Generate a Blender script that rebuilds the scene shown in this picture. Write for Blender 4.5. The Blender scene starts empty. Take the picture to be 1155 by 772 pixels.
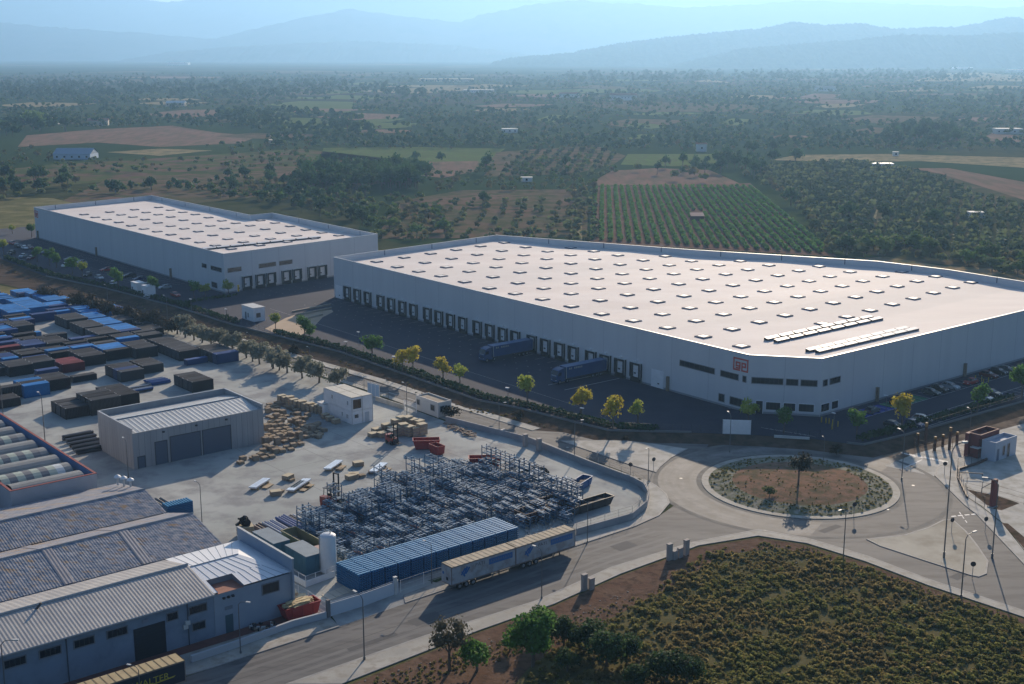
import bpy, bmesh, math, random
import numpy as np
from mathutils import Vector, Matrix
random.seed(7); RNG = np.random.default_rng(11)
sc = bpy.context.scene; COL = sc.collection; R = math.radians
# ------------------------------------------------------------------ camera and survey helpers
F_PX, CAM_H, CX, CY, HORIZON = 1450., 80., 577.5, 386., 58.
PITCH = math.atan((CY-HORIZON)/F_PX); CP, SP = math.cos(PITCH), math.sin(PITCH)
def G(x, y, z=0.):                       # photo pixel -> point of the level z
    u = (x-CX)/F_PX; v = (CY-y)/F_PX
    t = (z-CAM_H)/(-SP+v*CP)
    return (u*t, (CP+v*SP)*t)
def I(X, Y, Z=0.):
    z = Z-CAM_H; dep = Y*CP-z*SP; up = Y*SP+z*CP
    return (CX+F_PX*X/dep, CY-F_PX*up/dep)
def GG(pts, z=0.): return [G(x, y, z) for x, y in pts]
UA = R(39.5); U = (math.cos(UA), math.sin(UA)); W = (-math.sin(UA), math.cos(UA))   # the street grid
def add(p, *ds):
    x, y = p
    for d, k in ds: x += d[0]*k; y += d[1]*k
    return (x, y)
def pip(x, y, poly):
    c = False; j = len(poly)-1
    for i in range(len(poly)):
        xi, yi = poly[i]; xj, yj = poly[j]
        if (yi > y) != (yj > y) and x < (xj-xi)*(y-yi)/(yj-yi)+xi: c = not c
        j = i
    return c
# ------------------------------------------------------------------ materials
def lin(c):
    return tuple(((v/255/12.92) if v/255 <= .04045 else ((v/255+.055)/1.055)**2.4) for v in c)
MATS = {}
def M(name, col, rough=.8, col2=None, scale=.5, metal=0., detail=4., spec=.4, bump=0., bscale=None, c3=None, s3=.05, stretch=None, rnd=0., lo=.35, hi=.65, trans=0., emit=0., lo3=.45):
    """procedural material: noise between two or three albedos (linear values)"""
    if name in MATS: return MATS[name]
    m = bpy.data.materials.new(name); m.use_nodes = True; nt = m.node_tree; N = nt.nodes; L = nt.links
    b = N['Principled BSDF']; b.inputs['Roughness'].default_value = rough; b.inputs['Metallic'].default_value = metal
    b.inputs['Specular IOR Level'].default_value = 0. if rough >= .94 else spec
    c4 = lambda c: (c[0], c[1], c[2], 1)
    b.inputs['Base Color'].default_value = c4(col)
    geo = N.new('ShaderNodeNewGeometry'); vec = geo.outputs['Position']
    if stretch:
        mp = N.new('ShaderNodeMapping'); mp.inputs['Rotation'].default_value = (0, 0, stretch[0]); mp.inputs['Scale'].default_value = (stretch[1], stretch[2], stretch[3] if len(stretch) > 3 else 1)
        L.new(vec, mp.inputs['Vector']); vec = mp.outputs['Vector']
    out = None
    def noise(s, d=detail):
        n = N.new('ShaderNodeTexNoise'); n.inputs['Scale'].default_value = s; n.inputs['Detail'].default_value = d; n.inputs['Roughness'].default_value = .6
        L.new(vec, n.inputs['Vector']); return n
    def ramp(n, lo, hi):
        r = N.new('ShaderNodeMapRange'); r.inputs['From Min'].default_value = lo; r.inputs['From Max'].default_value = hi
        L.new(n.outputs['Fac'], r.inputs['Value']); return r.outputs['Result']
    def mix(f, a, c):
        mx = N.new('ShaderNodeMix'); mx.data_type = 'RGBA'
        if f is not None: L.new(f, mx.inputs['Factor'])
        if isinstance(a, tuple): mx.inputs['A'].default_value = c4(a)
        else: L.new(a, mx.inputs['A'])
        if isinstance(c, tuple): mx.inputs['B'].default_value = c4(c)
        else: L.new(c, mx.inputs['B'])
        return mx.outputs['Result']
    if col2: out = mix(ramp(noise(scale), lo, hi), tuple(col), tuple(col2))
    if c3: out = mix(ramp(noise(s3, 5.), lo3, lo3+.17), out if out else tuple(col), tuple(c3))
    if rnd:
        oi = N.new('ShaderNodeObjectInfo'); hs = N.new('ShaderNodeHueSaturation')
        r = N.new('ShaderNodeMapRange'); r.inputs['To Min'].default_value = 1-rnd; r.inputs['To Max'].default_value = 1+rnd
        L.new(oi.outputs['Random'], r.inputs['Value']); L.new(r.outputs['Result'], hs.inputs['Value'])
        if out: L.new(out, hs.inputs['Color'])
        else: hs.inputs['Color'].default_value = c4(col)
        out = hs.outputs['Color']
    if out: L.new(out, b.inputs['Base Color'])
    if bump:
        bm_ = N.new('ShaderNodeBump'); bm_.inputs['Strength'].default_value = bump; bm_.inputs['Distance'].default_value = .15
        L.new(noise(bscale or scale*4, 6.).outputs['Fac'], bm_.inputs['Height']); L.new(bm_.outputs['Normal'], b.inputs['Normal'])
    if trans:
        t = N.new('ShaderNodeBsdfTranslucent'); ms = N.new('ShaderNodeMixShader'); ms.inputs['Fac'].default_value = trans
        if out: L.new(out, t.inputs['Color'])
        else: t.inputs['Color'].default_value = c4(col)
        L.new(b.outputs['BSDF'], ms.inputs[1]); L.new(t.outputs['BSDF'], ms.inputs[2]); L.new(ms.outputs['Shader'], N['Material Output'].inputs['Surface'])
    if emit:
        b.inputs['Emission Color'].default_value = c4(col); b.inputs['Emission Strength'].default_value = emit
    MATS[name] = m; return m
# ------------------------------------------------------------------ mesh builder
class MB:
    def __init__(s): s.v = []; s.f = []; s.m = []
    def quad(s, *p, m=0):
        i = len(s.v); s.v += [tuple(q) for q in p]; s.f.append(tuple(range(i, i+len(p)))); s.m.append(m)
    poly = quad
    def prism(s, pts, z0, z1, m=0, mt=None, bottom=False):
        n = len(pts); i = len(s.v)
        a = sum(pts[k][0]*pts[(k+1) % n][1]-pts[(k+1) % n][0]*pts[k][1] for k in range(n))
        if a < 0: pts = pts[::-1]
        s.v += [(x, y, z0) for x, y in pts]+[(x, y, z1) for x, y in pts]
        for k in range(n): s.f.append((i+k, i+(k+1) % n, i+n+(k+1) % n, i+n+k)); s.m.append(m)
        s.f.append(tuple(range(i+n, i+2*n))); s.m.append(m if mt is None else mt)
        if bottom: s.f.append(tuple(range(i+n-1, i-1, -1))); s.m.append(m)
    def box(s, c, d, rz=0, m=0, mt=None):
        x, y, z = c; a, b, h = d[0]/2, d[1]/2, d[2]/2; ca, sa = math.cos(rz), math.sin(rz)
        s.prism([(x+ca*p-sa*q, y+sa*p+ca*q) for p, q in ((-a, -b), (a, -b), (a, b), (-a, b))], z-h, z+h, m, mt, True)
    def fbox(s, fr, x0, x1, y0, y1, z0, z1, m=0, mt=None):      # box in a wall frame
        s.prism([fr(x0, y0)[:2], fr(x1, y0)[:2], fr(x1, y1)[:2], fr(x0, y1)[:2]], z0, z1, m, mt, True)
    def tube(s, p, q, r0, r1=None, n=8, m=0, cap=True):
        r1 = r0 if r1 is None else r1; p = Vector(p); q = Vector(q); d = (q-p).normalized()
        a = d.orthogonal().normalized(); b = d.cross(a); i = len(s.v)
        for c, r in ((p, r0), (q, r1)):
            for k in range(n):
                t = 2*math.pi*k/n; s.v.append(tuple(c+a*(r*math.cos(t))+b*(r*math.sin(t))))
        for k in range(n): s.f.append((i+k, i+(k+1) % n, i+n+(k+1) % n, i+n+k)); s.m.append(m)
        if cap:
            s.f.append(tuple(range(i+n-1, i-1, -1))); s.m.append(m); s.f.append(tuple(range(i+n, i+2*n))); s.m.append(m)
    def strip(s, pts, w, z, h=0, off=0., m=0):                  # ribbon along a polyline
        L_, R_ = offset_line(pts, off+w/2), offset_line(pts, off-w/2)
        for k in range(len(pts)-1):
            q = [R_[k], R_[k+1], L_[k+1], L_[k]]
            if h: s.prism(q, z, z+h, m)
            else: s.quad(*[(x, y, z) for x, y in q], m=m)
    def corr(s, A, B, C, D, pitch, amp, m=0):                   # corrugated sheet A-B (eave) to D-C (ridge)
        A, B, C, D = map(Vector, (A, B, C, D)); n = max(2, int((B-A).length/pitch))
        nr = (B-A).cross(D-A).normalized(); nr = nr if nr.z > 0 else -nr
        if abs(nr.z) < .05: nr = nr
        i = len(s.v)
        for k in range(2*n+1):
            t = k/(2*n); o = nr*(amp if k % 2 else 0)
            s.v += [tuple(A.lerp(B, t)+o), tuple(D.lerp(C, t)+o)]
        for k in range(2*n):
            s.f.append((i+2*k, i+2*k+2, i+2*k+3, i+2*k+1)); s.m.append(m)
    def build(s, name, mats, parent=None, smooth=False, link=True, org=None):
        me = bpy.data.meshes.new(name); o_ = Vector(org) if org else (parent.location if parent else Vector((0, 0, 0)))
        me.from_pydata([(x-o_[0], y-o_[1], z-o_[2]) for x, y, z in s.v], [], s.f)
        for m in (mats if isinstance(mats, (list, tuple)) else [mats]): me.materials.append(m)
        if any(s.m): me.polygons.foreach_set('material_index', s.m)
        if smooth: me.polygons.foreach_set('use_smooth', [True]*len(s.f))
        me.update()
        o = bpy.data.objects.new(name, me); COL.objects.link(o)
        if parent: o.parent = parent
        elif org: o.location = org
        return o
def offset_line(pts, d):
    out = []; n = len(pts)
    for k in range(n):
        a = pts[max(0, k-1)]; b = pts[min(n-1, k+1)]; p = pts[k]
        def nrm(a, b):
            l = math.hypot(b[0]-a[0], b[1]-a[1]) or 1; return (-(b[1]-a[1])/l, (b[0]-a[0])/l)
        if 0 < k < n-1:
            n1, n2 = nrm(a, p), nrm(p, b); mx, my = n1[0]+n2[0], n1[1]+n2[1]; l = math.hypot(mx, my) or 1; mx /= l; my /= l
            c = max(.35, mx*n1[0]+my*n1[1]); out.append((p[0]+mx*d/c, p[1]+my*d/c))
        else:
            q = nrm(a, b); out.append((p[0]+q[0]*d, p[1]+q[1]*d))
    return out
def inset(poly, d):                                              # closed polygon, positive d = inwards
    n = len(poly); a = sum(poly[k][0]*poly[(k+1) % n][1]-poly[(k+1) % n][0]*poly[k][1] for k in range(n))
    sg = 1 if a > 0 else -1; out = []
    for k in range(n):
        p0, p, p1 = poly[k-1], poly[k], poly[(k+1) % n]
        def nrm(a, b):
            l = math.hypot(b[0]-a[0], b[1]-a[1]); return (-(b[1]-a[1])/l*sg, (b[0]-a[0])/l*sg)
        n1, n2 = nrm(p0, p), nrm(p, p1); mx, my = n1[0]+n2[0], n1[1]+n2[1]; l = math.hypot(mx, my); mx /= l; my /= l
        c = max(.3, mx*n1[0]+my*n1[1]); out.append((p[0]+mx*d/c, p[1]+my*d/c))
    return out
def frame(A, B, z=0.):                                           # wall frame: x along A->B, y outwards (to the right of A->B)
    l = math.hypot(B[0]-A[0], B[1]-A[1]); ux, uy = (B[0]-A[0])/l, (B[1]-A[1])/l
    def f(x, y, zz=0.): return (A[0]+ux*x+uy*y, A[1]+uy*x-ux*y, z+zz)
    f.len = l; f.ang = math.atan2(uy, ux); return f
def along(fr, px, z=0.):                                         # distance along a wall at which it crosses a photo column
    a, b = 0., fr.len
    s = 1 if I(*fr(b, 0)[:2], z)[0] > I(*fr(a, 0)[:2], z)[0] else -1
    for _ in range(40):
        c = (a+b)/2
        if (I(*fr(c, 0)[:2], z)[0]-px)*s < 0: a = c
        else: b = c
    return a
# ------------------------------------------------------------------ naming helpers
def tag(o, label=None, cat=None, group=None, kind=None):
    if label: o['label'] = label
    if cat: o['category'] = cat
    if group: o['group'] = group
    if kind: o['kind'] = kind
    return o
def thing(name, label, cat, loc=(0, 0, 0), rz=0, group=None):
    o = bpy.data.objects.new(name, None); COL.objects.link(o); o.location = (loc[0], loc[1], loc[2] if len(loc) > 2 else 0); o.rotation_euler = (0, 0, rz)
    o.empty_display_size = .5
    return tag(o, label, cat, group)
def kids(o): return [c for c in ALLKIDS.get(o.name, [])] if False else list(o.children)
def dup(root, loc, rz, label, group=None, sc_=None, swap=None):
    r = root.copy(); COL.objects.link(r); r.location = (loc[0], loc[1], loc[2] if len(loc) > 2 else 0); r.rotation_euler = (0, 0, rz)
    r['label'] = label
    if group: r['group'] = group
    if sc_: r.scale = sc_
    if swap and r.type == 'MESH': pass
    for ch in root.children:
        c = ch.copy(); COL.objects.link(c); c.parent = r
        if swap and ch.name.split('.')[0] in swap: c.data = swap[ch.name.split('.')[0]]
        for g in ch.children:
            d = g.copy(); COL.objects.link(d); d.parent = c
    return r
def place(root, loc, rz, label, group=None, sc_=None, used=set(), swap=None):
    """first call moves the prototype itself, later calls copy it"""
    if root.name not in used and not swap:
        used.add(root.name); root.location = (loc[0], loc[1], loc[2] if len(loc) > 2 else 0); root.rotation_euler = (0, 0, rz); root['label'] = label
        if group: root['group'] = group
        if sc_: root.scale = sc_
        return root
    return dup(root, loc, rz, label, group, sc_, swap)
def struct(name, mb, mats, kind='structure'): return tag(mb.build(name, mats), kind=kind)
def recolor(o, mat, slot=0):
    me = o.data.copy(); me.materials[slot] = mat; return me
# ------------------------------------------------------------------ palette
g = lambda v, w=0.: (v+w, v, v-w)
ASPHALT = M('asphalt', (.105, .105, .11), .75, (.15, .148, .145), .12, c3=(.09, .09, .095), s3=.5, bump=.08, bscale=3)
ROADM = M('worn_asphalt', (.112, .112, .113), .8, (.152, .15, .146), .09, spec=.2, c3=(.085, .085, .088), s3=.35, bump=.08, bscale=3, stretch=(R(-40), .35, 1.4))
PARKM = M('dark_asphalt', (.034, .039, .062), .9, (.043, .048, .072), .2, spec=.15, bump=.05, bscale=4)
CONC = M('yard_concrete', (.345, .36, .335), .9, (.43, .44, .415), .06, spec=.2, c3=(.26, .262, .258), s3=.13, bump=.05, bscale=2)
PAVE = M('pavement_concrete', (.29, .28, .25), .85, (.44, .42, .37), .25, c3=(.27, .25, .21), s3=.5, bump=.1, bscale=3)
PALEC = M('pale_concrete', (.44, .42, .375), .9, (.53, .51, .46), .1, spec=.2, c3=(.36, .34, .29), s3=.35)
KERB = M('kerb_stone', (.33, .32, .3), .8, (.24, .23, .22), .6)
SOIL = M('dry_soil', (.105, .07, .05), .95, (.17, .12, .085), .25, c3=(.075, .06, .04), s3=.6, bump=.6, bscale=1.2)
DIRT = M('bare_dirt', (.21, .165, .12), .95, (.29, .235, .18), .12, c3=(.14, .11, .085), s3=.3, bump=.4, bscale=1.5)
BANKM = M('bank_earth', (.085, .06, .043), .95, (.13, .096, .07), .2, c3=(.07, .055, .04), s3=.5, bump=.6, bscale=1.2)
MARK = M('road_paint', (.80, .79, .76), .7, (.60, .59, .57), .8)
WALLM = M('warehouse_cladding', (.565, .575, .59), .6, (.60, .61, .62), .3, stretch=(0, 1, 1, .06))
ROOFM = M('roof_membrane', (.71, .62, .57), .8, (.81, .73, .675), .05, spec=.2, stretch=(R(-39.5), .5, 1.6), c3=(.68, .615, .57), s3=.02)
TRIM = M('metal_trim', (.30, .31, .33), .5, metal=.3)
GLASS = M('dark_glass', (.018, .022, .03), .12, spec=.6)
BLACK = M('black_rubber', (.013, .014, .017), .7)
WHITE = M('white_paint', (.80, .80, .80), .5, (.72, .72, .72), .8)
OFFW = M('aged_white', (.56, .56, .54), .6, (.46, .46, .44), .9)
RED = M('red_paint', (.33, .03, .03), .5)
LOGO = M('logo_red', (.55, .10, .07), .5)
YEL = M('yellow_paint', (.62, .42, .04), .5)
GREYM = M('galvanised_steel', (.33, .34, .36), .45, (.26, .27, .29), 2., metal=.5)
DGREY = M('dark_steel', (.05, .052, .06), .5, metal=.3)
TYRE = M('tyre', (.015, .015, .016), .9)
WOOD = M('raw_timber', (.36, .26, .15), .85, (.46, .35, .22), 1.2)
WOODG = M('weathered_timber', (.27, .21, .155), .9, (.36, .29, .22), 1.)
BRICKM = M('painted_wall', (.40, .43, .47), .8, (.46, .49, .52), .25, c3=(.36, .38, .41), s3=.5)
SKYBLUE = M('blue_grey_wall', (.19, .245, .32), .8, (.235, .29, .36), .2, c3=(.17, .215, .275), s3=.4)
HAZE_D, SKY_S, SUN_S, EXPO = 1e-4, .064, 5., .55
# ------------------------------------------------------------------ ground, fields, hills
def ground_material():
    m = bpy.data.materials.new('farmland'); m.use_nodes = True; nt = m.node_tree; N = nt.nodes; L = nt.links
    b = N['Principled BSDF']; b.inputs['Roughness'].default_value = .95; b.inputs['Specular IOR Level'].default_value = 0.
    geo = N.new('ShaderNodeNewGeometry'); mp = N.new('ShaderNodeMapping'); mp.inputs['Rotation'].default_value = (0, 0, R(-28)); mp.inputs['Scale'].default_value = (.0045, .0028, 0)
    L.new(geo.outputs['Position'], mp.inputs['Vector'])
    nz = N.new('ShaderNodeTexNoise'); nz.inputs['Scale'].default_value = .006; nz.inputs['Detail'].default_value = 3; L.new(geo.outputs['Position'], nz.inputs['Vector'])
    va = N.new('ShaderNodeVectorMath'); va.operation = 'MULTIPLY_ADD'; va.inputs[1].default_value = (.5, .5, 0); L.new(nz.outputs['Color'], va.inputs[0]); L.new(mp.outputs['Vector'], va.inputs[2])
    vo = N.new('ShaderNodeTexVoronoi'); vo.inputs['Scale'].default_value = 1.; L.new(va.outputs['Vector'], vo.inputs['Vector'])
    sp = N.new('ShaderNodeSeparateColor'); L.new(vo.outputs['Color'], sp.inputs['Color'])
    cr = N.new('ShaderNodeValToRGB'); cr.color_ramp.interpolation = 'CONSTANT'; e = cr.color_ramp.elements
    cols = [(0, (.039, .063, .026)), (.28, (.075, .075, .036)), (.40, (.042, .068, .027)), (.58, (.090, .078, .045)), (.70, (.060, .084, .033)), (.93, (.165, .128, .075))]
    e[0].position = 0; e[0].color = (*cols[0][1], 1); e[1].position = cols[1][0]; e[1].color = (*cols[1][1], 1)
    for p, c in cols[2:]:
        q = e.new(p); q.color = (*c, 1)
    L.new(sp.outputs['Red'], cr.inputs['Fac'])
    n2 = N.new('ShaderNodeTexNoise'); n2.inputs['Scale'].default_value = .07; n2.inputs['Detail'].default_value = 6; n2.inputs['Roughness'].default_value = .7; L.new(geo.outputs['Position'], n2.inputs['Vector'])
    r2 = N.new('ShaderNodeMapRange'); r2.inputs['From Min'].default_value = .38; r2.inputs['From Max'].default_value = .64; L.new(n2.outputs['Fac'], r2.inputs['Value'])
    mx = N.new('ShaderNodeMix'); mx.data_type = 'RGBA'; mx.blend_type = 'MIX'; L.new(cr.outputs['Color'], mx.inputs['A']); mx.inputs['B'].default_value = (.036, .054, .022, 1)
    mm = N.new('ShaderNodeMath'); mm.operation = 'MULTIPLY'; mm.inputs[1].default_value = .75; L.new(r2.outputs['Result'], mm.inputs[0]); L.new(mm.outputs[0], mx.inputs['Factor'])
    L.new(mx.outputs['Result'], b.inputs['Base Color']); return m
FARM = ground_material()
mb = MB(); mb.quad((-14500, -500, 0), (14500, -500, 0), (14500, 20500, 0), (-14500, 20500, 0)); struct('ground', mb, FARM)

def field(name, px, mat, z=.05, seg=None):
    m_ = MB(); m_.poly(*[(x, y, z) for x, y in GG(px)]); return struct(name, m_, mat)
BROWNF = M('ploughed_field', (.255, .158, .117), .95, (.203, .132, .093), .02, c3=(.165, .128, .083), s3=.05, stretch=(R(20), 3, .6))
GREENF = M('green_field', (.128, .173, .053), .95, (.105, .143, .045), .03, c3=(.120, .128, .057), s3=.2)
TANF = M('stubble_field', (.330, .262, .143), .95, (.255, .203, .112), .04, c3=(.165, .150, .083), s3=.12)
PINKF = M('fallow_soil', (.188, .117, .087), .95, (.120, .105, .057), .025, c3=(.083, .087, .042), s3=.09)
field('ploughed_field', [(20, 166), (30, 153), (110, 146), (195, 142), (245, 150), (292, 154), (270, 162), (180, 166), (110, 161)], BROWNF)
field('ploughed_field', [(177, 127), (210, 124), (243, 124), (246, 131), (200, 133), (180, 132)], BROWNF)
field('green_field', [(360, 180), (365, 167), (470, 166), (570, 168), (548, 183), (470, 186)], GREENF, .06)
field('green_field', [(700, 186), (708, 174), (808, 174), (812, 185), (760, 188)], GREENF, .06)
field('green_field', [(290, 128), (330, 118), (400, 116), (395, 128)], GREENF, .06)
field('stubble_field', [(470, 198), (478, 183), (540, 182), (534, 194), (500, 201)], BROWNF, .08)
field('fallow_field', [(660, 210), (690, 193), (740, 190), (800, 192), (836, 208), (760, 209)], BROWNF, .08)
field('fallow_field', [(545, 200), (560, 172), (670, 164), (706, 176), (692, 186), (650, 196)], PINKF, .07)
field('stubble_field', [(868, 181), (900, 175), (1000, 174), (1155, 178), (1210, 186), (1160, 190), (1040, 182), (960, 183)], TANF, .07)
field('stubble_field', [(1030, 190), (1070, 190), (1190, 212), (1190, 236), (1120, 226)], BROWNF, .08)
field('fallow_field', [(60, 232), (120, 203), (250, 196), (340, 190), (330, 218), (200, 232), (150, 236)], PINKF, .07)
field('fallow_field', [(-80, 200), (60, 186), (190, 178), (340, 168), (480, 184), (470, 200), (300, 194), (120, 205), (0, 216)], M('dry_meadow', (.105, .120, .045), .95, (.075, .093, .039), .02, c3=(.173, .105, .078), s3=.05), .06)
field('fallow_field', [(425, 270), (445, 228), (520, 215), (640, 214), (664, 224), (662, 268), (600, 268)], PINKF, .09)
field('grass_bank', [(-80, 290), (-80, 224), (0, 222), (60, 224), (110, 236), (110, 262), (30, 262), (0, 275)], M('dry_grass', (.158, .150, .068), .95, (.120, .117, .054), .05, c3=(.225, .195, .098), s3=.08), .1)
field('stubble_field', [(930, 294), (1000, 290), (1060, 300), (1155, 305), (1240, 330), (1160, 322), (1040, 306)], M('dry_verge', (.390, .300, .165), .95, (.225, .150, .105), .05, c3=(.180, .165, .075), s3=.1), .1)
for px in ([(395, 103), (520, 97), (560, 100), (470, 106)], [(508, 98), (545, 95), (600, 97), (560, 99)], [(1030, 92), (1060, 83), (1110, 82), (1155, 86), (1155, 92)], [(1000, 104), (1040, 99), (1060, 103)], [(120, 172), (180, 168), (240, 170), (180, 176)], [(780, 92), (800, 90), (830, 94)]):
    field('stubble_field', px, TANF, .07)
rf = random.Random(5); FARF = []
for k in range(52):
    x, y = rf.uniform(10, 1150), rf.uniform(84, 158); w_, h_ = rf.uniform(14, 60), rf.uniform(1.5, 4.5)*(y-60)/70; sk_ = rf.uniform(-12, 12)
    if any(pip(x, y, c) for c in ([(0, 135), (300, 135), (300, 170), (0, 170)],)): continue
    q = [(x-w_+sk_, y+h_*.2), (x-w_*.3+sk_, y-h_), (x+w_+sk_, y-h_*.6), (x+w_*.8-sk_, y+h_*.5), (x-w_*.2-sk_, y+h_)]; FARF.append(q); field('stubble_field', q, rf.choice([TANF, BROWNF, GREENF, GREENF, PINKF]), .04+.004*k)
field('vineyard_soil', [(664, 274), (672, 211), (846, 207), (944, 290)], M('vineyard_soil', (.158, .099, .071), .95, (.210, .135, .098), .1), .1)
field('orchard_soil', [(850, 188), (1000, 186), (1060, 196), (1200, 240), (1260, 320), (1000, 292), (950, 280), (890, 215)], M('orchard_soil', (.075, .078, .042), .95, (.048, .065, .030), .04, c3=(.128, .102, .063), s3=.03), .09)
field('track', [(648, 278), (650, 240), (646, 214), (651, 214), (656, 240), (657, 278)], TANF, .12)
field('track', [(972, 254), (985, 246), (990, 233), (991, 233), (988, 247), (976, 255)], TANF, .12)

def ridge(name, prof, dist, depth, mat, base_noise=.12, nx=150, ny=14, seed=1):
    """hills: a height field whose crest follows the skyline"""
    xs = [(p[0]-CX)/F_PX*dist for p in prof]
    # crest heights measured from the horizon line
    hs = [CAM_H+(HORIZON-p[1])/F_PX*dist*1.02 for p in prof]
    rough = 12. if dist < 9000 else 18.; r = np.random.default_rng(seed); X = np.linspace(xs[0], xs[-1], nx); Hc = np.interp(X, xs, hs)
    ph = r.uniform(0, 6.28, 8); V = []; Fc = []
    for j in range(ny):
        t = j/(ny-1)*2-1                                        # -1 front .. 1 back
        for i, x in enumerate(X):
            k = sum(math.sin(x*f/dist*9+ph[q]+t*2.2*(q % 3))*a for q, (f, a) in enumerate(((1.3, .3), (2.9, .22), (6.1, .15), (11., .1), (19., .07))))
            s = (1-abs(t)**1.25); h = Hc[i]*s*(1+base_noise*k*2*(1-s)) + Hc[i]*base_noise*.25*(k*.6+r.uniform(-.25, .25))*s
            V.append((x+r.uniform(-4, 4), dist+depth*t, max(-.5, h+(r.random()**2*rough if h > 6 else 0))))
    for j in range(ny-1):
        for i in range(nx-1): Fc.append((j*nx+i, j*nx+i+1, (j+1)*nx+i+1, (j+1)*nx+i))
    me = bpy.data.meshes.new(name); me.from_pydata(V, [], Fc); me.materials.append(mat); me.polygons.foreach_set('use_smooth', [True]*len(Fc))
    o = bpy.data.objects.new(name, me); COL.objects.link(o); return tag(o, kind='structure')
HILLM = M('wooded_hillside', (.03, .055, .022), .95, (.055, .065, .032), .012, c3=(.022, .042, .016), s3=.03)
MTN = M('mountain_rock', (.045, .055, .038), .95, (.075, .075, .058), .002, c3=(.03, .045, .025), s3=.004)
ridge('mountains', [(-420, -12), (-200, -6), (-60, -8), (0, -9), (40, -6), (100, -8), (150, -4), (175, 3), (205, 7), (225, 4), (250, -4), (320, -16), (400, -13), (470, -22), (560, -17), (650, -26), (760, -22), (900, -30), (1050, -22), (1200, -28), (1400, -18), (1700, -10)], 17500, 2400, MTN, .12, 460, 24, 3)
ridge('foothills', [(-420, 40), (-200, 30), (-50, 22), (60, 32), (160, 38), (250, 46), (300, 34), (345, 24), (400, 14), (450, 20), (520, 28), (545, 20), (600, 9), (650, 5), (760, 12), (900, 4), (1100, 12), (1300, 6), (1700, 20)], 13000, 1400, MTN, .14, 420, 22, 8)
ridge('foothills', [(130, 74), (200, 60), (260, 55), (330, 51), (420, 48), (520, 53), (590, 62), (640, 74)], 11000, 800, MTN, .16, 260, 20, 12)
ridge('hills', [(545, 74), (574, 66), (643, 60), (691, 51), (743, 44), (790, 40), (848, 35), (886, 28), (920, 31), (956, 29), (994, 35), (1030, 34), (1066, 33), (1100, 27), (1125, 22), (1140, 28), (1155, 26), (1230, 20), (1330, 30), (1500, 45)], 8200, 900, HILLM, .14, 620, 34, 21)
ridge('hills', [(745, 76), (790, 66), (830, 56), (900, 50), (960, 46), (1000, 41), (1060, 42), (1110, 40), (1155, 38), (1240, 36), (1400, 48)], 6900, 500, HILLM, .16, 460, 30, 25)

# ------------------------------------------------------------------ platform of the warehouses and its bank
PEpx = [(-60, 278), (0, 292), (52, 312), (117, 325), (197, 346), (260, 366), (304, 377), (382, 397), (472, 428), (540, 452), (584, 460.5), (646, 476), (688, 486), (780, 488), (855, 491), (915, 495), (955, 500), (974, 502), (1022, 491), (1090, 471), (1155, 453), (1300, 413)]
PZ = 1.0
PE = GG(PEpx, PZ)
back = [add(PE[-1], (W, 60)), (150, 420), (60, 470), (0, 505), (-60, 520), (-150, 625), (-175, 632), add(PE[0], (W, 40))]
mb = MB(); mb.prism(PE+back, -.2, PZ); struct('car_park', mb, PARKM)
LOW = offset_line(PE, -2.4); LOW2 = offset_line(PE, -5)
mb = MB()
for k in range(len(PE)-1):
    a, b, c, d, e, f = PE[k], PE[k+1], LOW[k+1], LOW[k], LOW2[k+1], LOW2[k]
    mb.quad((*d, .35), (*c, .35), (*b, PZ-.05), (*a, PZ-.05)); mb.quad((*f, .025), (*e, .025), (*c, .35), (*d, .35))
struct('bank', mb, BANKM)
mb = MB(); mb.poly(*[(x, y, .012) for x, y in GG([(-80, 285), (0, 300), (110, 330), (230, 362), (330, 384), (425, 412), (500, 436), (580, 462), (640, 480), (700, 492), (820, 494), (960, 504), (1000, 520), (960, 530), (760, 506), (700, 500), (605, 486), (480, 449), (330, 404), (215, 369), (110, 345), (0, 320), (-80, 300)])]); struct('dirt_strip', mb, M('track_earth', (.13, .10, .078), .95, (.095, .072, .055), .12, c3=(.065, .05, .04), s3=.3, bump=.4, bscale=1.5, stretch=(R(-50), .25, 1)))  # earth colour darkened to stand in for the warehouse shadow
mb = MB(); mb.poly(*[(x, y, .016) for x, y in GG([(955, 506), (1000, 498), (1090, 474), (1155, 455), (1250, 428), (1300, 440), (1155, 486), (1060, 510), (1006, 528)])]); struct('dirt_strip', mb, DIRT)
# ------------------------------------------------------------------ yard, roads, pavements
YARDpx = [(-80, 322), (0, 331), (60, 337), (120, 347), (180, 362), (230, 384), (300, 406), (360, 426), (410, 441), (503, 476), (597, 500), (662, 526), (714, 545), (731, 559), (729, 572), (713, 586), (650, 604), (480, 656), (372, 693), (330, 706), (230, 735), (100, 780), (-200, 880), (-400, 700)]
mb = MB(); mb.poly(*[(x, y, .02) for x, y in GG(YARDpx)]); struct('yard', mb, CONC)
mb = MB(); mb.poly(*[(x, y, .014) for x, y in GG([(-80, 318), (0, 322), (30, 328), (50, 336), (0, 342), (-80, 340)])]); struct('grass_patch', mb, M('dry_grass', (0, 0, 0)))
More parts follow.
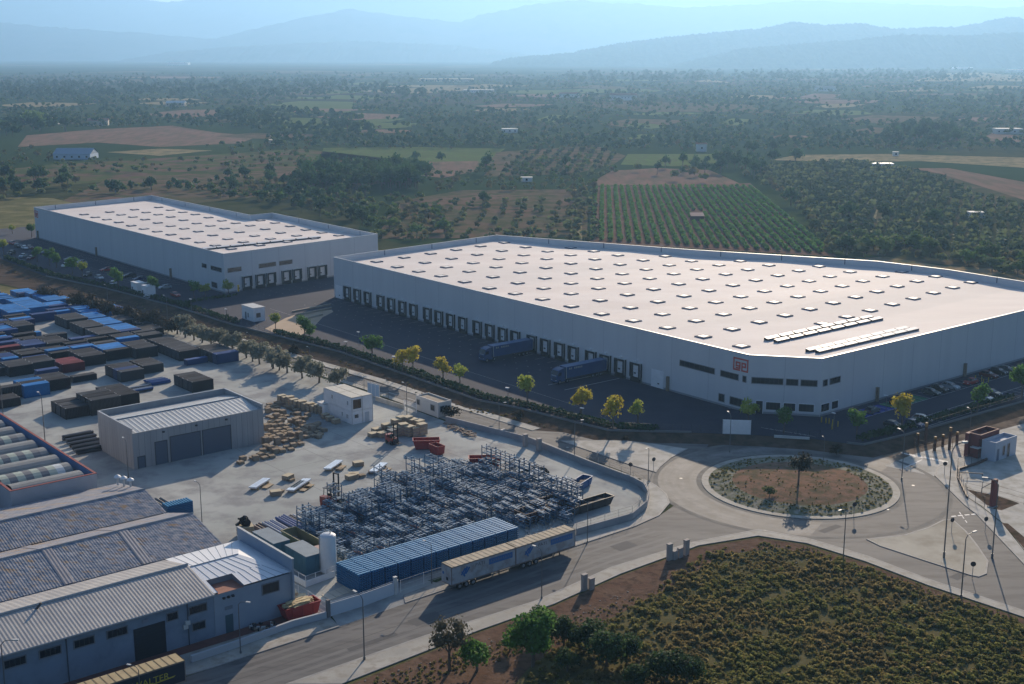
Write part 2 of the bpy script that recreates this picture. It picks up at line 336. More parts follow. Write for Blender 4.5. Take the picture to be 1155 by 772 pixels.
# joints and cracks of the slab
mb = MB()
for k in range(9):
    p = add((-48+9*k, 243+6*k), (W, 0)); mb.strip([add(p, (W, -30)), add(p, (W, 60 if k < 4 else 20))], .10, .026)
for k in range(7):
    p = add((-50, 236), (W, 9*k)); mb.strip([add(p, (U, 0)), add(p, (U, 74-6*k))], .10, .027)
struct('slab_joint', mb, M('joint_tar', (.2, .2, .19), .9))
CEN = (54.3, 231.); RI = 18.3; RO = 27.6
up = GG([(240, 754), (383, 707), (506, 664), (650, 616), (716, 594), (744, 582)]); low = GG([(322, 772), (480, 717), (604, 678), (689, 640), (780, 612), (855, 597)])
mb = MB(); mb.poly(*[(x, y, .024) for x, y in [add(up[0], (U, -60))]+up+[(30, 221), (44, 212)]+low[::-1]+[add(low[0], (U, -60))]]); struct('road', mb, ROADM)
mb = MB(); mb.poly(*[(CEN[0]+RO*math.cos(t), CEN[1]+RO*math.sin(t), .032) for t in [2*math.pi*k/64 for k in range(64)]]); struct('roundabout_road', mb, M('polished_asphalt', (.135, .134, .131), .76, (.185, .182, .175), .1, spec=.22, c3=(.11, .11, .108), s3=.3, bump=.06, bscale=3))
r2 = GG([(215, 371), (317, 401), (425, 432), (480, 449), (558, 473), (605, 486), (650, 489), (700, 493)]); r2n = GG([(740, 548), (700, 531), (630, 506), (560, 486), (503, 470), (410, 437), (300, 402), (230, 379)])
mb = MB(); mb.poly(*[(x, y, .028) for x, y in r2+[GG([(800, 500)])[0], GG([(790, 520)])[0]]+r2n]); struct('road', mb, ROADM)
rr = GG([(1005, 524), (1054, 538), (1088, 570), (1102, 581), (1155, 637), (1230, 715)]); rl = GG([(1260, 800), (1155, 690), (1047, 654), (976, 626), (910, 607), (860, 597)])
mb = MB(); mb.poly(*[(x, y, .036) for x, y in rr+rl+[(50, 204), (60, 222)]]); struct('road', mb, ROADM)
mb = MB()
for r0, r1_, z, mi in ((18.35, 19.3, .0435, 0), (26.6, 27.55, .0435, 0)):
    for k in range(72):
        a, b = 2*math.pi*k/72, 2*math.pi*(k+1)/72; mb.quad(*[(CEN[0]+r*math.cos(t), CEN[1]+r*math.sin(t), z) for r, t in ((r0, a), (r1_, a), (r1_, b), (r0, b))], m=mi)
for off, m_i in ((-2.6, 1), (-5.0, 1), (5.2, 0)):
    pass
struct('wheel_track', mb, [M('dusty_asphalt', (.105, .104, .10), .85, (.15, .147, .14), .25, spec=.15, c3=(.17, .165, .15), s3=.3), M('worn_track', (.20, .20, .195), .7, (.235, .23, .225), .2, spec=.25)])
def wear(m):                                                     # traffic polishes the ring in concentric lanes
    nt = m.node_tree; N = nt.nodes; L = nt.links; b = N['Principled BSDF']; src = b.inputs['Base Color'].links[0].from_socket
    ge = N.new('ShaderNodeNewGeometry'); sb = N.new('ShaderNodeVectorMath'); sb.operation = 'SUBTRACT'; sb.inputs[1].default_value = (CEN[0], CEN[1], 0); ln = N.new('ShaderNodeVectorMath'); ln.operation = 'LENGTH'
    nz = N.new('ShaderNodeTexNoise'); nz.noise_dimensions = '4D'; nz.inputs['Scale'].default_value = .05; nz.inputs['Detail'].default_value = 4; ml_ = N.new('ShaderNodeMath'); ml_.operation = 'MULTIPLY'; ml_.inputs[1].default_value = 9.
    L.new(ge.outputs['Position'], sb.inputs[0]); L.new(sb.outputs['Vector'], ln.inputs[0]); L.new(ln.outputs['Value'], ml_.inputs[0]); L.new(ml_.outputs[0], nz.inputs['W']); L.new(ge.outputs['Position'], nz.inputs['Vector'])
    mr = N.new('ShaderNodeMapRange'); mr.inputs['From Min'].default_value = .35; mr.inputs['From Max'].default_value = .65; mr.inputs['To Min'].default_value = .72; mr.inputs['To Max'].default_value = 1.32; L.new(nz.outputs['Fac'], mr.inputs['Value'])
    mx = N.new('ShaderNodeVectorMath'); mx.operation = 'SCALE'; L.new(src, mx.inputs[0]); L.new(mr.outputs['Result'], mx.inputs['Scale']); L.new(mx.outputs['Vector'], b.inputs['Base Color'])
wear(MATS['polished_asphalt'])
# access road to the right-hand site
mb = MB(); mb.poly(*[(x, y, .04) for x, y in GG([(998, 526), (1030, 513), (1075, 500), (1155, 478), (1250, 450), (1290, 470), (1155, 505), (1088, 522), (1056, 538)])]); struct('road', mb, PALEC)
# white strip (far pavement of the back road) and pavements with kerbs
def pavement(px, z=.14, mat=PAVE, name='pavement', w=None):
    m_ = MB(); pts = GG(px)
    m_.prism(pts, 0, z); return struct(name, m_, mat)
def kerbed(name, px, mat, z=.14, kw=.3):
    m_ = MB(); pts = GG(px)
    m_.prism(inset(pts, kw), 0, z-.012, 0); n = len(pts); ins = inset(pts, kw+.001)
    for k in range(n): m_.prism([pts[k], pts[(k+1) % n], ins[(k+1) % n], ins[k]], 0, z, 1)
    return struct(name, m_, [mat, KERB])
m_ = MB(); wl = GG([(215, 367.5), (317, 397.5), (425, 428.5), (480, 446.5), (558, 471), (605, 485)]); m_.strip(wl, 2.6, 0, .13); struct('pavement', m_, PALEC)
m_ = MB(); nl = GG([(236, 385.5), (300, 405), (410, 439.5), (503, 474), (597, 497), (662, 523), (714, 542)]); m_.strip(nl, 1.6, 0, .13, off=.8); struct('pavement', m_, PAVE)
kerbed('pavement', [(714, 545), (726, 541), (740, 548), (752, 558), (755.5, 568), (744, 582), (716, 594.5), (650, 616.5), (645, 606), (713, 587.5), (729.5, 573.5), (732, 560)], PALEC)
kerbed('pavement', [(645, 606), (650, 616.5), (506, 664.5), (457, 681), (455, 672), (500, 655), (560, 635)], PAVE)
kerbed('pavement', [(100, 795), (240, 754), (383, 707.5), (372, 697), (330, 709), (230, 738), (95, 782)], PAVE)
kerbed('pavement', [(322, 772.5), (480, 717.5), (604, 678.5), (689, 640.5), (780, 612.5), (788, 616), (700, 648), (625, 682), (540, 712), (385, 772.5)], PAVE)
kerbed('pavement', [(780, 612.5), (855, 597.8), (910, 607.6), (976, 626.8), (1047, 653.8), (1155, 689.5), (1260, 735), (1262, 745), (1155, 697), (1047, 661), (976, 634), (910, 613.5), (855, 605), (788, 616)], PAVE)
mb = MB(); mb.poly(*[(x, y, .022) for x, y in GG([(372, 692), (480, 655), (506, 660), (457, 682), (383, 708)])]); struct('driveway', mb, CONC)
kerbed('traffic_island', [(632, 498), (700, 497), (740, 501.5), (776, 507), (757, 517), (745, 527), (740, 533.5), (711, 525)], PALEC)
kerbed('traffic_island', [(977, 609), (1020, 604), (1046, 596), (1064, 587), (1075, 587), (1090, 600), (1102, 615), (1115, 634), (1113, 648), (1104, 651.5), (1094, 649.5), (1047, 634.5), (992, 616.5)], M('island_concrete', (.43, .40, .33), .9, (.36, .33, .265), .12, c3=(.25, .22, .17), s3=.1))
kerbed('pavement', [(1054, 537), (1058, 527), (1076, 519), (1080, 524), (1079, 540), (1089, 561), (1106, 572), (1130, 591), (1155, 622), (1240, 715), (1232, 720), (1155, 637.5), (1102, 581.5), (1088, 570.5)], PALEC)
mb = MB(); mb.poly(*[(x, y, .03) for x, y in GG([(1081, 522), (1155, 500), (1300, 458), (1340, 640), (1240, 713), (1155, 620), (1131, 590), (1107, 571), (1090, 560), (1081, 540)])]); struct('concrete_apron', mb, PALEC)
mb = MB(); mb.poly(*[(x, y, .034) for x, y in GG([(1090, 552), (1126, 560), (1150, 568), (1130, 576), (1118, 574)])]); struct('bare_bed', mb, SOIL)
mb = MB(); mb.poly(*[(x, y, .034) for x, y in GG([(1130, 590), (1137, 591), (1155, 606), (1170, 625), (1155, 619)])]); struct('bare_bed', mb, SOIL)
# roundabout island: kerb ring, stony grass ring, brown mound
ring = lambda r, n=72: [(CEN[0]+r*math.cos(2*math.pi*k/n), CEN[1]+r*math.sin(2*math.pi*k/n)) for k in range(n)]
mb = MB(); a, b = ring(RI), ring(RI-1.3); n = 72
for k in range(n): mb.prism([a[k], a[(k+1) % n], b[(k+1) % n], b[k]], 0, .16, 0)
struct('traffic_island', mb, PAVE)
mb = MB()
prev = None
for r, z in ((RI-1.3, .15), (15, .35), (12.5, .55), (9, .8), (5, .95), (.01, 1.)):
    cur = [(x, y, z) for x, y in ring(r)]
    if prev:
        for k in range(n): mb.quad(prev[k], prev[(k+1) % n], cur[(k+1) % n], cur[k], m=0 if r > 12 else 1)
    prev = cur
struct('roundabout_mound', mb, [M('stony_grass', (.215, .205, .145), .95, (.155, .16, .09), .5, c3=(.31, .29, .235), s3=.9, bump=.6, bscale=2), M('mound_earth', (.27, .17, .115), .95, (.21, .14, .095), .5, c3=(.15, .125, .075), s3=.5, bump=.6, bscale=2)])
# road markings
mb = MB()
def dash(a, b, n, w=.15, duty=.5, z=.046):
    for k in range(n):
        p = tuple(a[i]+(b[i]-a[i])*k/n for i in (0, 1)); q = tuple(a[i]+(b[i]-a[i])*(k+duty)/n for i in (0, 1)); mb.strip([p, q], w, z)
for k in range(6):
    p = GG([(1033+8.6*k, 515.5+1.6*k)])[0]; mb.strip([p, add(p, (W, 3.4))], .5, .05)
zl = GG([(1073, 583), (1103, 580)]); dash(zl[0], zl[1], 4, .4, .7)
yl = GG([(1082, 578), (1092, 592)]); dash(yl[0], yl[1], 3, .15, .6); wl2 = GG([(1020, 528), (1040, 519)]); mb.strip(wl2, .25, .05)
a2 = GG([(225, 377), (500, 462)]); dash(a2[0], a2[1], 16, .12, .5, .036)
b2 = GG([(553, 489), (569, 484)]); mb.strip(b2, .35, .036)
struct('road_marking', mb, MARK)
mb = MB()
for (x, y) in ((768, 540), (1030, 548), (862, 599), (1001, 575), (640, 505)): mb.poly(*[(G(x, y)[0]+.32*math.cos(t), G(x, y)[1]+.32*math.sin(t), .05) for t in [k*math.pi/4 for k in range(8)]])
struct('manhole', mb, M('cast_iron', (.3, .3, .29), .6))
mb = MB()
ml = [((up[k][0]+low[k][0])/2, (up[k][1]+low[k][1])/2) for k in range(5)]; ml = [add(ml[0], (U, -25))]+ml
for o_ in (-3.4, -1.7, 1.7, 3.4): mb.strip(ml, .7, .029, off=o_, m=0)
mb.strip(ml, .12, .0295, m=1); mb.strip(ml[1:4], .1, .0296, off=-2.5, m=1)
rm = [((a[0]+b[0])/2, (a[1]+b[1])/2) for a, b in zip(GG([(1060, 562), (1110, 596), (1155, 640)]), GG([(1040, 600), (1120, 640), (1155, 668)]))]
for a_, b_ in (((560, 487), (690, 509)), ((440, 446), (555, 481))):
    p, q = GG([a_, b_]); mb.strip([p, q], .6, .0335, off=1.4, m=0); mb.strip([p, q], .1, .034, m=1)
for (x, y, l_, w_) in ((470, 707, 5, 2.4), (590, 660, 7, 1.2), (700, 622, 4, 2.6), (930, 602, 5, 1.4), (1080, 655, 6, 1.6), (395, 735, 8, 1.0)):
    p = G(x, y); mb.prism([p, add(p, (U, l_)), add(p, (U, l_), (W, w_)), add(p, (W, w_))], .0365, .0385, 2)
struct('road_wear', mb, [M('wheel_path', (.135, .135, .137), .8, (.155, .154, .152), .3, spec=.2), M('tar_seam', (.05, .05, .052), .8), M('asphalt_patch', (.085, .085, .088), .85, (.10, .10, .102), .4, spec=.15)])
mb = MB(); mb.poly(*[(x, y, .019) for x, y in GG([(384, 777), (540, 714), (625, 684), (700, 650), (788, 618), (855, 607), (900, 613.5), (976, 635.5), (1047, 663), (1155, 699), (1155, 704), (1040, 668), (960, 640), (880, 618), (815, 626), (770, 655), (715, 684), (655, 716), (600, 750), (555, 800), (380, 800)])]); struct('bare_soil', mb, M('red_soil', (.155, .095, .066), .95, (.20, .135, .095), .35, c3=(.105, .07, .05), s3=.7, bump=.6, bscale=1.5))
# lower right scrub ground
mb = MB(); mb.poly(*[(x, y, .015) for x, y in GG([(380, 776), (540, 713), (625, 683), (700, 649), (788, 617), (855, 606), (910, 614.5), (976, 635), (1047, 662), (1155, 698), (1300, 765), (1500, 870), (1500, 1000), (100, 1000)])]); struct('scrub_ground', mb, M('scrub_soil', (.13, .115, .055), .95, (.165, .14, .07), .3, c3=(.10, .095, .042), s3=.6, bump=.5, bscale=1.5))
# ------------------------------------------------------------------ warehouses
ZT = 14.2
def roof_mesh(poly, z, amp, step, dirv, mat, parent, name='roof'):
    """flat roof with shallow folds running along dirv"""
    bm = bmesh.new(); bm.faces.new([bm.verts.new((x, y, z)) for x, y in poly]); nx, ny = -dirv[1], dirv[0]
    ts = [x*nx+y*ny for x, y in poly]; k0 = math.floor(min(ts)/step); k1 = math.ceil(max(ts)/step)
    for k in range(k0, k1+1):
        bmesh.ops.bisect_plane(bm, geom=bm.verts[:]+bm.edges[:]+bm.faces[:], plane_co=(nx*k*step, ny*k*step, 0), plane_no=(nx, ny, 0))
    for v in bm.verts:
        t = (v.co.x*nx+v.co.y*ny)/step; f = t-2*math.floor(t/2); f = f if f <= 1 else 2-f; v.co.z = z+amp*f
    bmesh.ops.recalc_face_normals(bm, faces=bm.faces[:])
    me = bpy.data.meshes.new(name); bm.to_mesh(me); bm.free()
    for p in me.polygons:
        if p.normal.z < 0: p.flip()
    me.materials.append(mat); o = bpy.data.objects.new(name, me); COL.objects.link(o)
    if parent: o.parent = parent; me.transform(Matrix.Translation(-parent.location))
    return o
def roof_z(x, y, z, amp, step, dirv):
    t = (-dirv[1]*x+dirv[0]*y)/step; f = t-2*math.floor(t/2); return z+amp*(f if f <= 1 else 2-f)
# shared dock meshes (wall frame: x along, y outwards, z from the yard)
def dock_meshes():
    s = MB()
    s.box((0, .35, 4.55), (3.7, .7, .5)); s.box((-1.53, .35, 2.75), (.64, .7, 3.1)); s.box((1.53, .35, 2.75), (.64, .7, 3.1))
    s.box((0, .22, .6), (3.6, .44, 1.1), m=0)
    for x in (-1.2, 1.2): s.box((x, .52, .95), (.4, .16, .5))
    s.box((0, .37, 4.86), (3.8, .78, .08), m=1)
    for x in (-1.88, 1.88): s.box((x, .66, 2.9), (.07, .1, 3.9), m=1)
    sm = s.build('dock_shelter', [BLACK, OFFW])
    d = MB(); d.box((0, .04, 2.75), (2.4, .08, 3.1), m=0)
    for k in range(4): d.box((0, .085, 1.6+.75*k), (2.3, .01, .025), m=1)
    d.box((.55, .1, 2.1), (.75, .05, .34), m=2)
    dm = d.build('dock_door', [WHITE, TRIM, BLACK])
    l = MB(); l.box((0, .25, 5.35), (.5, .5, .22)); l.box((0, .06, 5.35), (.15, .12, .15)); lm = l.build('dock_light', [WHITE])
    return sm, dm, lm
DOCK = dock_meshes(); DOCKUSED = []
def dock(parent, fr, x):
    pos = Vector(fr(x, 0, 0))-parent.location; pos.z = PZ-parent.location.z
    objs = []
    for k, o in enumerate(DOCK):
        c = o if not DOCKUSED or len(DOCKUSED) < 3 and o not in DOCKUSED else o.copy()
        if c is not o: COL.objects.link(c)
        else: DOCKUSED.append(o)
        objs.append(c)
    s, d, l = objs
    s.parent = parent; s.location = pos; s.rotation_euler = (0, 0, fr.ang+math.pi)   # local +y must face outwards
    d.parent = s; d.location = (0, 0, 0); d.rotation_euler = (0, 0, 0)
    l.parent = parent; l.location = pos; l.rotation_euler = s.rotation_euler
def window(parent, fr, x0, x1, z0, z1, n=1, frm=None):
    m_ = MB(); t = .14
    for a, b, c, d in ((x0-t, x1+t, z0-t, z0), (x0-t, x1+t, z1, z1+t), (x0-t, x0, z0, z1), (x1, x1+t, z0, z1)): m_.fbox(fr, a, b, .003, .09, c, d)
    for k in range(1, n): x = x0+(x1-x0)*k/n; m_.fbox(fr, x-.035, x+.035, .003, .06, z0, z1, 1)
    f = m_.build('window', [frm or TRIM, DGREY], parent)
    p = MB(); p.fbox(fr, x0, x1, .003, .04, z0, z1); pn = p.build('pane', [GLASS]); off = parent.location
    pn.parent = f; pn.data.transform(Matrix.Translation(-off)); return f
def skylight_mesh():
    s = MB(); h = .55; a = 1.55
    s.prism([(-a, -a), (a, -a), (a, a), (-a, a)], -.3, .26, 0)
    s.prism([(-a+.5, -a+.5), (a-.5, -a+.5), (a-.5, a-.5), (-a+.5, a-.5)], .26, .30, 1)
    return s
SKYM = [M('skylight_kerb', (.06, .085, .14), .8, spec=.1), M('skylight_dome', (.62, .58, .55), .6)]
def warehouse(name, label, poly, zt=ZT, roofdrop=1.7, fold=U, ridge_step=24):
    o = thing(name, label, 'warehouse', (*poly[0], PZ))
    w = MB(); inn = inset(poly, .4); n = len(poly)
    for k in range(n): w.prism([poly[k], poly[(k+1) % n], inn[(k+1) % n], inn[k]], PZ-.1, zt, 0)
    a = sum(poly[k][0]*poly[(k+1) % n][1]-poly[(k+1) % n][0]*poly[k][1] for k in range(n)); sg = 1 if a > 0 else -1
    for k in range(n):                                          # panel joints, outside and inside the parapet
        A, B = poly[k], poly[(k+1) % n]; fr = frame(A, B) if sg > 0 else frame(B, A); m = int(fr.len/12)
        for j in range(1, m+1):
            x = fr.len*j/(m+1); w.fbox(fr, x-.08, x+.08, .002, .012, PZ, zt-.1, 3)
            if j % 2: w.fbox(fr, x-.16, x+.16, -.46, -.402, zt-1.6, zt+.15, 2)
        w.fbox(fr, .05, fr.len-.05, .002, .03, PZ, PZ+.45, 1)
    w.build('wall', [WALLM, TRIM, M('parapet_post', (.12, .15, .2), .6), M('wall_joint', (.47, .48, .50), .7)], o)
    c = MB(); ou = inset(poly, -.06); ci = inset(poly, .46)
    for k in range(n): c.prism([ou[k], ou[(k+1) % n], ci[(k+1) % n], ci[k]], zt+.003, zt+.12)
    c.build('coping', [M('coping_metal', (.30, .33, .37), .5, metal=.2)], o)
    roof_mesh(inset(poly, .402), zt-roofdrop-.4, .4, ridge_step, fold, ROOFM, o)
    return o
def skylights(o, poly, org, du, dw, ni, nj, zroof, skip, step=24):
    inn = inset(poly, 2.6); pts = []
    for i in range(ni):
        for j in range(-4, nj):
            x, y = add(org, (du, i), (dw, j))
            if not pip(x, y, inn) or skip(x, y): continue
            px = I(x, y, zroof)
            if -30 < px[0] < 1185: pts.append((x, y))
    pts.sort(key=lambda p: p[0]**2+p[1]**2)
    base = skylight_mesh(); first = None; rest = MB()
    for k, (x, y) in enumerate(pts):
        z = roof_z(x, y, zroof-.4, .4, step, U)
        if k < 100:
            if first is None:
                first = base.build('skylight', SKYM); c = first
            else: c = first.copy(); COL.objects.link(c)
            c.parent = o; c.location = Vector((x, y, z))-o.location; c.rotation_euler = (0, 0, UA)
        else:
            i = len(rest.v); ca, sa = math.cos(UA), math.sin(UA)
            rest.v += [(x+ca*a-sa*b, y+sa*a+ca*b, z+c_) for a, b, c_ in base.v]; rest.f += [tuple(i+q for q in f) for f in base.f]; rest.m += base.m
    if rest.v: tag(rest.build('skylight', SKYM, o), kind='stuff')
    return len(pts)
def roof_panels(o, rows, zroof):
    """photovoltaic tables on low ramps: (start, direction, count, length)"""
    first = None
    for (p, cnt, gap) in rows:
        for k in range(cnt):
            q = add(p, (U, k*gap))
            if first is None:
                s = MB(); L_ = 4.7; hz = .8
                s.quad((-L_/2, -.6, .55), (L_/2, -.6, .55), (L_/2, .6, hz), (-L_/2, .6, hz), m=0)
                s.quad((-L_/2, .6, hz-.05), (L_/2, .6, hz-.05), (L_/2, -.6, .5), (-L_/2, -.6, .5), m=1)
                s.quad((-L_/2, .6, -.3), (-L_/2, .6, hz), (L_/2, .6, hz), (L_/2, .6, -.3), m=1); s.quad((-L_/2, -.6, -.3), (L_/2, -.6, -.3), (L_/2, -.6, .55), (-L_/2, -.6, .55), m=1)  # dark risers stand in for the shadow beneath the panels
                first = s.build('solar_panel', [M('panel_glass', (.78, .76, .74), .5), M('panel_back', (.05, .06, .08), .6)]); c = first
            else: c = first.copy(); COL.objects.link(c)
            c.parent = o; c.location = Vector((q[0], q[1], roof_z(q[0], q[1], zroof-.4, .4, 24, U)))-o.location; c.rotation_euler = (0, 0, UA)
LOGO_STROKES = [[(.42, 0), (0, 0), (0, 1), (1, 1), (1, 0), (.60, 0), (.60, .66), (.84, .66), (.84, .36), (.60, .36)], [(.44, .36), (.18, .36), (.18, .66), (.44, .66), (.44, .17), (.20, .17)]]
def logo(o, fr, x, z, w, h):
    m_ = MB(); t = w*.045
    for st in LOGO_STROKES:
        for (a, b), (c, d) in zip(st, st[1:]):
            x0, x1 = sorted((a, c)); z0, z1 = sorted((b, d)); e = random.uniform(0, .004)
            m_.fbox(fr, x+x0*w-t, x+x1*w+t, .02, .075+e, z+z0*h-t, z+z1*h+t)
    m_.build('logo', [LOGO], o)
def wall_lamp_post(o, fr, x, h=3.4):
    m_ = MB(); m_.fbox(fr, x-.3, x+.3, .05, .65, PZ, PZ+h); m_.fbox(fr, x-.34, x+.34, .02, .69, PZ+h, PZ+h+.12, 0); m_.build('pillar', [M('rusty_pillar', (.22, .165, .11), .8)], o)
def plain_door(o, fr, x0, x1, z1, mat, name='door', z0=PZ):
    m_ = MB(); m_.fbox(fr, x0, x1, .004, .08, z0, z1); 
    for a, b, c, d in ((x0-.12, x0, z0, z1+.12), (x1, x1+.12, z0, z1+.12), (x0, x1, z1, z1+.12)): m_.fbox(fr, a, b, .004, .11, c, d, 1)
    m_.fbox(fr, (x0+x1)/2+.1, (x0+x1)/2+.7, .081, .12, z0+.9, z0+1.2, 2)
    return m_.build(name, [mat, WHITE, BLACK], o)

# --- the large warehouse
A = G(376, 290.5, ZT); B = G(845, 401, ZT); C = G(928, 405, ZT)
D = add(C, (U, 116)); E4 = G(1155, 318, ZT); E3 = G(1070, 304.5, ZT); E2 = G(990, 295, ZT); E1 = G(780, 282, ZT); E0 = G(560, 265.5, ZT); E5 = add(E4, ((E4[0]-E3[0], E4[1]-E3[1]), .75))
BIG = [A, B, C, D, E5, E4, E3, E2, E1, E0]
big = warehouse('logistics_warehouse', 'huge white warehouse with a pale skylit roof and two blue trucks at its docks', BIG)
fAB, fBC, fCD, fEA = frame(A, B), frame(B, C), frame(C, D), frame(E0, A)
for px in (392.7, 404, 415.7, 430.3, 442.3, 454.9, 467.4, 483.1, 496, 509.2, 523, 539.3, 553.5, 568, 582.2, 600.8, 616, 632, 647.5, 667.3, 683.6, 700.3, 718): dock(big, fAB, along(fAB, px, 2.5))
for px0, px1 in ((379, 386), (735, 748)): plain_door(big, fAB, along(fAB, px0, 2), along(fAB, px1, 2), 5.2, WHITE, 'loading_door')
wall_lamp_post(big, fAB, along(fAB, 754, 2))
for x0, x1, n in ((767, 806, 7), (813, 833, 4), (838, 841.5, 1)): window(big, fAB, along(fAB, x0, 8.5), along(fAB, x1, 8.5), 7.9, 9.2, n)
for x0, x1, n in ((811, 817, 2), (823.6, 837, 3)): window(big, fAB, along(fAB, x0, 3), along(fAB, x1, 3), 2.0, 3.7, n)
for x0, x1, n in ((848, 883, 7), (887, 900, 3), (903.5, 921.5, 4)): window(big, fBC, along(fBC, x0, 8.5), along(fBC, x1, 8.5), 7.9, 9.2, n)
for x0, x1, n in ((864, 880, 4), (884, 897, 3), (901, 918, 4)): window(big, fBC, along(fBC, x0, 3), along(fBC, x1, 3), 2.0, 3.7, n, WHITE)
plain_door(big, fBC, along(fBC, 852.5, 2), along(fBC, 860, 2), 3.9, GLASS)
for x0, x1, n in ((928.5, 933, 1), (936, 947.5, 3)): window(big, fCD, along(fCD, x0, 8.5), along(fCD, x1, 8.5), 7.9, 9.2, n)
for x0, x1, n in ((926, 935, 3), (938, 945, 2)): window(big, fCD, along(fCD, x0, 3), along(fCD, x1, 3), 2.0, 3.7, n, WHITE)
for px in (988, 1087): wall_lamp_post(big, fCD, along(fCD, px, 2), 3.2)
xl = along(fAB, 828, 12); logo(big, fAB, xl, 10.3, along(fAB, 843.5, 12)-xl, 2.6)
ZR = ZT-1.7
pvr = [(G(871, 381.5, ZR), 8, 5.4), (G(882, 383.5, ZR), 8, 5.4), (G(918, 395, ZR), 8, 5.0), (G(929, 396.5, ZR), 8, 5.0)]
def in_pv(x, y):
    for p, c, g_ in pvr:
        dx, dy = x-p[0], y-p[1]; a = dx*U[0]+dy*U[1]; b = dx*W[0]+dy*W[1]
        if -5 < a < c*g_+2 and abs(b) < 3.2: return True
    return False
NSK = skylights(big, BIG, G(380+130/2.8875, 250+130/2.8875, ZR), ((84.0-.6)/11, -104.6/11), (8.35, 8.45), 14, 16, ZR, in_pv)
roof_panels(big, pvr, ZR)

# --- the smaller warehouse to the left
L0 = G(38, 234, ZT); L1 = G(252, 287, ZT); L2 = G(426, 264.5, ZT); L3 = G(307, 240.5, ZT); L4 = G(283, 243, ZT); L5 = G(171, 220.8, ZT)
LEFT = [L0, L1, L2, L3, L4, L5]
lef = warehouse('logistics_warehouse', 'smaller white warehouse at the left, with seven dock doors on its shaded end', LEFT)
f01, f12 = frame(L0, L1), frame(L1, L2)
for px in (278.5, 293.4, 305.6, 322.8, 334.8, 351.6, 363.3): dock(lef, f12, along(f12, px, 2.5))
for x0, x1, n in ((228, 233, 1), (238, 250, 4)): window(lef, f01, along(f01, x0, 8.5), along(f01, x1, 8.5), 7.9, 9.2, n)
window(lef, f01, along(f01, 239, 3), along(f01, 245, 3), 2.0, 3.7, 2)
for x0, x1, n in ((257, 272, 4), (292, 311, 6), (315, 329.5, 5)): window(lef, f12, along(f12, x0, 8.5), along(f12, x1, 8.5), 7.9, 9.2, n)
plain_door(lef, f12, along(f12, 267.5, 2), along(f12, 269.8, 2), 3.3, YEL)
for px in (43.5, 109.5, 193.5): wall_lamp_post(lef, f01, along(f01, px, 2), 3.2)
xl = along(f01, 39.2, 12); logo(lef, f01, xl, 10.2, 3.6, 2.6)
skylights(lef, LEFT, G(0+360/5.515, 200+245/5.515, ZR), (7.6, -9.0), (8.3, 8.4), 16, 9, ZR, lambda x, y: False)
roof_panels(lef, [(G(236, 281.5, ZR), 9, 5.3)], ZR)

# --- car park furniture: markings, fence kerb, hedges, white cabins
mb = MB()
for px0, px1, n, ln in ((935, 1140, 26, 5.),):                      # bays along the right wall
    x0, x1 = along(fCD, px0, 2), fCD.len-6
    k = 0; x = x0+6
    while x < x1:
        mb.strip([fCD(x, 1.8)[:2], fCD(x, 6.6)[:2]], .12, PZ+.012); x += 2.6
    for yy in (14.6, 19.4):
        mb.strip([fCD(x0+8, yy)[:2], fCD(x1, yy)[:2]], .12, PZ+.014)
    x = x0+14
    while x < x1:
        mb.strip([fCD(x, 14.7)[:2], fCD(x, 19.3)[:2]], .12, PZ+.012); x += 2.6
    mb.strip([fCD(x0+3, 6.8)[:2], fCD(x1, 6.8)[:2]], .12, PZ+.014)
for k in range(40):                                                 # bays in front of the left warehouse
    mb.strip([f01(6+k*3.6, 2.)[:2], f01(6+k*3.6, 6.8)[:2]], .1, PZ+.012)
    mb.strip([f01(6+k*3.6, 13)[:2], f01(6+k*3.6, 17.5)[:2]], .1, PZ+.012)
for k in range(24):                                                 # guide lines in front of the docks
    x = 6+k*4.9
    mb.strip([fAB(x, 1.2)[:2], fAB(x, 4.5)[:2]], .1, PZ+.012)
    dash(fAB(x, 7)[:2], fAB(x, 18)[:2], 3, .14, .14, PZ+.012)
for k in range(11):
    x = 8+k*5.2; dash(f12(x, 7)[:2], f12(x, 17)[:2], 3, .14, .14, PZ+.012)
mb.strip([fAB(4, 26)[:2], fAB(150, 26)[:2]], .08, PZ+.012)
for k in (131.5, 137.5): mb.strip([fAB(k, 1)[:2], fAB(k, 19)[:2]], .22, PZ+.014)
for k in range(11): p = add(G(866+5.4*k, 484.2+.9*k, PZ), (U, 0)); mb.strip([p, add(p, (W, 1.9))], .1, PZ+.012)
for q in ((300, 372, 'x'),): pass
struct('parking_marking', mb, M('parking_paint', (.50, .50, .5), .8))
mb = MB()
for k in range(4): p = fCD(8+2.7*k, 2.2)[:2]; mb.prism([p, add(p, (U, 2.4)), add(p, (U, 2.4), (W, -4.6)), add(p, (W, -4.6))], PZ+.008, PZ+.009)
struct('parking_bay', mb, M('blue_bay', (.03, .05, .30), .8))
mb = MB()
for k in range(5): p = fCD(18.8+2.7*k, 2.2)[:2]; mb.prism([p, add(p, (U, 2.4)), add(p, (U, 2.4), (W, -4.6)), add(p, (W, -4.6))], PZ+.008, PZ+.009)
struct('parking_bay', mb, M('green_bay', (.02, .16, .07), .8))
mb = MB(); mb.poly(*[(x, y, PZ+.006) for x, y in GG([(299, 371), (322, 359), (340, 353), (374, 349.5), (376, 352), (364, 358), (352, 371), (334, 381), (320, 380)], PZ)]); struct('bare_ground', mb, M('tan_ground', (.40, .29, .19), .9, (.46, .34, .23), .15))
mb = MB()
for a, b in (((330, 352.5), (373, 344.5)), ((333, 356.5), (374, 348.5)), ((343, 360.5), (364, 355.5))):
    p, q = GG([a, b], PZ); mb.strip([p, q], .5, PZ, .5)
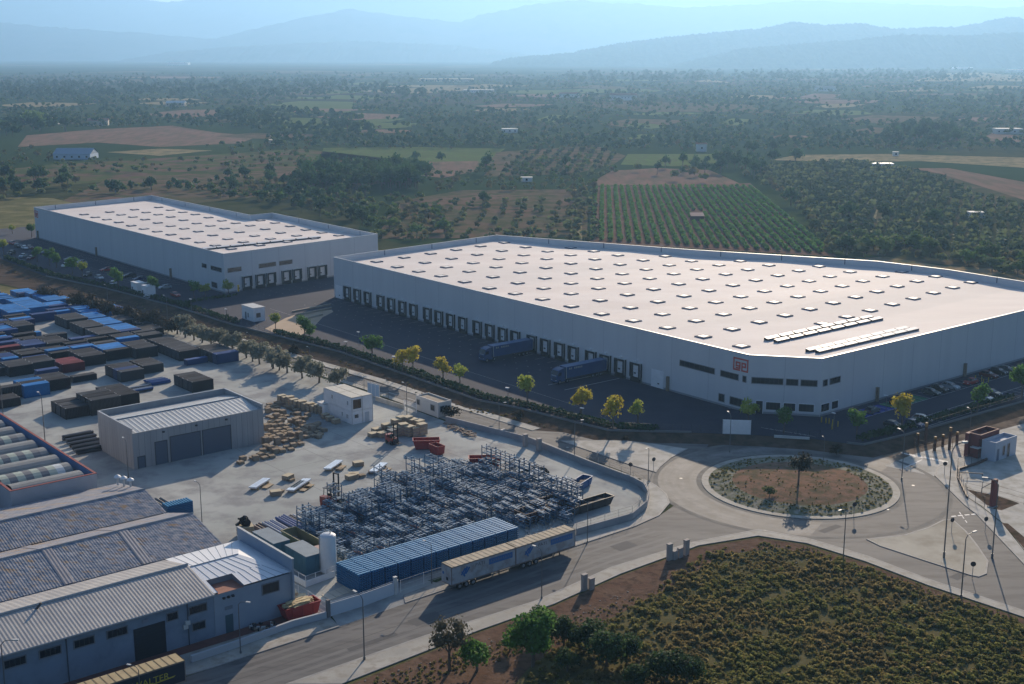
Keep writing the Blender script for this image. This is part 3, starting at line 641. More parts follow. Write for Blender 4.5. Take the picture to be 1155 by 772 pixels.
tag(mb.build('retaining_kerb', [M('sunlit_kerb', (.42, .34, .26), .8)], org=(*GG([(350, 352)])[0], PZ)), 'set of long low pale kerbs bordering the tan gravel corner between the warehouses', 'kerb')  # kerbs in one even warm pale tone
def low_wall(name, label, pts, w, z, h, mat, cat='wall'):
    m_ = MB(); m_.strip(pts, w, z, h); return tag(m_.build(name, mat, org=(*pts[0], z)), label, cat)
def fence(name, label, pts, h, z0, step=2.5, mesh_mat=None, post_mat=None, pr=.04, solid=0., bars=0, cat='fence', barr=.012):
    """posts with rails (and close upright bars) along a polyline; panel and posts are parts"""
    o = thing(name, label, cat, (*pts[0], z0)); pm = MB(); pp = []
    for a, b in zip(pts, pts[1:]):
        l = math.hypot(b[0]-a[0], b[1]-a[1]); n = max(1, int(l/step)); a3 = lambda t, z: (a[0]+(b[0]-a[0])*t, a[1]+(b[1]-a[1])*t, z)
        for k in range(n): pp.append(a3(k/n, 0)[:2])
        for zz in ((.12, .55, .97) if not solid else (.97,)): pm.tube(a3(0, z0+h*zz), a3(1, z0+h*zz), pr*.55, n=4, cap=False)
        if solid:
            fr = frame(a, b); pm.fbox(fr, 0, fr.len, -.05, .05, z0+.05, z0+h*solid)
        if bars:
            nb = int(l/bars)
            for k in range(nb): pm.tube(a3((k+.5)/nb, z0+.05), a3((k+.5)/nb, z0+h*.97), barr, n=3, cap=False)
    pp.append(pts[-1]); pm.build('fence_panel', mesh_mat or GREYM, o)
    first = None
    for (x, y) in pp[:100]:
        if first is None:
            q = MB(); q.tube((0, 0, 0), (0, 0, h), pr, n=5); first = q.build('post', post_mat or GREYM); c = first
        else: c = first.copy(); COL.objects.link(c)
        c.parent = o; c.location = (x-pts[0][0], y-pts[0][1], 0)
    return o
fl = offset_line(PE, .25)
fence('boundary_fence', 'dark mesh fence on the kerb along the dock side of both warehouse car parks', [fl[k] for k in range(2, 13)], 1.5, PZ+.25, 2.6, M('fence_wire', (.03, .035, .04), .7), DGREY, .035)
fence('boundary_fence', 'dark mesh fence on the kerb in front of the right-hand car park', [fl[k] for k in range(17, 21)], 1.4, PZ+.25, 2.6, M('fence_wire', (0, 0, 0)), DGREY, .035)
low_wall('boundary_kerb', 'grey concrete kerb wall along the dock side edge of the warehouse platform', PE[2:14], .35, PZ-.3, .6, M('kerb_dark', (.16, .165, .17), .8))
low_wall('boundary_kerb', 'grey concrete kerb wall along the right-hand car park edge', PE[16:21], .35, PZ-.3, .6, M('kerb_dark', (0, 0, 0)))
low_wall('sill_wall', 'short pale low wall at the pedestrian entrance below the warehouse windows', GG([(873, 493.5), (913, 496)], PZ), .4, PZ, .5, OFFW)
def cabin(name, label, px, L_, D_, h, mat, roof, rz=UA, z=PZ, cat='cabin', doors=(), wins=()):
    x, y = G(*px, z); o = thing(name, label, cat, (x, y, z)); b = MB(); p = [(x, y), add((x, y), (U, D_)), add((x, y), (U, D_), (W, L_)), add((x, y), (W, L_))]
    b.prism(p, z, z+h); b.build('wall', mat, o); r = MB(); r.prism(inset(p, -.08), z+h+.003, z+h+.12); r.build('roof', roof, o)
    fl_ = frame(p[3], p[0]); fr_ = frame(p[0], p[1])
    for fr, x0, x1, z0, z1, k in doors+wins if isinstance(doors, list) else []:
        f = fl_ if fr == 'l' else fr_
        if k == 'd': m_ = MB(); m_.fbox(f, x0, x1, .003, .05, z+z0, z+z1); m_.build('door', [M('cabin_door', (.17, .18, .2), .5)], o)
        else: window(o, f, x0, x1, z+z0, z+z1, 1, WHITE)
    return o
cabin('site_cabin', 'white portable guard cabin on the dock yard beside the tan gravel corner', (286.5, 363.5), 7.4, 3.8, 4.1, [WHITE], [OFFW], doors=[('l', 2.0, 2.9, .2, 2.4, 'd'), ('l', 3.7, 4.3, .9, 2.3, 'w')], wins=[('r', .8, 2.3, 1.2, 2.6, 'w')])
for px, lab in (((154.5, 332.3), 'left one of two white utility kiosks by the parked cars'), ((166.5, 336.6), 'right one of two white utility kiosks by the parked cars')):
    cabin('utility_kiosk', lab, px, 4.4, 2.9, 3.7, [WHITE], [WHITE], doors=[('l', .5, 1.5, .1, 2.2, 'w')], wins=[])
# white panel at the platform edge in front of the entrance
p = G(815, 489.5, PZ); q = G(846.5, 490.5, PZ); fr = frame(p, q); o = thing('blank_sign', 'large blank white panel at the kerb in front of the glazed warehouse corner', 'sign', (*p, PZ))
m_ = MB(); m_.fbox(fr, 0, fr.len, -.15, .15, PZ+.1, PZ+3.1); m_.build('panel', WHITE, o); m_ = MB(); m_.fbox(fr, -.05, fr.len+.05, -.2, .2, PZ, PZ+.1); m_.fbox(fr, -.08, 0, -.2, .2, PZ+.1, PZ+3.15); m_.fbox(fr, fr.len, fr.len+.08, -.2, .2, PZ+.1, PZ+3.15); m_.build('frame', GREYM, o)
fence('pedestrian_fence', 'dark green slatted fence between the dock yard and the white entrance panel', GG([(705, 485), (812, 488.5)], PZ), 1.5, PZ+.1, 2., DGREY, DGREY, .04, 0, .3)
fence('pedestrian_fence', 'dark slatted fence in front of the warehouse entrance bays', GG([(873, 492), (913, 494.5), (925, 494)], PZ), 1.5, PZ+.1, 2., DGREY, DGREY, .04, 0, .3)
# yellow bollards
def bollard_proto():
    m_ = MB(); m_.tube((0, 0, 0), (0, 0, 1.2), .11, n=8); o = m_.build('bollard', YEL); tag(o, 'x', 'bollard'); return o
BOL = bollard_proto()
for k, (x, y) in enumerate([(926.5, 475.5), (931.5, 476.5), (935, 477), (939, 478.5), (938.3, 483.5), (945, 480.5)]): place(BOL, G(x, y+1, PZ)+(PZ,), 0, 'yellow bollard in the cluster by the corner of the large warehouse', 'yellow bollards by the warehouse corner')
for k, (x, y) in enumerate([(1100, 427.5), (1107, 429), (1109, 431.5), (1114.7, 430)]): place(BOL, G(x, y+1.5, PZ)+(PZ,), 0, 'yellow bollard between the two red cars and the crossing stripes', 'yellow bollards by the red cars')
# ------------------------------------------------------------------ the storage yard
# --- grey workshop
def rect(px_near, L_, D_, z=0):                     # near corner, L_ along U, D_ along W
    p = G(*px_near, z); return [p, add(p, (U, L_)), add(p, (U, L_), (W, D_)), add(p, (W, D_))]
S = rect((151.5, 530), 28.6, 17.0); SZ = 8.2
shop = thing('workshop_building', 'grey concrete panel workshop with a pale ridged roof and shuttered gates', 'workshop', (*S[0], 0))
w = MB(); si = inset(S, .25)
for k in range(4): w.prism([S[k], S[(k+1) % 4], si[(k+1) % 4], si[k]], 0, SZ if k != 0 else SZ-.9)
for k in range(4):
    fr = frame(S[k], S[(k+1) % 4]); n = int(fr.len/1.2)
    for j in range(1, n): w.fbox(fr, fr.len*j/n-.03, fr.len*j/n+.03, .002, .02, 0, SZ-1, 1)
for k in (1, 2, 3):
    fr = frame(S[k], S[(k+1) % 4]); w.fbox(fr, 0, fr.len, -.3, .04, SZ+.002, SZ+.1, 2)
w.build('wall', [M('panel_concrete', (.34, .345, .35), .85, (.29, .295, .30), .35, stretch=(R(39), 1.5, 1.5, .15)), M('panel_joint', (.2, .205, .21), .9), M('shop_trim', (.42, .44, .46), .6)], shop)
r = MB(); ins = inset(S, .27); mid0 = tuple((ins[0][k]*.5+ins[3][k]*.5) for k in (0, 1)); mid1 = tuple((ins[1][k]*.5+ins[2][k]*.5) for k in (0, 1))
P3 = lambda p, z: (p[0], p[1], z)
r.corr(P3(ins[0], SZ-1.0), P3(ins[1], SZ-1.0), P3(mid1, SZ-.1), P3(mid0, SZ-.1), 1.0, .05); r.corr(P3(ins[3], SZ-1.3), P3(ins[2], SZ-1.3), P3(mid1, SZ-.1), P3(mid0, SZ-.1), 1.0, .05)
for k in range(28):
    t = (k+.5)/28; a = Vector(P3(ins[0], SZ-.98)).lerp(Vector(P3(ins[1], SZ-.98)), t); b = Vector(P3(mid0, SZ-.08)).lerp(Vector(P3(mid1, SZ-.08)), t); r.tube(a, b, .06, n=4, m=1)
r.tube(P3(mid0, SZ-.03), P3(mid1, SZ-.03), .14, n=5, m=1)
r.build('roof', [M('sheet_roof', (.52, .52, .5), .5, (.46, .46, .44), .3, metal=.1), TRIM], shop)
fS = frame(S[0], S[1]); SHUT = M('shutter', (.10, .125, .17), .5, metal=.2)
for px0, px1, h, mt in ((156, 163, 2.3, 'door'), (176, 188.5, 4.6, 'shutter_gate'), (193, 226, 5.1, 'shutter_gate'), (229.5, 260, 5.1, 'shutter_gate')):
    x0, x1 = along(fS, px0, 2), along(fS, px1, 2); m_ = MB(); m_.fbox(fS, x0, x1, .003, .05, 0, h)
    for k in range(int(h/.35)): m_.fbox(fS, x0+.05, x1-.05, .051, .07, .1+k*.35, .14+k*.35)
    for a, b, c, d in ((x0-.18, x0, 0, h+.18), (x1, x1+.18, 0, h+.18), (x0, x1, h, h+.18)): m_.fbox(fS, a, b, .003, .09, c, d, 1)
    m_.build(mt, [SHUT, M('gate_frame', (.07, .075, .085), .6)], shop)
for px in (184, 221, 255): 
    x = along(fS, px, 6.5); m_ = MB(); m_.fbox(fS, x-.2, x+.2, .02, .35, 6.4, 6.7); m_.build('wall_light', DGREY, shop)
# --- storage containers
def container_mesh(cm, cn, Lc=6.1, Wc=2.4, H=2.55):
    b = MB(); nx = 22
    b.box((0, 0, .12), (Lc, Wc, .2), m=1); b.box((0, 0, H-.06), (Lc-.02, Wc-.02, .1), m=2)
    for s in (-1, 1):
        for k in range(nx):
            x0 = -Lc/2+.12+(Lc-.24)*k/nx; x1 = x0+(Lc-.24)/nx; xm = (x0+x1)/2; y0, y1 = s*(Wc/2-.02), s*(Wc/2-.09)
            q = [(x0, y0), (x0+.08, y0), (xm-.02, y1), (xm+.06, y1), (x1, y0)]
            for a, c in zip(q, q[1:]): b.quad((a[0], a[1], .2), (c[0], c[1], .2), (c[0], c[1], H-.1), (a[0], a[1], H-.1))
        b.quad((s*(Lc/2-.05), -Wc/2, .2), (s*(Lc/2-.05), Wc/2, .2), (s*(Lc/2-.05), Wc/2, H-.1), (s*(Lc/2-.05), -Wc/2, H-.1))
    for sx in (-1, 1):
        for sy in (-1, 1): b.box((sx*(Lc/2-.08), sy*(Wc/2-.08), H/2), (.18, .18, H), m=1)
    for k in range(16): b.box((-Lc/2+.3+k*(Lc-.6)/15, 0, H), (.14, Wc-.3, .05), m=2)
    for sx in (-1, 1):
        for sy in (-1, 1): b.box((sx*(Lc/2-.1), sy*(Wc/2-.1), H+.02), (.2, .2, .08), m=3)
    return b.build(cn, cm)
def container_proto(name, col, cat):
    m = M(name+'_paint', col, .55, tuple(v*.8 for v in col), .35, rnd=.22); t = M(name+'_roof', tuple(v*1.6+.03 for v in col), .8, tuple(v*1.2+.02 for v in col), .4, rnd=.18, spec=.15); e = M(name+'_frame', tuple(v*.75 for v in col), .5)  # roof colour lifted above the walls, standing in for sunlit tops
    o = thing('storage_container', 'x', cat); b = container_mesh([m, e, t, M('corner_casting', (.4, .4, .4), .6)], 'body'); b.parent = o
    for s in (-1, 1):
        d = MB(); d.box((-3.06, s*.58, 1.3), (.06, 1.1, 2.2), m=0)
        for y in (.25, .85): d.tube((-3.11, s*y, .25), (-3.11, s*y, 2.35), .03, n=4, m=1)
        q = d.build('door', [m, GREYM], o)
    return o
CB = container_proto('blue_container', (.014, .165, .40), 'container'); CK = container_proto('black_container', (.014, .015, .02), 'container'); CR = container_proto('red_container', (.15, .02, .03), 'container'); CD = container_proto('navy_container', (.015, .05, .15), 'container'); CG_ = container_proto('grey_container', (.035, .038, .043), 'container')
CKIND = {'b': (CB, 'bright blue', 'bright blue storage containers in the yard'), 'k': (CK, 'black', 'black storage containers in the yard'), 'r': (CR, 'dark red', 'dark red storage containers in the yard'), 'n': (CD, 'navy blue', 'navy storage containers in the yard'), 'g': (CG_, 'charcoal grey', 'charcoal storage containers in the yard')}
BLOCKS = [  # near corner px, length along U, depth along W, height, colours front to back, where
    ((74.7, 474), 8, 9, 2.5, 'kgk', 'in the isolated block behind the lower left lamp mast'), ((104, 470), 7, 9, 3.6, 'gkg', 'in the tall block left of the grey workshop'), ((130, 462), 6, 11, 3.0, 'kkkg', 'in the block just behind the left end of the grey workshop'),
    ((28, 450), 6.1, 7.5, 3.0, 'bkb', 'under the large bright blue lid left of the workshop'), ((52, 443), 6.1, 7.5, 2.8, 'kgk', 'beside the large bright blue lid, left of the workshop'), ((43, 428), 5.5, 2.4, 2.0, 'n', 'lying low behind the large bright blue lid'), ((-8, 463), 6.4, 5, 2.0, 'kk', 'at the left frame edge of the yard, second row from the front'), ((-14, 455), 8.5, 2.5, 3.0, 'g', 'at the left frame edge of the yard'),
    ((83, 432.5), 6, 2.4, 1.5, 'k', 'single and low on the open slab behind the workshop'),
    ((11, 426), 6, 5, 2.6, 'kg', 'in the long dark row left of the red pair'), ((37, 421), 6, 5, 2.6, 'gk', 'in the dark row next to the red pair'), ((71, 421.7), 5.8, 5, 2.3, 'rr', 'of the red pair in mid yard'), ((93, 414.6), 6.3, 7.4, 2.7, 'kgk', 'right of the red pair in mid yard'),
    ((121, 408), 7, 7, 2.7, 'kbb', 'in the row behind the red pair'), ((154, 406), 6.1, 7.4, 2.9, 'gkg', 'in mid yard in front of the long grey block'),
    ((5, 415), 4, 5, 2.2, 'bn', 'at the left frame edge behind the dark row'), ((-3, 404), 6.5, 3, 2.5, 'r', 'standing alone at the left frame edge of the yard'), ((28, 401), 6.5, 5, 2.5, 'nn', 'in the small navy stack left of mid yard'), ((54.5, 398.4), 6, 7.2, 2.5, 'kgk', 'behind the red pair on the left of the yard'),
    ((17.5, 391), 6, 2.6, 1.9, 'k', 'behind the small navy stack'), ((-3, 391), 4.6, 2.6, 2.1, 'n', 'low at the left frame edge'), ((21.4, 383), 6.5, 2.4, 1.3, 'b', 'thin and low in the left rows'), ((-4, 384), 6.3, 5, 2.5, 'nb', 'by the left frame edge below the blue field'), ((16, 379.5), 6, 6, 2.7, 'gkg', 'standing dark below the bright blue field'),
    ((81, 391), 7.4, 2.4, 2.0, 'n', 'standing alone in front of the long dark row'),
    ((112, 388), 6.5, 7.5, 2.6, 'ggg', 'front third of the long dark row in the back yard'), ((94, 380), 6.5, 7.5, 2.6, 'ggg', 'middle third of the long dark row in the back yard'), ((76, 372), 6.5, 7.5, 2.8, 'gkg', 'rear third of the long dark row in the back yard'),
    ((133.6, 384), 7, 8, 2.4, 'nbb', 'front of the long bright blue row'), ((114, 376), 6.8, 7.5, 2.4, 'bbb', 'middle of the long bright blue row'), ((97, 369), 6.8, 6, 2.4, 'bb', 'rear of the long bright blue row'),
    ((137, 371), 7, 6, 2.4, 'gg', 'in the rear grey pair by the hedge'), ((159, 381), 7, 5, 2.0, 'gk', 'by the hedge right of the long bright blue row'),
    ((203, 408), 6.1, 20, 2.6, 'kgggggkg', 'in the long grey block along the olive row'), ((211, 413), 6, 1.8, 1.5, 'n', 'low in front of the long grey block'), ((244.7, 411.6), 6.4, 10, 2.7, 'nggk', 'at the right end of the long grey block'),
    ((137, 431.8), 6, 7.5, 2.6, 'gnk', 'in the small block behind the workshop'), ((161.6, 423), 5.6, 5.6, 2.2, 'gk', 'right of the small block behind the workshop'), ((217, 443.4), 5.6, 10, 2.6, 'kgkg', 'in the block directly behind the workshop roof'),
    ((11, 363), 6.7, 12, 2.7, 'bbbbb', 'in the bright blue field, left part'), ((37, 364.6), 7.4, 2.4, 2.5, 'n', 'front right of the bright blue field'), ((31, 357.5), 7, 17, 2.6, 'bbbbbbb', 'in the bright blue field, right part'), ((-8, 360), 6, 10, 2.4, 'bbbb', 'in the bright blue field at the left frame edge'),
    ((56, 353), 6, 5, 2.0, 'nb', 'behind the bright blue field'), ((54, 347), 6, 8, 2.1, 'bbb', 'at the back of the bright blue field'), ((78, 354.5), 8, 5, 1.4, 'kn', 'thin and low by the rear hedge'), ((40, 341), 6, 7.5, 2.0, 'bnb', 'in the last rows at the back of the yard'), ((62, 345), 6, 5, 1.5, 'kb', 'in the last rows by the rear hedge'), ((22, 337), 6, 6, 1.6, 'nb', 'in the furthest row of the yard')]
CPOS = []
for px, L_, D_, H, kinds, where in BLOCKS:
    p = G(*px)
    if D_ >= 5 and 330 < px[1] < 440 and px != (203, 408): D_ *= 1+1/len(kinds); kinds += kinds[-1]
    n = len(kinds); wd = D_/n
    for k, c in enumerate(kinds):
        pr, nm, grp = CKIND[c]; q = add(p, (U, L_/2), (W, (k+.5)*wd+random.uniform(-.05, .05))); CPOS.append((q[0], q[1], L_))
        place(pr, (q[0], q[1], .02), UA+random.uniform(-.012, .012), f'{nm} container {where}', grp, (L_/6.1, min(1.12, (wd-.06)/2.4), H/2.55))
FILLZ = [(-20, 333), (60, 339), (115, 350), (172, 370), (182, 384), (150, 396), (128, 404), (95, 409), (62, 417), (-20, 428)]
org = G(60, 420); rf = random.Random(3)
for i in range(-16, 14):
    for j in range(-8, 50):
        q = add(org, (U, i*6.9), (W, j*2.55)); px = I(*q)
        if not pip(px[0], px[1], FILLZ) or rf.random() < .1 or (30 < px[0] < 62 and 366 < px[1] < 386): continue
        if any(abs((q[0]-a)*U[0]+(q[1]-b)*U[1]) < (l_/2+3.2) and abs((q[0]-a)*W[0]+(q[1]-b)*W[1]) < 2.42 for a, b, l_ in CPOS): continue
        c = rf.choice('bbbnn' if px[1] < 362 else 'kkggbnkg'); pr, nm, grp = CKIND[c]
        place(pr, (*q, .02), UA+rf.uniform(-.01, .01), f'{nm} container packed between the marked blocks of the rear yard' if False else f'{nm} container in the tightly packed rear rows of the yard', grp, (1, 1, rf.uniform(.7, .95)))
# --- long stack of blue ribbed panels beside the street
def panel_stack_mesh():
    s = MB(); n = 8; Wd, Dp, H = 2.22, 6.4, 3.1
    s.box((0, 0, H/2), (Wd-.25, Dp-.25, H-.1), m=3)  # near-black inner block puts shade into the gaps between layers
    for k in range(n):
        z0 = k*H/n; s.box((0, 0, z0+.2), (Wd, Dp, .22), m=0)
        for x in range(5): s.box((-Wd/2+.2+x*(Wd-.4)/4, 0, z0+.36), (.16, Dp+.16, .09), m=1)
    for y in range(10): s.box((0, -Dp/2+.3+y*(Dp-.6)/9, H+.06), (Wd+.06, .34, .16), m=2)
    return s
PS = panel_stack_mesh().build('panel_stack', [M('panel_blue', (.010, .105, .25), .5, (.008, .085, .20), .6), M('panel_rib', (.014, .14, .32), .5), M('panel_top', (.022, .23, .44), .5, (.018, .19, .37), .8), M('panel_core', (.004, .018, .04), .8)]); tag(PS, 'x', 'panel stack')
p0 = G(405, 672)
for k in range(13):
    place(PS, (*add(p0, (U, 1.2+2.42*k), (W, 3.3)), .02), UA, 'stack of bright blue ribbed steel panels in the long row behind the white trailers', 'blue panel stacks along the street')
for k, (x, y, a) in enumerate([(197, 583, .66)]):
    place(PS, (*G(201, 582), .02), UA+math.pi/2, 'single small blue panel stack beside the corner of the rusty tiled roof', None, (1.0, .75, .8))
# --- steel racks
def rack_mesh(h, levels, seed, D=2.7, Wd=1.25):
    r = random.Random(seed); us = []
    for sx in (-1, 1):
        u = MB(); us.append(u)
        for sy in (-1, 1): u.box((sx*D/2, sy*Wd/2, h/2), (.12, .12, h))
        for k in range(max(1, int(h/1.1))): u.tube((sx*D/2, -Wd/2, .2+k*1.1), (sx*D/2, Wd/2, min(h, 1.2+k*1.1)), .035, n=3, cap=False)
    b = MB()
    for z in levels:
        for sy in (-1, 1): b.box((0, sy*Wd/2, z), (D, .07, .14), m=0)
        for k in range(r.randint(3, 6)):
            x = r.uniform(-D/2+.2, D/2-.2); b.box((x, 0, z+.1), (.12, Wd+.25, .08), r.uniform(-.15, .15), m=r.choice([0, 1, 1, 2]))
        for k in range(r.randint(0, 3)):
            b.box((r.uniform(-.3, .3), r.uniform(-.45, .45), z+.2), (D*r.uniform(.6, 1.), .1, .1), r.uniform(-.06, .06), m=r.choice([0, 1, 2, 3]))
    return us, b
RACKM = [M('rack_blue', (.045, .105, .18), .5, (.07, .145, .23), 1.2), M('rack_zinc', (.42, .53, .62), .5), M('rack_slate', (.11, .20, .28), .5), M('rack_orange', (.30, .09, .05), .6)]
RACKS = []
for k, (h, lv) in enumerate([(1.5, (.35, .9, 1.4)), (2.0, (.4, 1.0, 1.6, 1.95)), (2.6, (.4, 1.0, 1.6, 2.2, 2.5)), (1.3, (.3, .7, 1.1)), (4.6, (.7, 1.9, 3.1, 4.2))]):
    o = thing('steel_rack', 'x', 'rack'); u, b = rack_mesh(h, lv, k); [q_.build('upright', [RACKM[0]], o) for q_ in u]; b.build('beam', RACKM, o); RACKS.append(o)
RZONE = [(341, 608), (346, 584), (378, 566), (405, 560), (450, 541), (500, 528), (545, 526), (590, 533), (640, 548), (655, 562), (640, 590), (596, 598), (588, 596), (560, 592), (540, 595), (400, 642), (383, 636)]
cnt = 0; org = G(343, 606)
for i in range(-2, 34):
    for j in range(-14, 26):
        q = add(org, (U, i*1.95), (W, j*2.95+(i % 3)*.7))
        px = I(*q)
        if not pip(px[0], px[1], RZONE) or random.random() < .04: continue
        tall = (i % 4 == 0 and 3 <= j and px[1] < 640-.22*px[0]+14)
        k = 4 if (px[1] < 665-.25*px[0] and random.random() < .1 or (i % 6 == 0 and pip(px[0], px[1]-13, RZONE) is False)) else random.choice([0, 1, 1, 2, 3, 0])
        place(RACKS[k], (q[0]+random.uniform(-.15, .15), q[1]+random.uniform(-.15, .15), .02), UA+math.pi/2+random.uniform(-.05, .05), ['low', 'waist high', 'head high', 'flat', 'tall open'][k]+' steel blue rack in the dense rack field behind the blue panel stacks', 'steel racks in the yard'); cnt += 1
for (x, y, j) in [(x, y, j) for x, y in ((344, 601), (350, 599), (402, 586), (409, 584), (434, 573), (441, 571), (467, 563), (474, 560), (497, 551), (503, 549), (630, 566), (637, 568)) for j in (0, 1)]:
    place(RACKS[4], (*add(G(x, y), (W, -2.75*j)), .02), UA+math.pi/2, 'tall open steel blue rack standing up at the edge of the rack field', 'steel racks in the yard')
# --- timber pallets beside the workshop
def pallet_stack(n, seed):
    r = random.Random(seed); s = MB()
    for k in range(n):
        z = k*.16; ox, oy = r.uniform(-.04, .04), r.uniform(-.04, .04)
        for y in range(6): s.box((ox, oy-.5+y*.2, z+.14), (1.2, .13, .03), m=r.choice([0, 1]))
        for y in (-.5, 0, .5): s.box((ox, oy+y, z+.06), (1.2, .12, .1), m=1)
    return s
PALM = [WOOD, WOODG]
PAL = []
for k, n in enumerate((2, 4, 6, 8, 3)):
    o = pallet_stack(n, k).build('pallet_stack', PALM); tag(o, 'x', 'pallets'); PAL.append(o)
PZONE = [(300, 457), (318, 452), (345, 461), (352, 474), (368, 487), (362, 495), (340, 503), (322, 512), (296, 520), (276, 528), (262, 526), (292, 508), (299, 500)]
used_p = []
org = G(262, 526)
for i in range(-4, 22):
    for j in range(-6, 22):
        q = add(org, (U, i*1.75+random.uniform(-.2, .2)), (W, j*1.75+random.uniform(-.2, .2))); px = I(*q)
        if pip(px[0], px[1], PZONE) and random.random() < .82:
            place(random.choice(PAL), (*q, .02), UA+random.uniform(-.3, .3), 'weathered stack of timber pallets in the brown cluster beside the grey workshop', 'pallet stacks beside the workshop', (1, 1, random.uniform(.8, 1.5)))
def crate_proto():
    o = thing('timber_crate', 'x', 'crate'); b = MB(); b.box((0, 0, .6), (1.6, 1.2, 1.05)); 
    for z in (.25, .6, .95):
        for s in (-1, 1): b.box((0, s*.61, z), (1.6, .03, .22), m=1); b.box((s*.81, 0, z), (.03, 1.2, .22), m=1)
    b.build('box', [WOOD, WOODG], o); l = MB(); l.box((0, 0, 1.16), (1.66, 1.26, .06)); l.build('lid', [M('crate_lid', (.5, .42, .28), .8)], o); return o
CRT = crate_proto()
for k in range(11):
    a = G(318+4.6*k, 457+1.05*k-(2 if k < 3 else 0)); place(CRT, (*a, .02), UA+random.uniform(-.1, .1), 'brown timber crate in the row at the back of the pallet cluster', 'crates behind the pallets', (1.1, 1, random.uniform(1.4, 1.9)))
for k, (x, y, s) in enumerate([(436, 487, 1.5), (443, 490, 1.4), (449, 492, 1.8), (455, 491, 2.2), (462, 492, 1.9), (469, 492, 1.7), (476, 491, 2.2), (447, 486, 2.2), (453, 484, 2.4), (460, 484, 2.4), (466, 485, 2.1), (473, 486, 2.), (425, 489, 1.), (431, 493, .9), (421, 493, .8)]):
    place(CRT, (*G(x, y), .02), UA+random.uniform(-.2, .2), ('big yellow brown crate in the heap between the white offices and the gatehouse' if k < 12 else 'small crate at the left foot of the yellow brown crate heap'), 'crates in the yellow brown heap', (1.15, 1.3, s))
# --- sheet bundles on the slab
sh = thing('sheet_bundle', 'x', 'sheet stack'); m_ = MB()
for k in range(3): m_.box((-.55+k*.55, 0, .62+.03*k), (.46, 5.6, .28))
m_.build('sheets', [M('aluminium_sheet', (.72, .74, .76), .3, metal=.3)], sh); m_ = MB()
for y in (-1.9, 0, 1.9): m_.box((0, y, .25), (1.8, .2, .45))
m_.box((1.6, .2, .18), (1.1, 2.6, .14), m=0); m_.build('bearer', [WOOD], sh)
for (x, y, lab, dr) in ((293, 549, 'white bundle of sheets furthest left on the open slab', -.25), (339, 549.5, 'white bundle of sheets next to the red forklift', -.25), (376, 528, 'white bundle of sheets in front of the crate heap', -.25), (427, 531, 'rightmost white bundle of sheets, by the rack field', -.2), (335, 552, 'lower white bundle of sheets near the forklift', -.25)):
    place(sh, (*G(x, y), .02), -.22+dr*.4, lab, 'sheet bundles on the slab')
for (x, y, lab) in ((311, 559, 'opened timber crate on the slab left of the forklift'), (325, 541, 'low brown crate on the slab by the left sheet bundles'), (404, 526, 'brown crate with a white cover in mid slab'), (399, 539, 'scattered pale crate behind the racks in mid slab'), (396, 541, 'white topped crate in mid slab')):
    place(CRT, (*G(x, y), .02), random.uniform(0, 1.5), lab, None, (1.2, 1.2, .8))
for (x, y, lab) in ((316, 556, 'loose pallet beside the opened timber crate'), (383, 531, 'loose pallet at the sheet bundle in front of the crate heap'), (419, 534, 'loose pallet left of the rightmost sheet bundle'), (408, 538, 'loose pale pallet in mid slab'), (328, 543, 'loose pallet by the low brown crate')):
    place(PAL[0], (*G(x, y), .02), random.uniform(0, 1.5), lab)
# --- red skips
def skip(label, loc, rz, s, cat='skip', mat=RED):
    o = thing('waste_skip', label, cat); b = MB(); L_, Wd, H = 5.5, 2.3, 1.7
    pr = [(-L_/2+.5, 0), (L_/2-.5, 0), (L_/2, H), (-L_/2, H)]
    for s_ in (-1, 1):
        b.quad(*[(x, s_*Wd/2, z+.15) for x, z in pr]); b.quad(*[(x*.97, s_*(Wd/2-.08), z+.16) for x, z in pr])
        for x in (-1.6, 0, 1.6): b.box((x, s_*(Wd/2+.05), 1.), (.14, .1, 1.6))
        b.box((0, s_*Wd/2, H+.18), (L_, .16, .12))
    for e in (-1, 1):
        b.quad((e*(L_/2-.5), -Wd/2, .15), (e*(L_/2-.5), Wd/2, .15), (e*L_/2, Wd/2, H+.15), (e*L_/2, -Wd/2, H+.15)); b.box((e*L_/2, 0, H+.18), (.16, Wd, .12))
    b.quad((-L_/2+.5, -Wd/2, .2), (L_/2-.5, -Wd/2, .2), (L_/2-.5, Wd/2, .2), (-L_/2+.5, Wd/2, .2)); b.box((0, 0, .1), (L_-1.2, Wd*.6, .18)); b.build('body', [mat], o)
    f = MB()
    for k in range(9): f.box((-1.8+.45*k, random.uniform(-.5, .5), random.uniform(1.1, 1.2)), (1.2, .5, .35), random.uniform(0, 3))
    f.build('rubble', [M('skip_rubble', (.16, .13, .11), .9)], o); o.scale = s; o.location = loc; o.rotation_euler = (0, 0, rz); return o
skip('dark red open skip in front of the yellow brown crate heap', (*G(481, 506), .02), .1, (1, 1, 1.05)); skip('small bright red skip standing in front of the dark red one', (*G(493, 512), .02), UA+1.57, (.55, .8, 1))
skip('long dark red skip behind the far edge of the rack field', (*G(547, 527), .02), .05, (1.15, 1, 1.1))
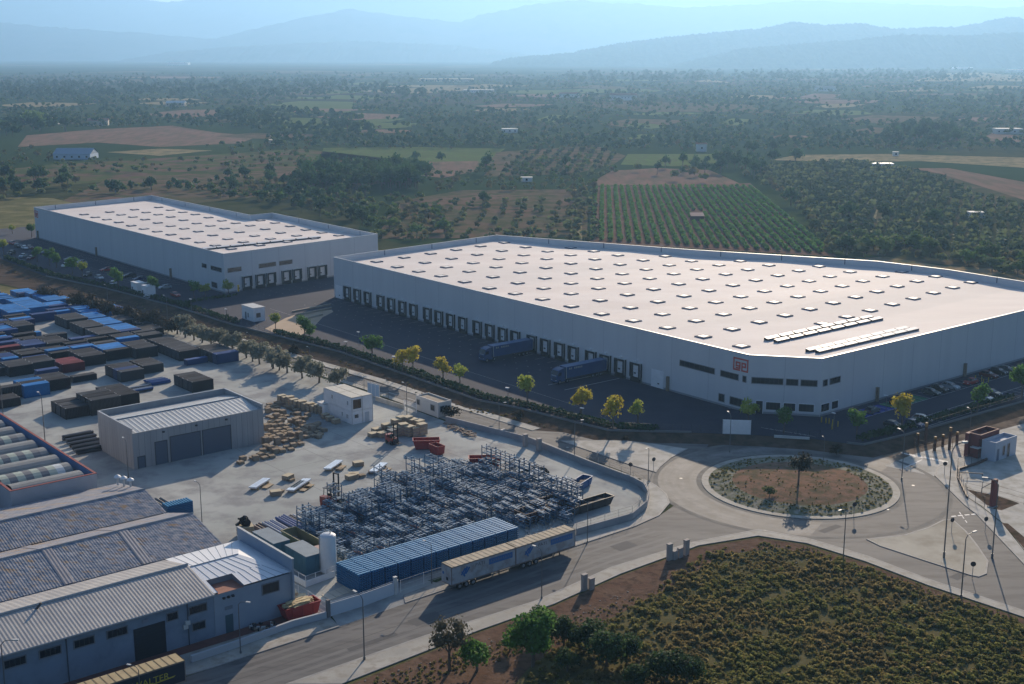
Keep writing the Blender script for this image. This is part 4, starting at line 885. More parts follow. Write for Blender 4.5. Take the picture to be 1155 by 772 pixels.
# --- forklifts
def forklift(label, loc, rz, s=1.):
    o = thing('forklift', label, 'forklift'); b = MB(); b.box((-.3, 0, .75), (2.0, 1.3, .7)); b.box((-1.05, 0, 1.15), (.7, 1.25, .75)); b.box((.1, 0, 1.15), (.5, .6, .12), m=1); b.box((-.25, 0, 1.35), (.12, .6, .6), m=1); b.build('body', [M('forklift_red', (.30, .045, .03), .45), BLACK], o)
    c = MB()
    for x, y in ((.5, .6), (.5, -.6), (-.7, .6), (-.7, -.6)): c.tube((x, y, 1.1), (x*.9, y*.9, 2.4), .05, n=5)
    c.box((-.1, 0, 2.42), (1.5, 1.2, .07)); c.build('cab_frame', [DGREY], o)
    m_ = MB()
    for y in (-.38, .38): m_.box((.95, y, 2.), (.16, .12, 3.8))
    for z in (.4, 1.4, 2.6, 3.8): m_.box((.95, 0, z), (.1, .8, .12))
    m_.build('mast', [BLACK], o); f = MB()
    for y in (-.3, .3): f.box((1.65, y, .5), (1.2, .12, .06))
    f.box((1.06, 0, .75), (.06, .9, .6)); f.build('forks', [DGREY], o)
    for x, r_ in ((.5, .38), (-.85, .32)):
        for y in (-.6, .6): w_ = MB(); w_.tube((x, y-.13, r_), (x, y+.13, r_), r_, n=12); w_.build('wheel', [TYRE], o)
    o.scale = (s, s, s); o.location = loc; o.rotation_euler = (0, 0, rz); return o
forklift('red forklift with its tall mast beside the rack field', (*G(374, 571), .02), UA+.3, 1.5); forklift('red forklift in the shade of the yellow brown crate heap', (*G(443, 501), .02), -.9, 1.25)
# --- white stacked site offices
def office():
    P = G(397.5, 479.5); o = thing('site_office', 'two storey block of four white office containers beside the pallets', 'site office', (*P, 0)); Lw, Dw, h = 11.6, 5.4, 3.0
    for lev in (0, 1):
        for k in (0, 1):
            p = add(P, (U, k*Dw/2)); b = MB(); q = [p, add(p, (U, Dw/2-.05)), add(p, (U, Dw/2-.05), (W, Lw)), add(p, (W, Lw))]; z = .02+lev*h
            b.prism(q, z, z+h-.06); 
            for c in q: b.prism([add(c, (U, d[0]), (W, d[1])) for d in ((-.06, -.06), (.06, -.06), (.06, .06), (-.06, .06))], z, z+h, 1)
            fr = frame(q[3], q[0]) if k == 0 else None
            if fr:
                for j in range(24): b.fbox(fr, fr.len*j/24, fr.len*j/24+.2, .002, .05, z+.15, z+h-.2)
            b.build('module', [WHITE, OFFW], o)
    for k in (0, 1):
        for j in (0, 1):
            p = add(P, (U, k*Dw/2), (W, j*Lw/2)); r = MB(); r.prism([add(p, (U, .05), (W, .06)), add(p, (U, Dw/2-.1), (W, .06)), add(p, (U, Dw/2-.1), (W, Lw/2-.1)), add(p, (U, .05), (W, Lw/2-.1))], 2*h, 2*h+.12); r.build('roof', [M('office_roof', (.55, .52, .44), .7, (.47, .44, .37), .5)], o)
    fl_ = frame(add(P, (W, Lw)), P); fr_ = frame(P, add(P, (U, Dw)))
    for x, z in ((3.2, 4.3), (9.6, 4.2), (7.2, 1.2), (9.4, 1.1)): window(o, fl_, x, x+.7, z, z+.9, 1, WHITE)
    window(o, fr_, .25, 2.4, 3.5, 5.6, 2, WHITE); window(o, fr_, .6, 1.6, 1.4, 2.2, 1, WHITE)
    m_ = MB(); m_.fbox(fr_, 3.3, 4.4, .003, .07, .1, 2.3); m_.build('door', [M('office_door', (.42, .46, .5), .6)], o)
office()
cabin('tool_store', 'small low white shed against the rear end of the stacked white offices', (366, 469.5), 3., 3., 2.6, [WHITE], [OFFW], z=.02, doors=[], wins=[])
for k, (x, y) in enumerate([(367, 472), (372, 475), (379, 478)]): place(CRT, (*G(x, y), .02), UA, ['brown crate leaning at the left foot of the white offices', 'green brown crate against the white offices', 'third crate along the shaded side of the white offices'][k], None, (1, 1, .9))
# --- gatehouse on the back road
def gatehouse():
    P = G(494.5, 471.5); o = thing('gatehouse', 'small white yard gatehouse with dark corner windows and a flat parapet roof', 'gatehouse', (*P, 0)); q = [P, add(P, (U, 3.6)), add(P, (U, 3.6), (W, 8.6)), add(P, (W, 8.6))]
    b = MB(); b.prism(q, 0, 3.1); inn = inset(q, .2)
    for k in range(4): b.prism([q[k], q[(k+1) % 4], inn[(k+1) % 4], inn[k]], 3.1, 3.5)
    b.build('wall', [M('gatehouse_plaster', (.60, .57, .52), .8)], o); r = MB(); r.prism(inset(q, .21), 3.1, 3.2); r.build('roof', [M('gravel_roof', (.28, .21, .15), .9, (.36, .31, .24), .5)], o)
    fl_ = frame(q[3], q[0]); fr_ = frame(q[0], q[1]); window(o, fl_, .5, 1.5, 1.5, 2.6, 1); window(o, fl_, 5.8, 7.2, 1.3, 2.5, 1); window(o, fr_, .5, 1.6, 1.3, 2.5, 1); window(o, fr_, 2.2, 3.2, .9, 2.3, 1)
    m_ = MB(); m_.fbox(fr_, 1.7, 2.1, .003, .3, 1.1, 1.9); m_.build('air_conditioner', [OFFW], o)
gatehouse()
# yard wall, pillars, gates
YW = GG([(503, 476), (597, 500), (662, 526), (714, 545.5), (726, 552), (731.5, 562), (729, 573), (713, 586.5), (650, 604.5)])
low_wall('yard_wall', 'long low concrete wall curving round the yard from the gatehouse to the trailers', YW, .3, 0, 1.3, [M('yard_wall_concrete', (.33, .33, .34), .85, (.27, .27, .275), .5)])
fence('yard_fence', 'thin wire fence standing on the curved yard wall', YW[2:], 1.3, 1.3, 3., M('fence_wire', (0, 0, 0)), GREYM, .03)
for (x, y, lab) in ((592.5, 504, 'left one of two concrete gate pillars in the yard wall'), (608, 509, 'right one of two concrete gate pillars in the yard wall')):
    m_ = MB(); p = G(x, y); m_.box((p[0], p[1], 1.3), (.9, .7, 2.6), UA); m_.box((p[0], p[1], 2.66), (1.05, .85, .12), UA); tag(m_.build('gate_pillar', M('pillar_concrete', (.38, .34, .31), .85, (.3, .27, .25), .8), org=(*p, 0)), lab, 'pillar')
fence('sliding_gate', 'white barred gate beside the yard gatehouse', GG([(456, 462), (470, 466.5)]), 2.2, .1, 3, WHITE, WHITE, .06, 0, .25, cat='gate', barr=.04)
fence('sliding_gate', 'pale blue barred gate standing open on the back road', GG([(415, 446), (428, 449)]), 3.4, .05, 1.2, M('gate_blue', (.3, .42, .55), .6), WHITE, .07, .9, cat='gate')
low_wall('yard_wall', 'white rendered wall between the white offices and the gatehouse on the back road', GG([(424, 452), (456, 462)]), .3, 0, 1.0, [PALEC])
fence('yard_fence', 'thin wire fence along the olive row at the back of the yard', GG([(236, 387), (300, 408), (410, 442)]), 1.9, 0, 3.2, M('fence_wire', (0, 0, 0)), GREYM, .03)
# rubble line by the wall
rb = thing('timber_heap', 'heap of broken brown planks along the inside of the yard wall by the gatehouse', 'timber heap', (*G(517, 484), .02)); m_ = MB()
for k in range(46):
    t = random.random(); p = G(504+30*t, 480+12*t+random.uniform(-3, 3)); m_.box((p[0], p[1], random.uniform(.1, .5)), (random.uniform(.8, 2.4), .25, .14), random.uniform(0, 3.1), m=random.choice([0, 1]))
m_.build('planks', [M('old_plank', (.22, .14, .10), .9), WOODG], rb)
# --- tank, blue-grey boxes, green skip, pipes
T = G(371, 646); tk = thing('storage_tank', 'tall white cylindrical silo tank beside the blue panel stacks', 'tank', (*T, 0)); m_ = MB(); prof = [(1.28, .4), (1.28, 6.0), (1.22, 6.25), (.95, 6.45), (.5, 6.58), (.05, 6.6)]
for (r0, z0), (r1, z1) in zip(prof, prof[1:]):
    for k in range(28):
        a, b = 2*math.pi*k/28, 2*math.pi*(k+1)/28
        m_.quad((T[0]+r0*math.cos(a), T[1]+r0*math.sin(a), z0), (T[0]+r0*math.cos(b), T[1]+r0*math.sin(b), z0), (T[0]+r1*math.cos(b), T[1]+r1*math.sin(b), z1), (T[0]+r1*math.cos(a), T[1]+r1*math.sin(a), z1))
m_.build('vessel', [M('tank_white', (.60, .63, .66), .45, (.55, .58, .61), .7)], tk, smooth=True); m_ = MB(); m_.tube((*T, 0), (*T, .4), 1.2, n=20); m_.build('plinth', [CONC], tk); m_ = MB(); m_.tube((T[0]+.4, T[1], 6.5), (T[0]+.4, T[1], 7.), .08); m_.tube((T[0]-1.3, T[1]-.4, .2), (T[0]-1.3, T[1]-.4, 6.1), .06); m_.build('pipe', [GREYM], tk)
TEAL = M('petrol_blue_box', (.06, .16, .22), .6, (.05, .135, .19), .6); TEALR = M('petrol_blue_roof', (.20, .25, .29), .6, (.16, .2, .23), .5)
def boxy(name, label, px, L_, D_, h, wm, rm, cat='container', z=.02):
    q = rect(px, D_, L_, z); o = thing(name, label, cat, (*q[0], z)); b = MB(); b.prism(q, z, z+h)
    fr = frame(q[3], q[0]); n = int(fr.len/.5)
    for j in range(n): b.fbox(fr, j*.5+.12, j*.5+.38, .002, .05, z+.12, z+h-.15)
    f2 = frame(q[0], q[1])
    b.build('body', [wm], o); d = MB(); d.fbox(f2, .15, f2.len/2-.04, .003, .06, z+.1, z+h-.12); d.fbox(f2, f2.len/2+.04, f2.len-.15, .003, .06, z+.1, z+h-.12); d.build('door', [wm], o); r = MB(); r.prism(inset(q, -.05), z+h+.002, z+h+.1); r.build('roof', [rm], o); return o
boxy('plant_container', 'petrol blue container with a grey roof behind the white annex roof', (309.5, 634), 7., 2.9, 3.0, TEAL, TEALR); boxy('plant_container', 'petrol blue container with a grey roof next to the white silo tank', (346, 650), 6.5, 3.2, 3.1, TEAL, TEALR)
boxy('plant_container', 'small pinkish topped cabinet between the petrol blue container and the silo tank', (357, 640), 1.6, 2.2, 2.8, TEAL, M('pink_lid', (.42, .28, .24), .7))
GRN = M('olive_skip', (.20, .20, .10), .7, (.26, .22, .13), .5)
o = skip('long olive green open container full of debris behind the silo tank', (*G(346, 625), .02), UA+math.pi/2, (2.1, 1.2, 1.4), 'skip', GRN)
def pipe_pile(label, px, n, L_, r_, mats, rz, spread=1.1, name='pipe_bundle', cat='pipes', lay=2):
    p = G(*px); m_ = MB(); c, s = math.cos(rz), math.sin(rz)
    for k in range(n):
        for l in range(lay):
            o_ = (k-(n-1)/2)*spread*2*r_+(l*r_); z = .05+r_+l*1.75*r_; a = random.uniform(-.3, .3)
            x0, y0 = p[0]-s*o_+c*(-L_/2+a), p[1]+c*o_+s*(-L_/2+a); m_.tube((x0, y0, z), (x0+c*L_, y0+s*L_, z), r_, n=7, m=random.randrange(len(mats)))
    return tag(m_.build(name, mats, org=(*p, 0)), label, cat)
PB = M('pipe_blue', (.03, .09, .26), .4); PW = M('pipe_zinc', (.40, .42, .45), .35, metal=.4); PBR = M('pipe_brown', (.13, .075, .06), .6)
WA = UA+math.pi/2
pipe_pile('bundle of dark rusty pipes right of the petrol blue container', (304, 603), 3, 9, .3, [PBR], WA, lay=1); pipe_pile('bundle of blue pipes behind the olive green container', (317, 600), 5, 8, .22, [PB, PW], WA); pipe_pile('bundle of bright blue pipes by the left edge of the rack field', (332, 595), 4, 9, .25, [PB, M('pipe_bright', (.02, .06, .4), .4)], WA); pipe_pile('bundle of grey pipes nearest the left edge of the rack field', (343, 594), 4, 9, .22, [DGREY, PW], WA)
for k in range(5): pipe_pile(f'{["lowest", "second lowest", "middle", "second highest", "highest"][k]} dark beam bundle of the five lying beside the workshop gable', (103-3.6*k, 510-3.9*k), 2, 6.2, .28, [DGREY, M('beam_slate', (.09, .105, .13), .5)], UA, lay=2)
pipe_pile('low bundle of blue grey pipes in front of the small container block', (158, 441), 6, 5.5, .2, [PW, PB, DGREY], UA, 1.6); pipe_pile('low bundle of grey and blue pipes behind the workshop', (178, 432), 7, 5, .2, [PB, PW], UA, 1.5)
pipe_pile('pair of long dark pipes by the corner of the rusty tiled roof', (186, 572), 3, 7, .35, [M('pipe_slate', (.05, .06, .08), .5)], WA, lay=1)
place(CRT, (*G(277, 605), .02), .4, 'yellow brown crate of tyres behind the white annex roof', None, (1.6, 1.6, 1.6))
def tyre_pile(label, px, n, r_=.55, z0=.02):
    p = G(*px); m_ = MB()
    for k in range(n):
        a = random.uniform(0, 6.28); d = random.uniform(0, .9)
        x, y, z = p[0]+d*math.cos(a), p[1]+d*math.sin(a), z0+.15+.28*(k//3)
        q = (x+random.uniform(-.2, .2), y+random.uniform(-.2, .2), z+.26); m_.tube((x, y, z), q, r_, n=10); 
    return tag(m_.build('tyre_pile', TYRE, org=(*p, 0)), label, 'tyres')
tyre_pile('pile of black tyres on the yellow brown crate behind the annex', (276, 604), 10, .6, 1.9)
for k, (x, y, lb) in enumerate([(596, 536, 'left'), (604, 535, 'middle'), (612, 536, 'right')]): tyre_pile(f'{lb} one of three black tyre piles at the back of the rack field', (x, y), 12, .7)
skip('long blue open tray at the right end of the rack field', (*G(652, 552), .02), WA-1.2, (1.5, .9, .8), 'skip', M('tray_blue', (.02, .10, .26), .5)); skip('black barred tray at the right end of the rack field', (*G(664, 574), .02), UA, (1.9, 1., .8), 'skip', M('tray_black', (.025, .028, .035), .6))
skip('dark rusty tray at the front right of the rack field', (*G(618, 577), .02), UA, (1.2, 1.4, 1.1), 'skip', M('tray_rust', (.06, .035, .035), .8)); skip('second dark rusty tray below the first, front right of the rack field', (*G(600, 587), .02), UA, (1., 1.4, 1.1), 'skip', M('tray_rust', (0, 0, 0)))
m_ = MB(); 
for k in range(260):
    t = random.random(); p = G(592+random.uniform(0, 55), 606-30*t*random.random()+random.uniform(-3, 3)); s_ = random.uniform(.15, .5); m_.box((p[0], p[1], s_*.3), (s_, s_*.8, s_*.6), random.uniform(0, 3))
tag(m_.build('rubble', [M('rubble_stone', (.42, .41, .38), .9, (.3, .29, .27), 1.)]), kind='stuff')
# --- street side of the yard: fences, gate, red crate with lumber
o = fence('sliding_gate', 'long white sheet sliding gate along the street left of the white trailers', GG([(373, 696), (410, 684.5), (449, 670)]), 2.3, .05, 3.5, M('white_mesh', (.50, .55, .60), .7), WHITE, .06, .88, cat='gate')
fence('street_fence', 'white barred street fence behind the left white trailer', GG([(452, 669), (478, 660), (500, 653), (560, 634), (640, 607)]), 2.0, .1, 2.6, M('white_bars', (.5, .53, .56), .6), WHITE, .04, 0, .25)
m_ = MB(); p = G(446, 671); m_.box((p[0], p[1], 1.4), (.5, .4, 2.8), UA); m_.box((p[0], p[1], 2.85), (.6, .5, .1), UA, m=0); tag(m_.build('gate_pillar', [OFFW], org=(*p, 0)), 'pale gate pillar where the white sheet gate meets the street fence', 'pillar')
m_ = MB(); p = G(370.5, 697); m_.box((p[0], p[1], 1.4), (.5, .5, 2.8), UA); tag(m_.build('gate_pillar', [M('pillar_dark', (.16, .15, .15), .8)], org=(*p, 0)), 'dark gate pillar at the left end of the white sheet gate', 'pillar')
low_wall('street_wall', 'low grey street wall in front of the industrial hall and the lumber crate', GG([(368, 698), (330, 708), (262, 733), (216, 748)]), .35, 0, 1.1, [M('street_wall_paint', (.40, .42, .45), .8)])
fence('yard_fence', 'white barred fence between the annex and the silo tank', GG([(322, 650), (345, 663), (378, 651)]), 1.9, 0, 1.6, WHITE, WHITE, .05, .55); fence('yard_fence', 'white barred fence from the annex corner to the sliding gate', GG([(326, 668), (348, 680), (369, 694)]), 1.9, .02, 2., M('white_bars', (0, 0, 0)), WHITE, .04, 0, .3)
o = skip('red open crate heaped with pale lumber beside the annex wall', (*G(338, 694), .02), UA-.05, (1.05, 1.0, 1.0)); 
m_ = MB(); p = G(338, 694)
for k in range(36):
    q = add(p, (U, random.uniform(-1, 1)), (W, random.uniform(-.85, .85))); m_.box((q[0], q[1], random.uniform(1.7, 2.2)), (random.uniform(2., 4.), .28, .12), UA+random.uniform(-.2, .2))
tag(m_.build('lumber_pile', [M('fresh_lumber', (.62, .48, .26), .8, (.5, .38, .2), 1.2)], org=(*p, 1.7)), 'heap of pale yellow lumber lying in the red crate', 'lumber')
place(CRT, (*G(336, 683), .02), .2, 'brown crate behind the red lumber crate by the annex wall', None, (1.5, 1.2, 1.3)); place(CRT, (*G(330, 681), .02), .5, 'narrow brown crate touching the annex corner', None, (.8, 1.2, 1.6))
m_ = MB()
for k in range(7): p = add(G(356, 684), (U, k*1.35*1.0), (W, k*.25)); m_.prism([p, add(p, (U, 1.15)), add(p, (U, 1.15), (W, 2.3)), add(p, (W, 2.3))], .02, .1)
tag(m_.build('paving_slabs', [M('pale_slab', (.56, .52, .42), .85)], org=(*G(360, 680), .02)), 'row of seven pale slabs between the lumber crate and the blue stacks', 'slabs')
m_ = MB()
for k in range(40): p = G(random.uniform(282, 314), 0); q = G(282+32*random.random(), 712-10*random.random()+2); m_.box((q[0], q[1], .2), (random.uniform(.2, .7), .3, random.uniform(.2, .6)), random.uniform(0, 3), m=random.randrange(3))
tag(m_.build('rubbish', [OFFW, DGREY, WOODG]), kind='stuff')
# --- trailers, lorries
# ------------------------------------------------------------------ industrial hall at the lower left
OLD = M('old_tile', (.12, .17, .235), .85, (.44, .41, .40), 1.5, c3=(.38, .24, .12), s3=.9, detail=8, stretch=(R(-39.5), .55, 1.2), lo3=.535, lo=.38, hi=.66)
OLDB = M('old_tile_back', (.36, .34, .34), .85, (.17, .20, .26), 1.6, c3=(.37, .26, .16), s3=.55, detail=6, stretch=(R(-39.5), .35, 1.2), lo3=.52)
PALESTRIP = M('clear_sheet', (.33, .31, .32), .6, (.27, .255, .265), .5)
GREYROOF = M('grey_sheet_roof', (.40, .385, .37), .7, (.33, .32, .31), .12, c3=(.44, .42, .39), s3=.4)
PALEROOF = M('pale_sheet_roof', (.80, .81, .81), .6, (.74, .75, .76), .25)
e3 = G(239, 670.7, 6.5); f0 = G(212, 728, 0)
e3 = add(f0, (U, 4.2)); r3 = add(e3, (W, 7.8)); e2 = add(e3, (W, 15.6)); r2_ = add(e3, (W, 24.5)); v12 = add(e3, (W, 33.5)); t1 = add(e3, (W, 40.6)); v01 = add(e3, (W, 51))
LH = 60
hall = thing('industrial_hall', 'blue grey industrial hall with grey ribbed and rusty tiled sawtooth roofs, lower left', 'factory', (*f0, 0))
def slope(o, name, pl, zl, pu, zu, x0, x1, mat, pitch, amp, ov=.25, strips=(), shear=0., smat=None):
    """roof slope between eave line (through pl) and ridge line (through pu), along U from x0 to x1"""
    r = MB(); a, b = add(pl, (U, x0)), add(pl, (U, x1)); c, d = add(pu, (U, x1+shear)), add(pu, (U, x0)); r.corr((*a, zl), (*b, zl), (*c, zu), (*d, zu), pitch, amp)
    for s, wd in strips:
        q = [add(pl, (U, s)), add(pl, (U, s+wd)), add(pu, (U, s+wd)), add(pu, (U, s))]
        r.corr((*q[0], zl+.06), (*q[1], zl+.06), (*q[2], zu+.06), (*q[3], zu+.06), pitch, amp, 1)
    return r.build(name, [mat, smat or PALESTRIP], o)
slope(hall, 'roof', add(e3, (W, -.5)), 6.45, r3, 8.25, -LH, 0, GREYROOF, .5, .035); slope(hall, 'roof', e2, 6.5, r3, 8.25, -LH, 0, GREYROOF, .9, .03)
st = [(-12.4, 1.5), (-24., 1.5), (-35.6, 1.5), (-47, 1.5)]
slope(hall, 'roof', add(e2, (W, .1)), 6.6, r2_, 9.2, -LH, 0+9.5, OLD, .42, .03, strips=[(s+9, w_) for s, w_ in st], shear=-.5); slope(hall, 'roof', v12, 6.7, r2_, 9.2, -LH, 8.8, OLDB, .42, .025, strips=[(s+9, w_) for s, w_ in st], shear=.2)
slope(hall, 'roof', add(v12, (W, .1)), 6.8, t1, 9.0, -LH, 8.6, OLD, .42, .03, shear=-.4); slope(hall, 'roof', v01, 7.3, t1, 9.0, -LH, 8.0, OLDB, .42, .025, shear=.2)
m_ = MB()
for p, z, x1 in ((r3, 8.28, 0), (r2_, 9.23, 9.0), (t1, 9.03, 8.2)): m_.tube((*add(p, (U, -LH)), z), (*add(p, (U, x1)), z), .22 if p is r3 else .14, n=6)
for p, z, x1 in ((add(e3, (W, -.55)), 6.42, 0), ): m_.tube((*add(p, (U, -LH)), z), (*add(p, (U, x1)), z), .13, n=6, m=0)
m_.build('ridge_cap', [M('ridge_grey', (.37, .36, .35), .6)], hall)
m_ = MB(); m_.tube((*add(r3, (U, -22), (W, -.8)), 8.0), (*add(r3, (U, -21.3), (W, -.9)), 8.8), .16); m_.build('roof_vent', DGREY, hall)
bm_ = MB(); q = [add(e3, (U, -LH)), e3, add(e3, (W, 51)), add(e3, (U, -LH), (W, 51))]
bm_.prism(inset([q[0], q[1], add(e2, (U, 0)), add(e2, (U, -LH))], .02), 0, 6.38)
bm_.prism([add(e2, (U, -LH), (W, .05)), add(e2, (U, 9.2), (W, .05)), add(v01, (U, 7.8)), add(v01, (U, -LH))], 0, 6.55)
for pl, zl, pu, zu, pv, zv, x in ((e3, 6.3, r3, 8.15, e2, 6.4, -.05), (e2, 6.5, r2_, 9.1, v12, 6.6, 9.), (v12, 6.7, t1, 8.9, v01, 7.2, 8.1)):
    bm_.quad((*add(pl, (U, x)), 6), (*add(pv, (U, x)), 6), (*add(pv, (U, x)), zv), (*add(pu, (U, x)), zu), (*add(pl, (U, x)), zl))
bm_.build('wall', [SKYBLUE], hall)
fH = frame(add(e3, (U, -LH)), e3); WINF = M('window_grey', (.16, .17, .19), .6)
for x0, x1 in ((-16, -2), (4.8, 28.6), (44.8, 68), (83.8, 105.7), (121, 143), (188.6, 200), (213.5, 232.5)): window(hall, fH, along(fH, x0, 5), along(fH, x1, 5), 4.4, 5.4, 4 if x1-x0 > 15 else 2, WINF)
x0, x1 = along(fH, 217.5, 2.4), along(fH, 231, 2.4); window(hall, fH, x0, x1, 1.9, 2.9, 2, WINF)
x0, x1 = along(fH, 151.5, 2.3), along(fH, 187, 2.3); m_ = MB(); m_.fbox(fH, x0, x1, .003, .05, 0, 4.6); 
for k in range(10): m_.fbox(fH, x0+.05, x1-.05, .051, .075, .3+k*.44, .33+k*.44)
m_.build('shutter_gate', [M('dark_shutter', (.02, .026, .036), .6)], hall)
m_ = MB(); m_.fbox(fH, (x0+x1)/2-.9, (x0+x1)/2-.1, .02, .1, 5.1, 5.6); m_.build('wall_vent', [M('vent_grey', (.2, .23, .28), .6)], hall)
for xx in (206.5, 209): 
    x = along(fH, xx, 3); m_ = MB(); m_.fbox(fH, x-.05, x+.6, .02, .4, 2.6+(.0 if xx < 208 else .5), 3.2+(.0 if xx < 208 else .5)); m_.build('air_conditioner', [OFFW], hall)
for xx in (76, 212): x = along(fH, xx, 3); m_ = MB(); m_.tube(fH(x, .12, 0), fH(x, .12, 6.3), .08, n=6); m_.build('downpipe', [M('pipe_dark', (.06, .07, .09), .6)], hall)
m_ = MB(); m_.poly(*[(x, y, .028) for x, y in (fH(0, .02)[:2], fH(fH.len+11, .02)[:2], fH(fH.len+11, 2.2)[:2], fH(0, 2.2)[:2])]); struct('pavement', m_, M('red_paving', (.20, .085, .065), .85, (.15, .07, .06), .5))
m_ = MB(); m_.poly(*[(x, y, .024) for x, y in (fH(-20, 2.2)[:2], fH(fH.len+12, 2.2)[:2], fH(fH.len+12, 6.)[:2], fH(-20, 6.)[:2])]); struct('forecourt', m_, PAVE)
# roof ventilators
RV = thing('roof_ventilator', 'x', 'ventilator'); m_ = MB(); m_.tube((0, 0, 0), (0, 0, 1.5), .18, n=8); m_.build('shaft', OFFW, RV); m_ = MB(); m_.tube((0, 0, 1.4), (0, 0, 1.62), .62, .5, n=14); m_.tube((0, 0, 1.62), (0, 0, 1.85), .5, .1, n=14); m_.build('cowl', WHITE, RV)
for k, (x, y) in enumerate([(133, 546), (140, 547.5), (147.5, 549.5)]): p = G(x, y, 8.2); place(RV, (*p, 8.0), 0, ['left', 'middle', 'right'][k]+' one of three white mushroom ventilators on the rusty roof below the grey workshop', 'roof ventilators')
# --- annex with the pale hipped roof
AL = 12.2; DP = 15.6; az, ar = 6.6, 7.8
ann = thing('annex_building', 'blue grey annex with a pale standing seam hipped roof and a red floored roof terrace', 'building', (*e3, 0))
Pn = lambda u_, w_, z: (*add(e3, (U, u_), (W, w_)), z)
zf = lambda w_: az+(ar-az)*w_/(DP/2)
r = MB(); hp = AL-4.2; N0, N1, Nd = .6, 4.6, 3.4
def seam_patch(a, b, c, d, step=1.25):
    a, b, c, d = map(Vector, (a, b, c, d)); r.quad(a, b, c, d); n = int(max((b-a).length, (c-d).length)/step); up_ = Vector((0, 0, .01))
    for k in range(1, n): r.tube(a.lerp(b, k/n)+up_, d.lerp(c, k/n)+up_, .04, n=4, m=1)
seam_patch(Pn(0, DP, az), Pn(AL, DP, az), Pn(hp, DP/2, ar), Pn(0, DP/2, ar))
seam_patch(Pn(0, Nd, zf(Nd)), Pn(AL-4.2*Nd/(DP/2), Nd, zf(Nd)), Pn(hp, DP/2, ar), Pn(0, DP/2, ar)); seam_patch(Pn(N1, -.2, az-.06), Pn(AL, -.2, az-.06), Pn(AL-4.2*Nd/(DP/2), Nd, zf(Nd)), Pn(N1, Nd, zf(Nd))); r.quad(Pn(0, -.2, az-.06), Pn(N0, -.2, az-.06), Pn(N0, Nd, zf(Nd)), Pn(0, Nd, zf(Nd)))
r.quad(Pn(AL, -.2, az), Pn(AL, DP, az), Pn(hp, DP/2, ar)); r.tube(Pn(0, DP/2, ar+.03), Pn(hp, DP/2, ar+.03), .1, n=5, m=1)
r.build('roof', [PALEROOF, M('seam_grey', (.33, .35, .37), .5)], ann)
t = MB(); t.quad(Pn(N0, -.15, az-.35), Pn(N1, -.15, az-.35), Pn(N1, Nd, az-.35), Pn(N0, Nd, az-.35), m=0)
t.quad(Pn(N0, Nd, az-.35), Pn(N1, Nd, az-.35), Pn(N1, Nd, zf(Nd)), Pn(N0, Nd, zf(Nd)), m=1); t.quad(Pn(N1, -.15, az-.35), Pn(N1, Nd, az-.35), Pn(N1, Nd, zf(Nd)), Pn(N1, -.15, az), m=1); t.quad(Pn(N0, Nd, az-.35), Pn(N0, -.15, az-.35), Pn(N0, -.15, az), Pn(N0, Nd, zf(Nd)), m=1)
t.build('terrace', [M('terrace_tile', (.36, .15, .095), .8, (.3, .13, .09), 1.), M('terrace_wall', (.22, .22, .24), .8)], ann)
b = MB(); c4_ = [add(e3, (U, .002), (W, -.001)), add(e3, (U, AL), (W, -.001)), add(e3, (U, AL), (W, DP)), add(e3, (U, .002), (W, DP))]
for k in (0, 1, 2): b.prism([c4_[k], c4_[k+1], inset(c4_, .2)[k+1], inset(c4_, .2)[k]], 0, az-.38 if k != 1 else az)
b.build('wall', [M('annex_wall', (.25, .30, .37), .8, (.29, .34, .40), .25)], ann)
pp = MB(); a0, a1 = add(e3, (U, AL+.02), (W, -.5)), add(e3, (U, AL+.02), (W, DP+.6)); pp.prism([a0, add(a0, (U, .28)), add(a1, (U, .28)), a1], 0, 8.5); pp.prism([add(a0, (U, -.05), (W, -.05)), add(a0, (U, .33), (W, -.05)), add(a1, (U, .33), (W, .05)), add(a1, (U, -.05), (W, .05))], 8.503, 8.6, 1); pp.build('parapet', [M('annex_wall', (0, 0, 0)), OFFW], ann)
fX = frame(e3, add(e3, (U, AL))); x0, x1 = along(fX, 296, 5), along(fX, 314, 5); window(ann, fX, x0, x1, 4.2, 5.6, 2, WINF)
x0, x1 = along(fX, 254.5, 1.5), along(fX, 263, 1.5); m_ = MB(); m_.fbox(fX, x0, x1, .003, .06, 0, 2.7); m_.build('door', [M('petrol_door', (.05, .10, .13), .5)], ann)
m_ = MB(); m_.fbox(fX, x0, x1, .01, .08, 3.5, 4.); m_.build('sign_panel', [M('sign_grey', (.17, .2, .24), .6)], ann)
m_ = MB()
for k in range(3): m_.fbox(fX, x0+k*.7-.3, x0+k*.7, .02, .4, 5.3, 5.55)
m_.build('floodlight', [DGREY], ann)
# --- hall with barrel vaults
KZ = 9.4; K1 = G(108.8, 534.3, KZ); KL, KD = 46, 60
bar = thing('barrel_vault_hall', 'factory hall with grey barrel vault roofs, blue inner parapets and a red coping', 'factory', (*K1, 0))
kp = [K1, add(K1, (W, KD)), add(K1, (W, KD), (U, -KL)), add(K1, (U, -KL), (W, 9.6)), add(K1, (U, -14.6), (W, 9.6)), add(K1, (U, -14.6))]
ki = inset(kp, .3); b = MB(); cp = MB(); no, ni_ = inset(kp, -.06), inset(kp, .36)
for k in range(6): b.prism([kp[k], kp[(k+1) % 6], ki[(k+1) % 6], ki[k]], 0, KZ); b.quad(*[(*p, z) for p, z in ((inset(kp, .305)[k], KZ-1.6), (inset(kp, .305)[(k+1) % 6], KZ-1.6), (inset(kp, .305)[(k+1) % 6], KZ-.02), (inset(kp, .305)[k], KZ-.02))], m=1); cp.prism([no[k], no[(k+1) % 6], ni_[(k+1) % 6], ni_[k]], KZ+.002, KZ+.1)
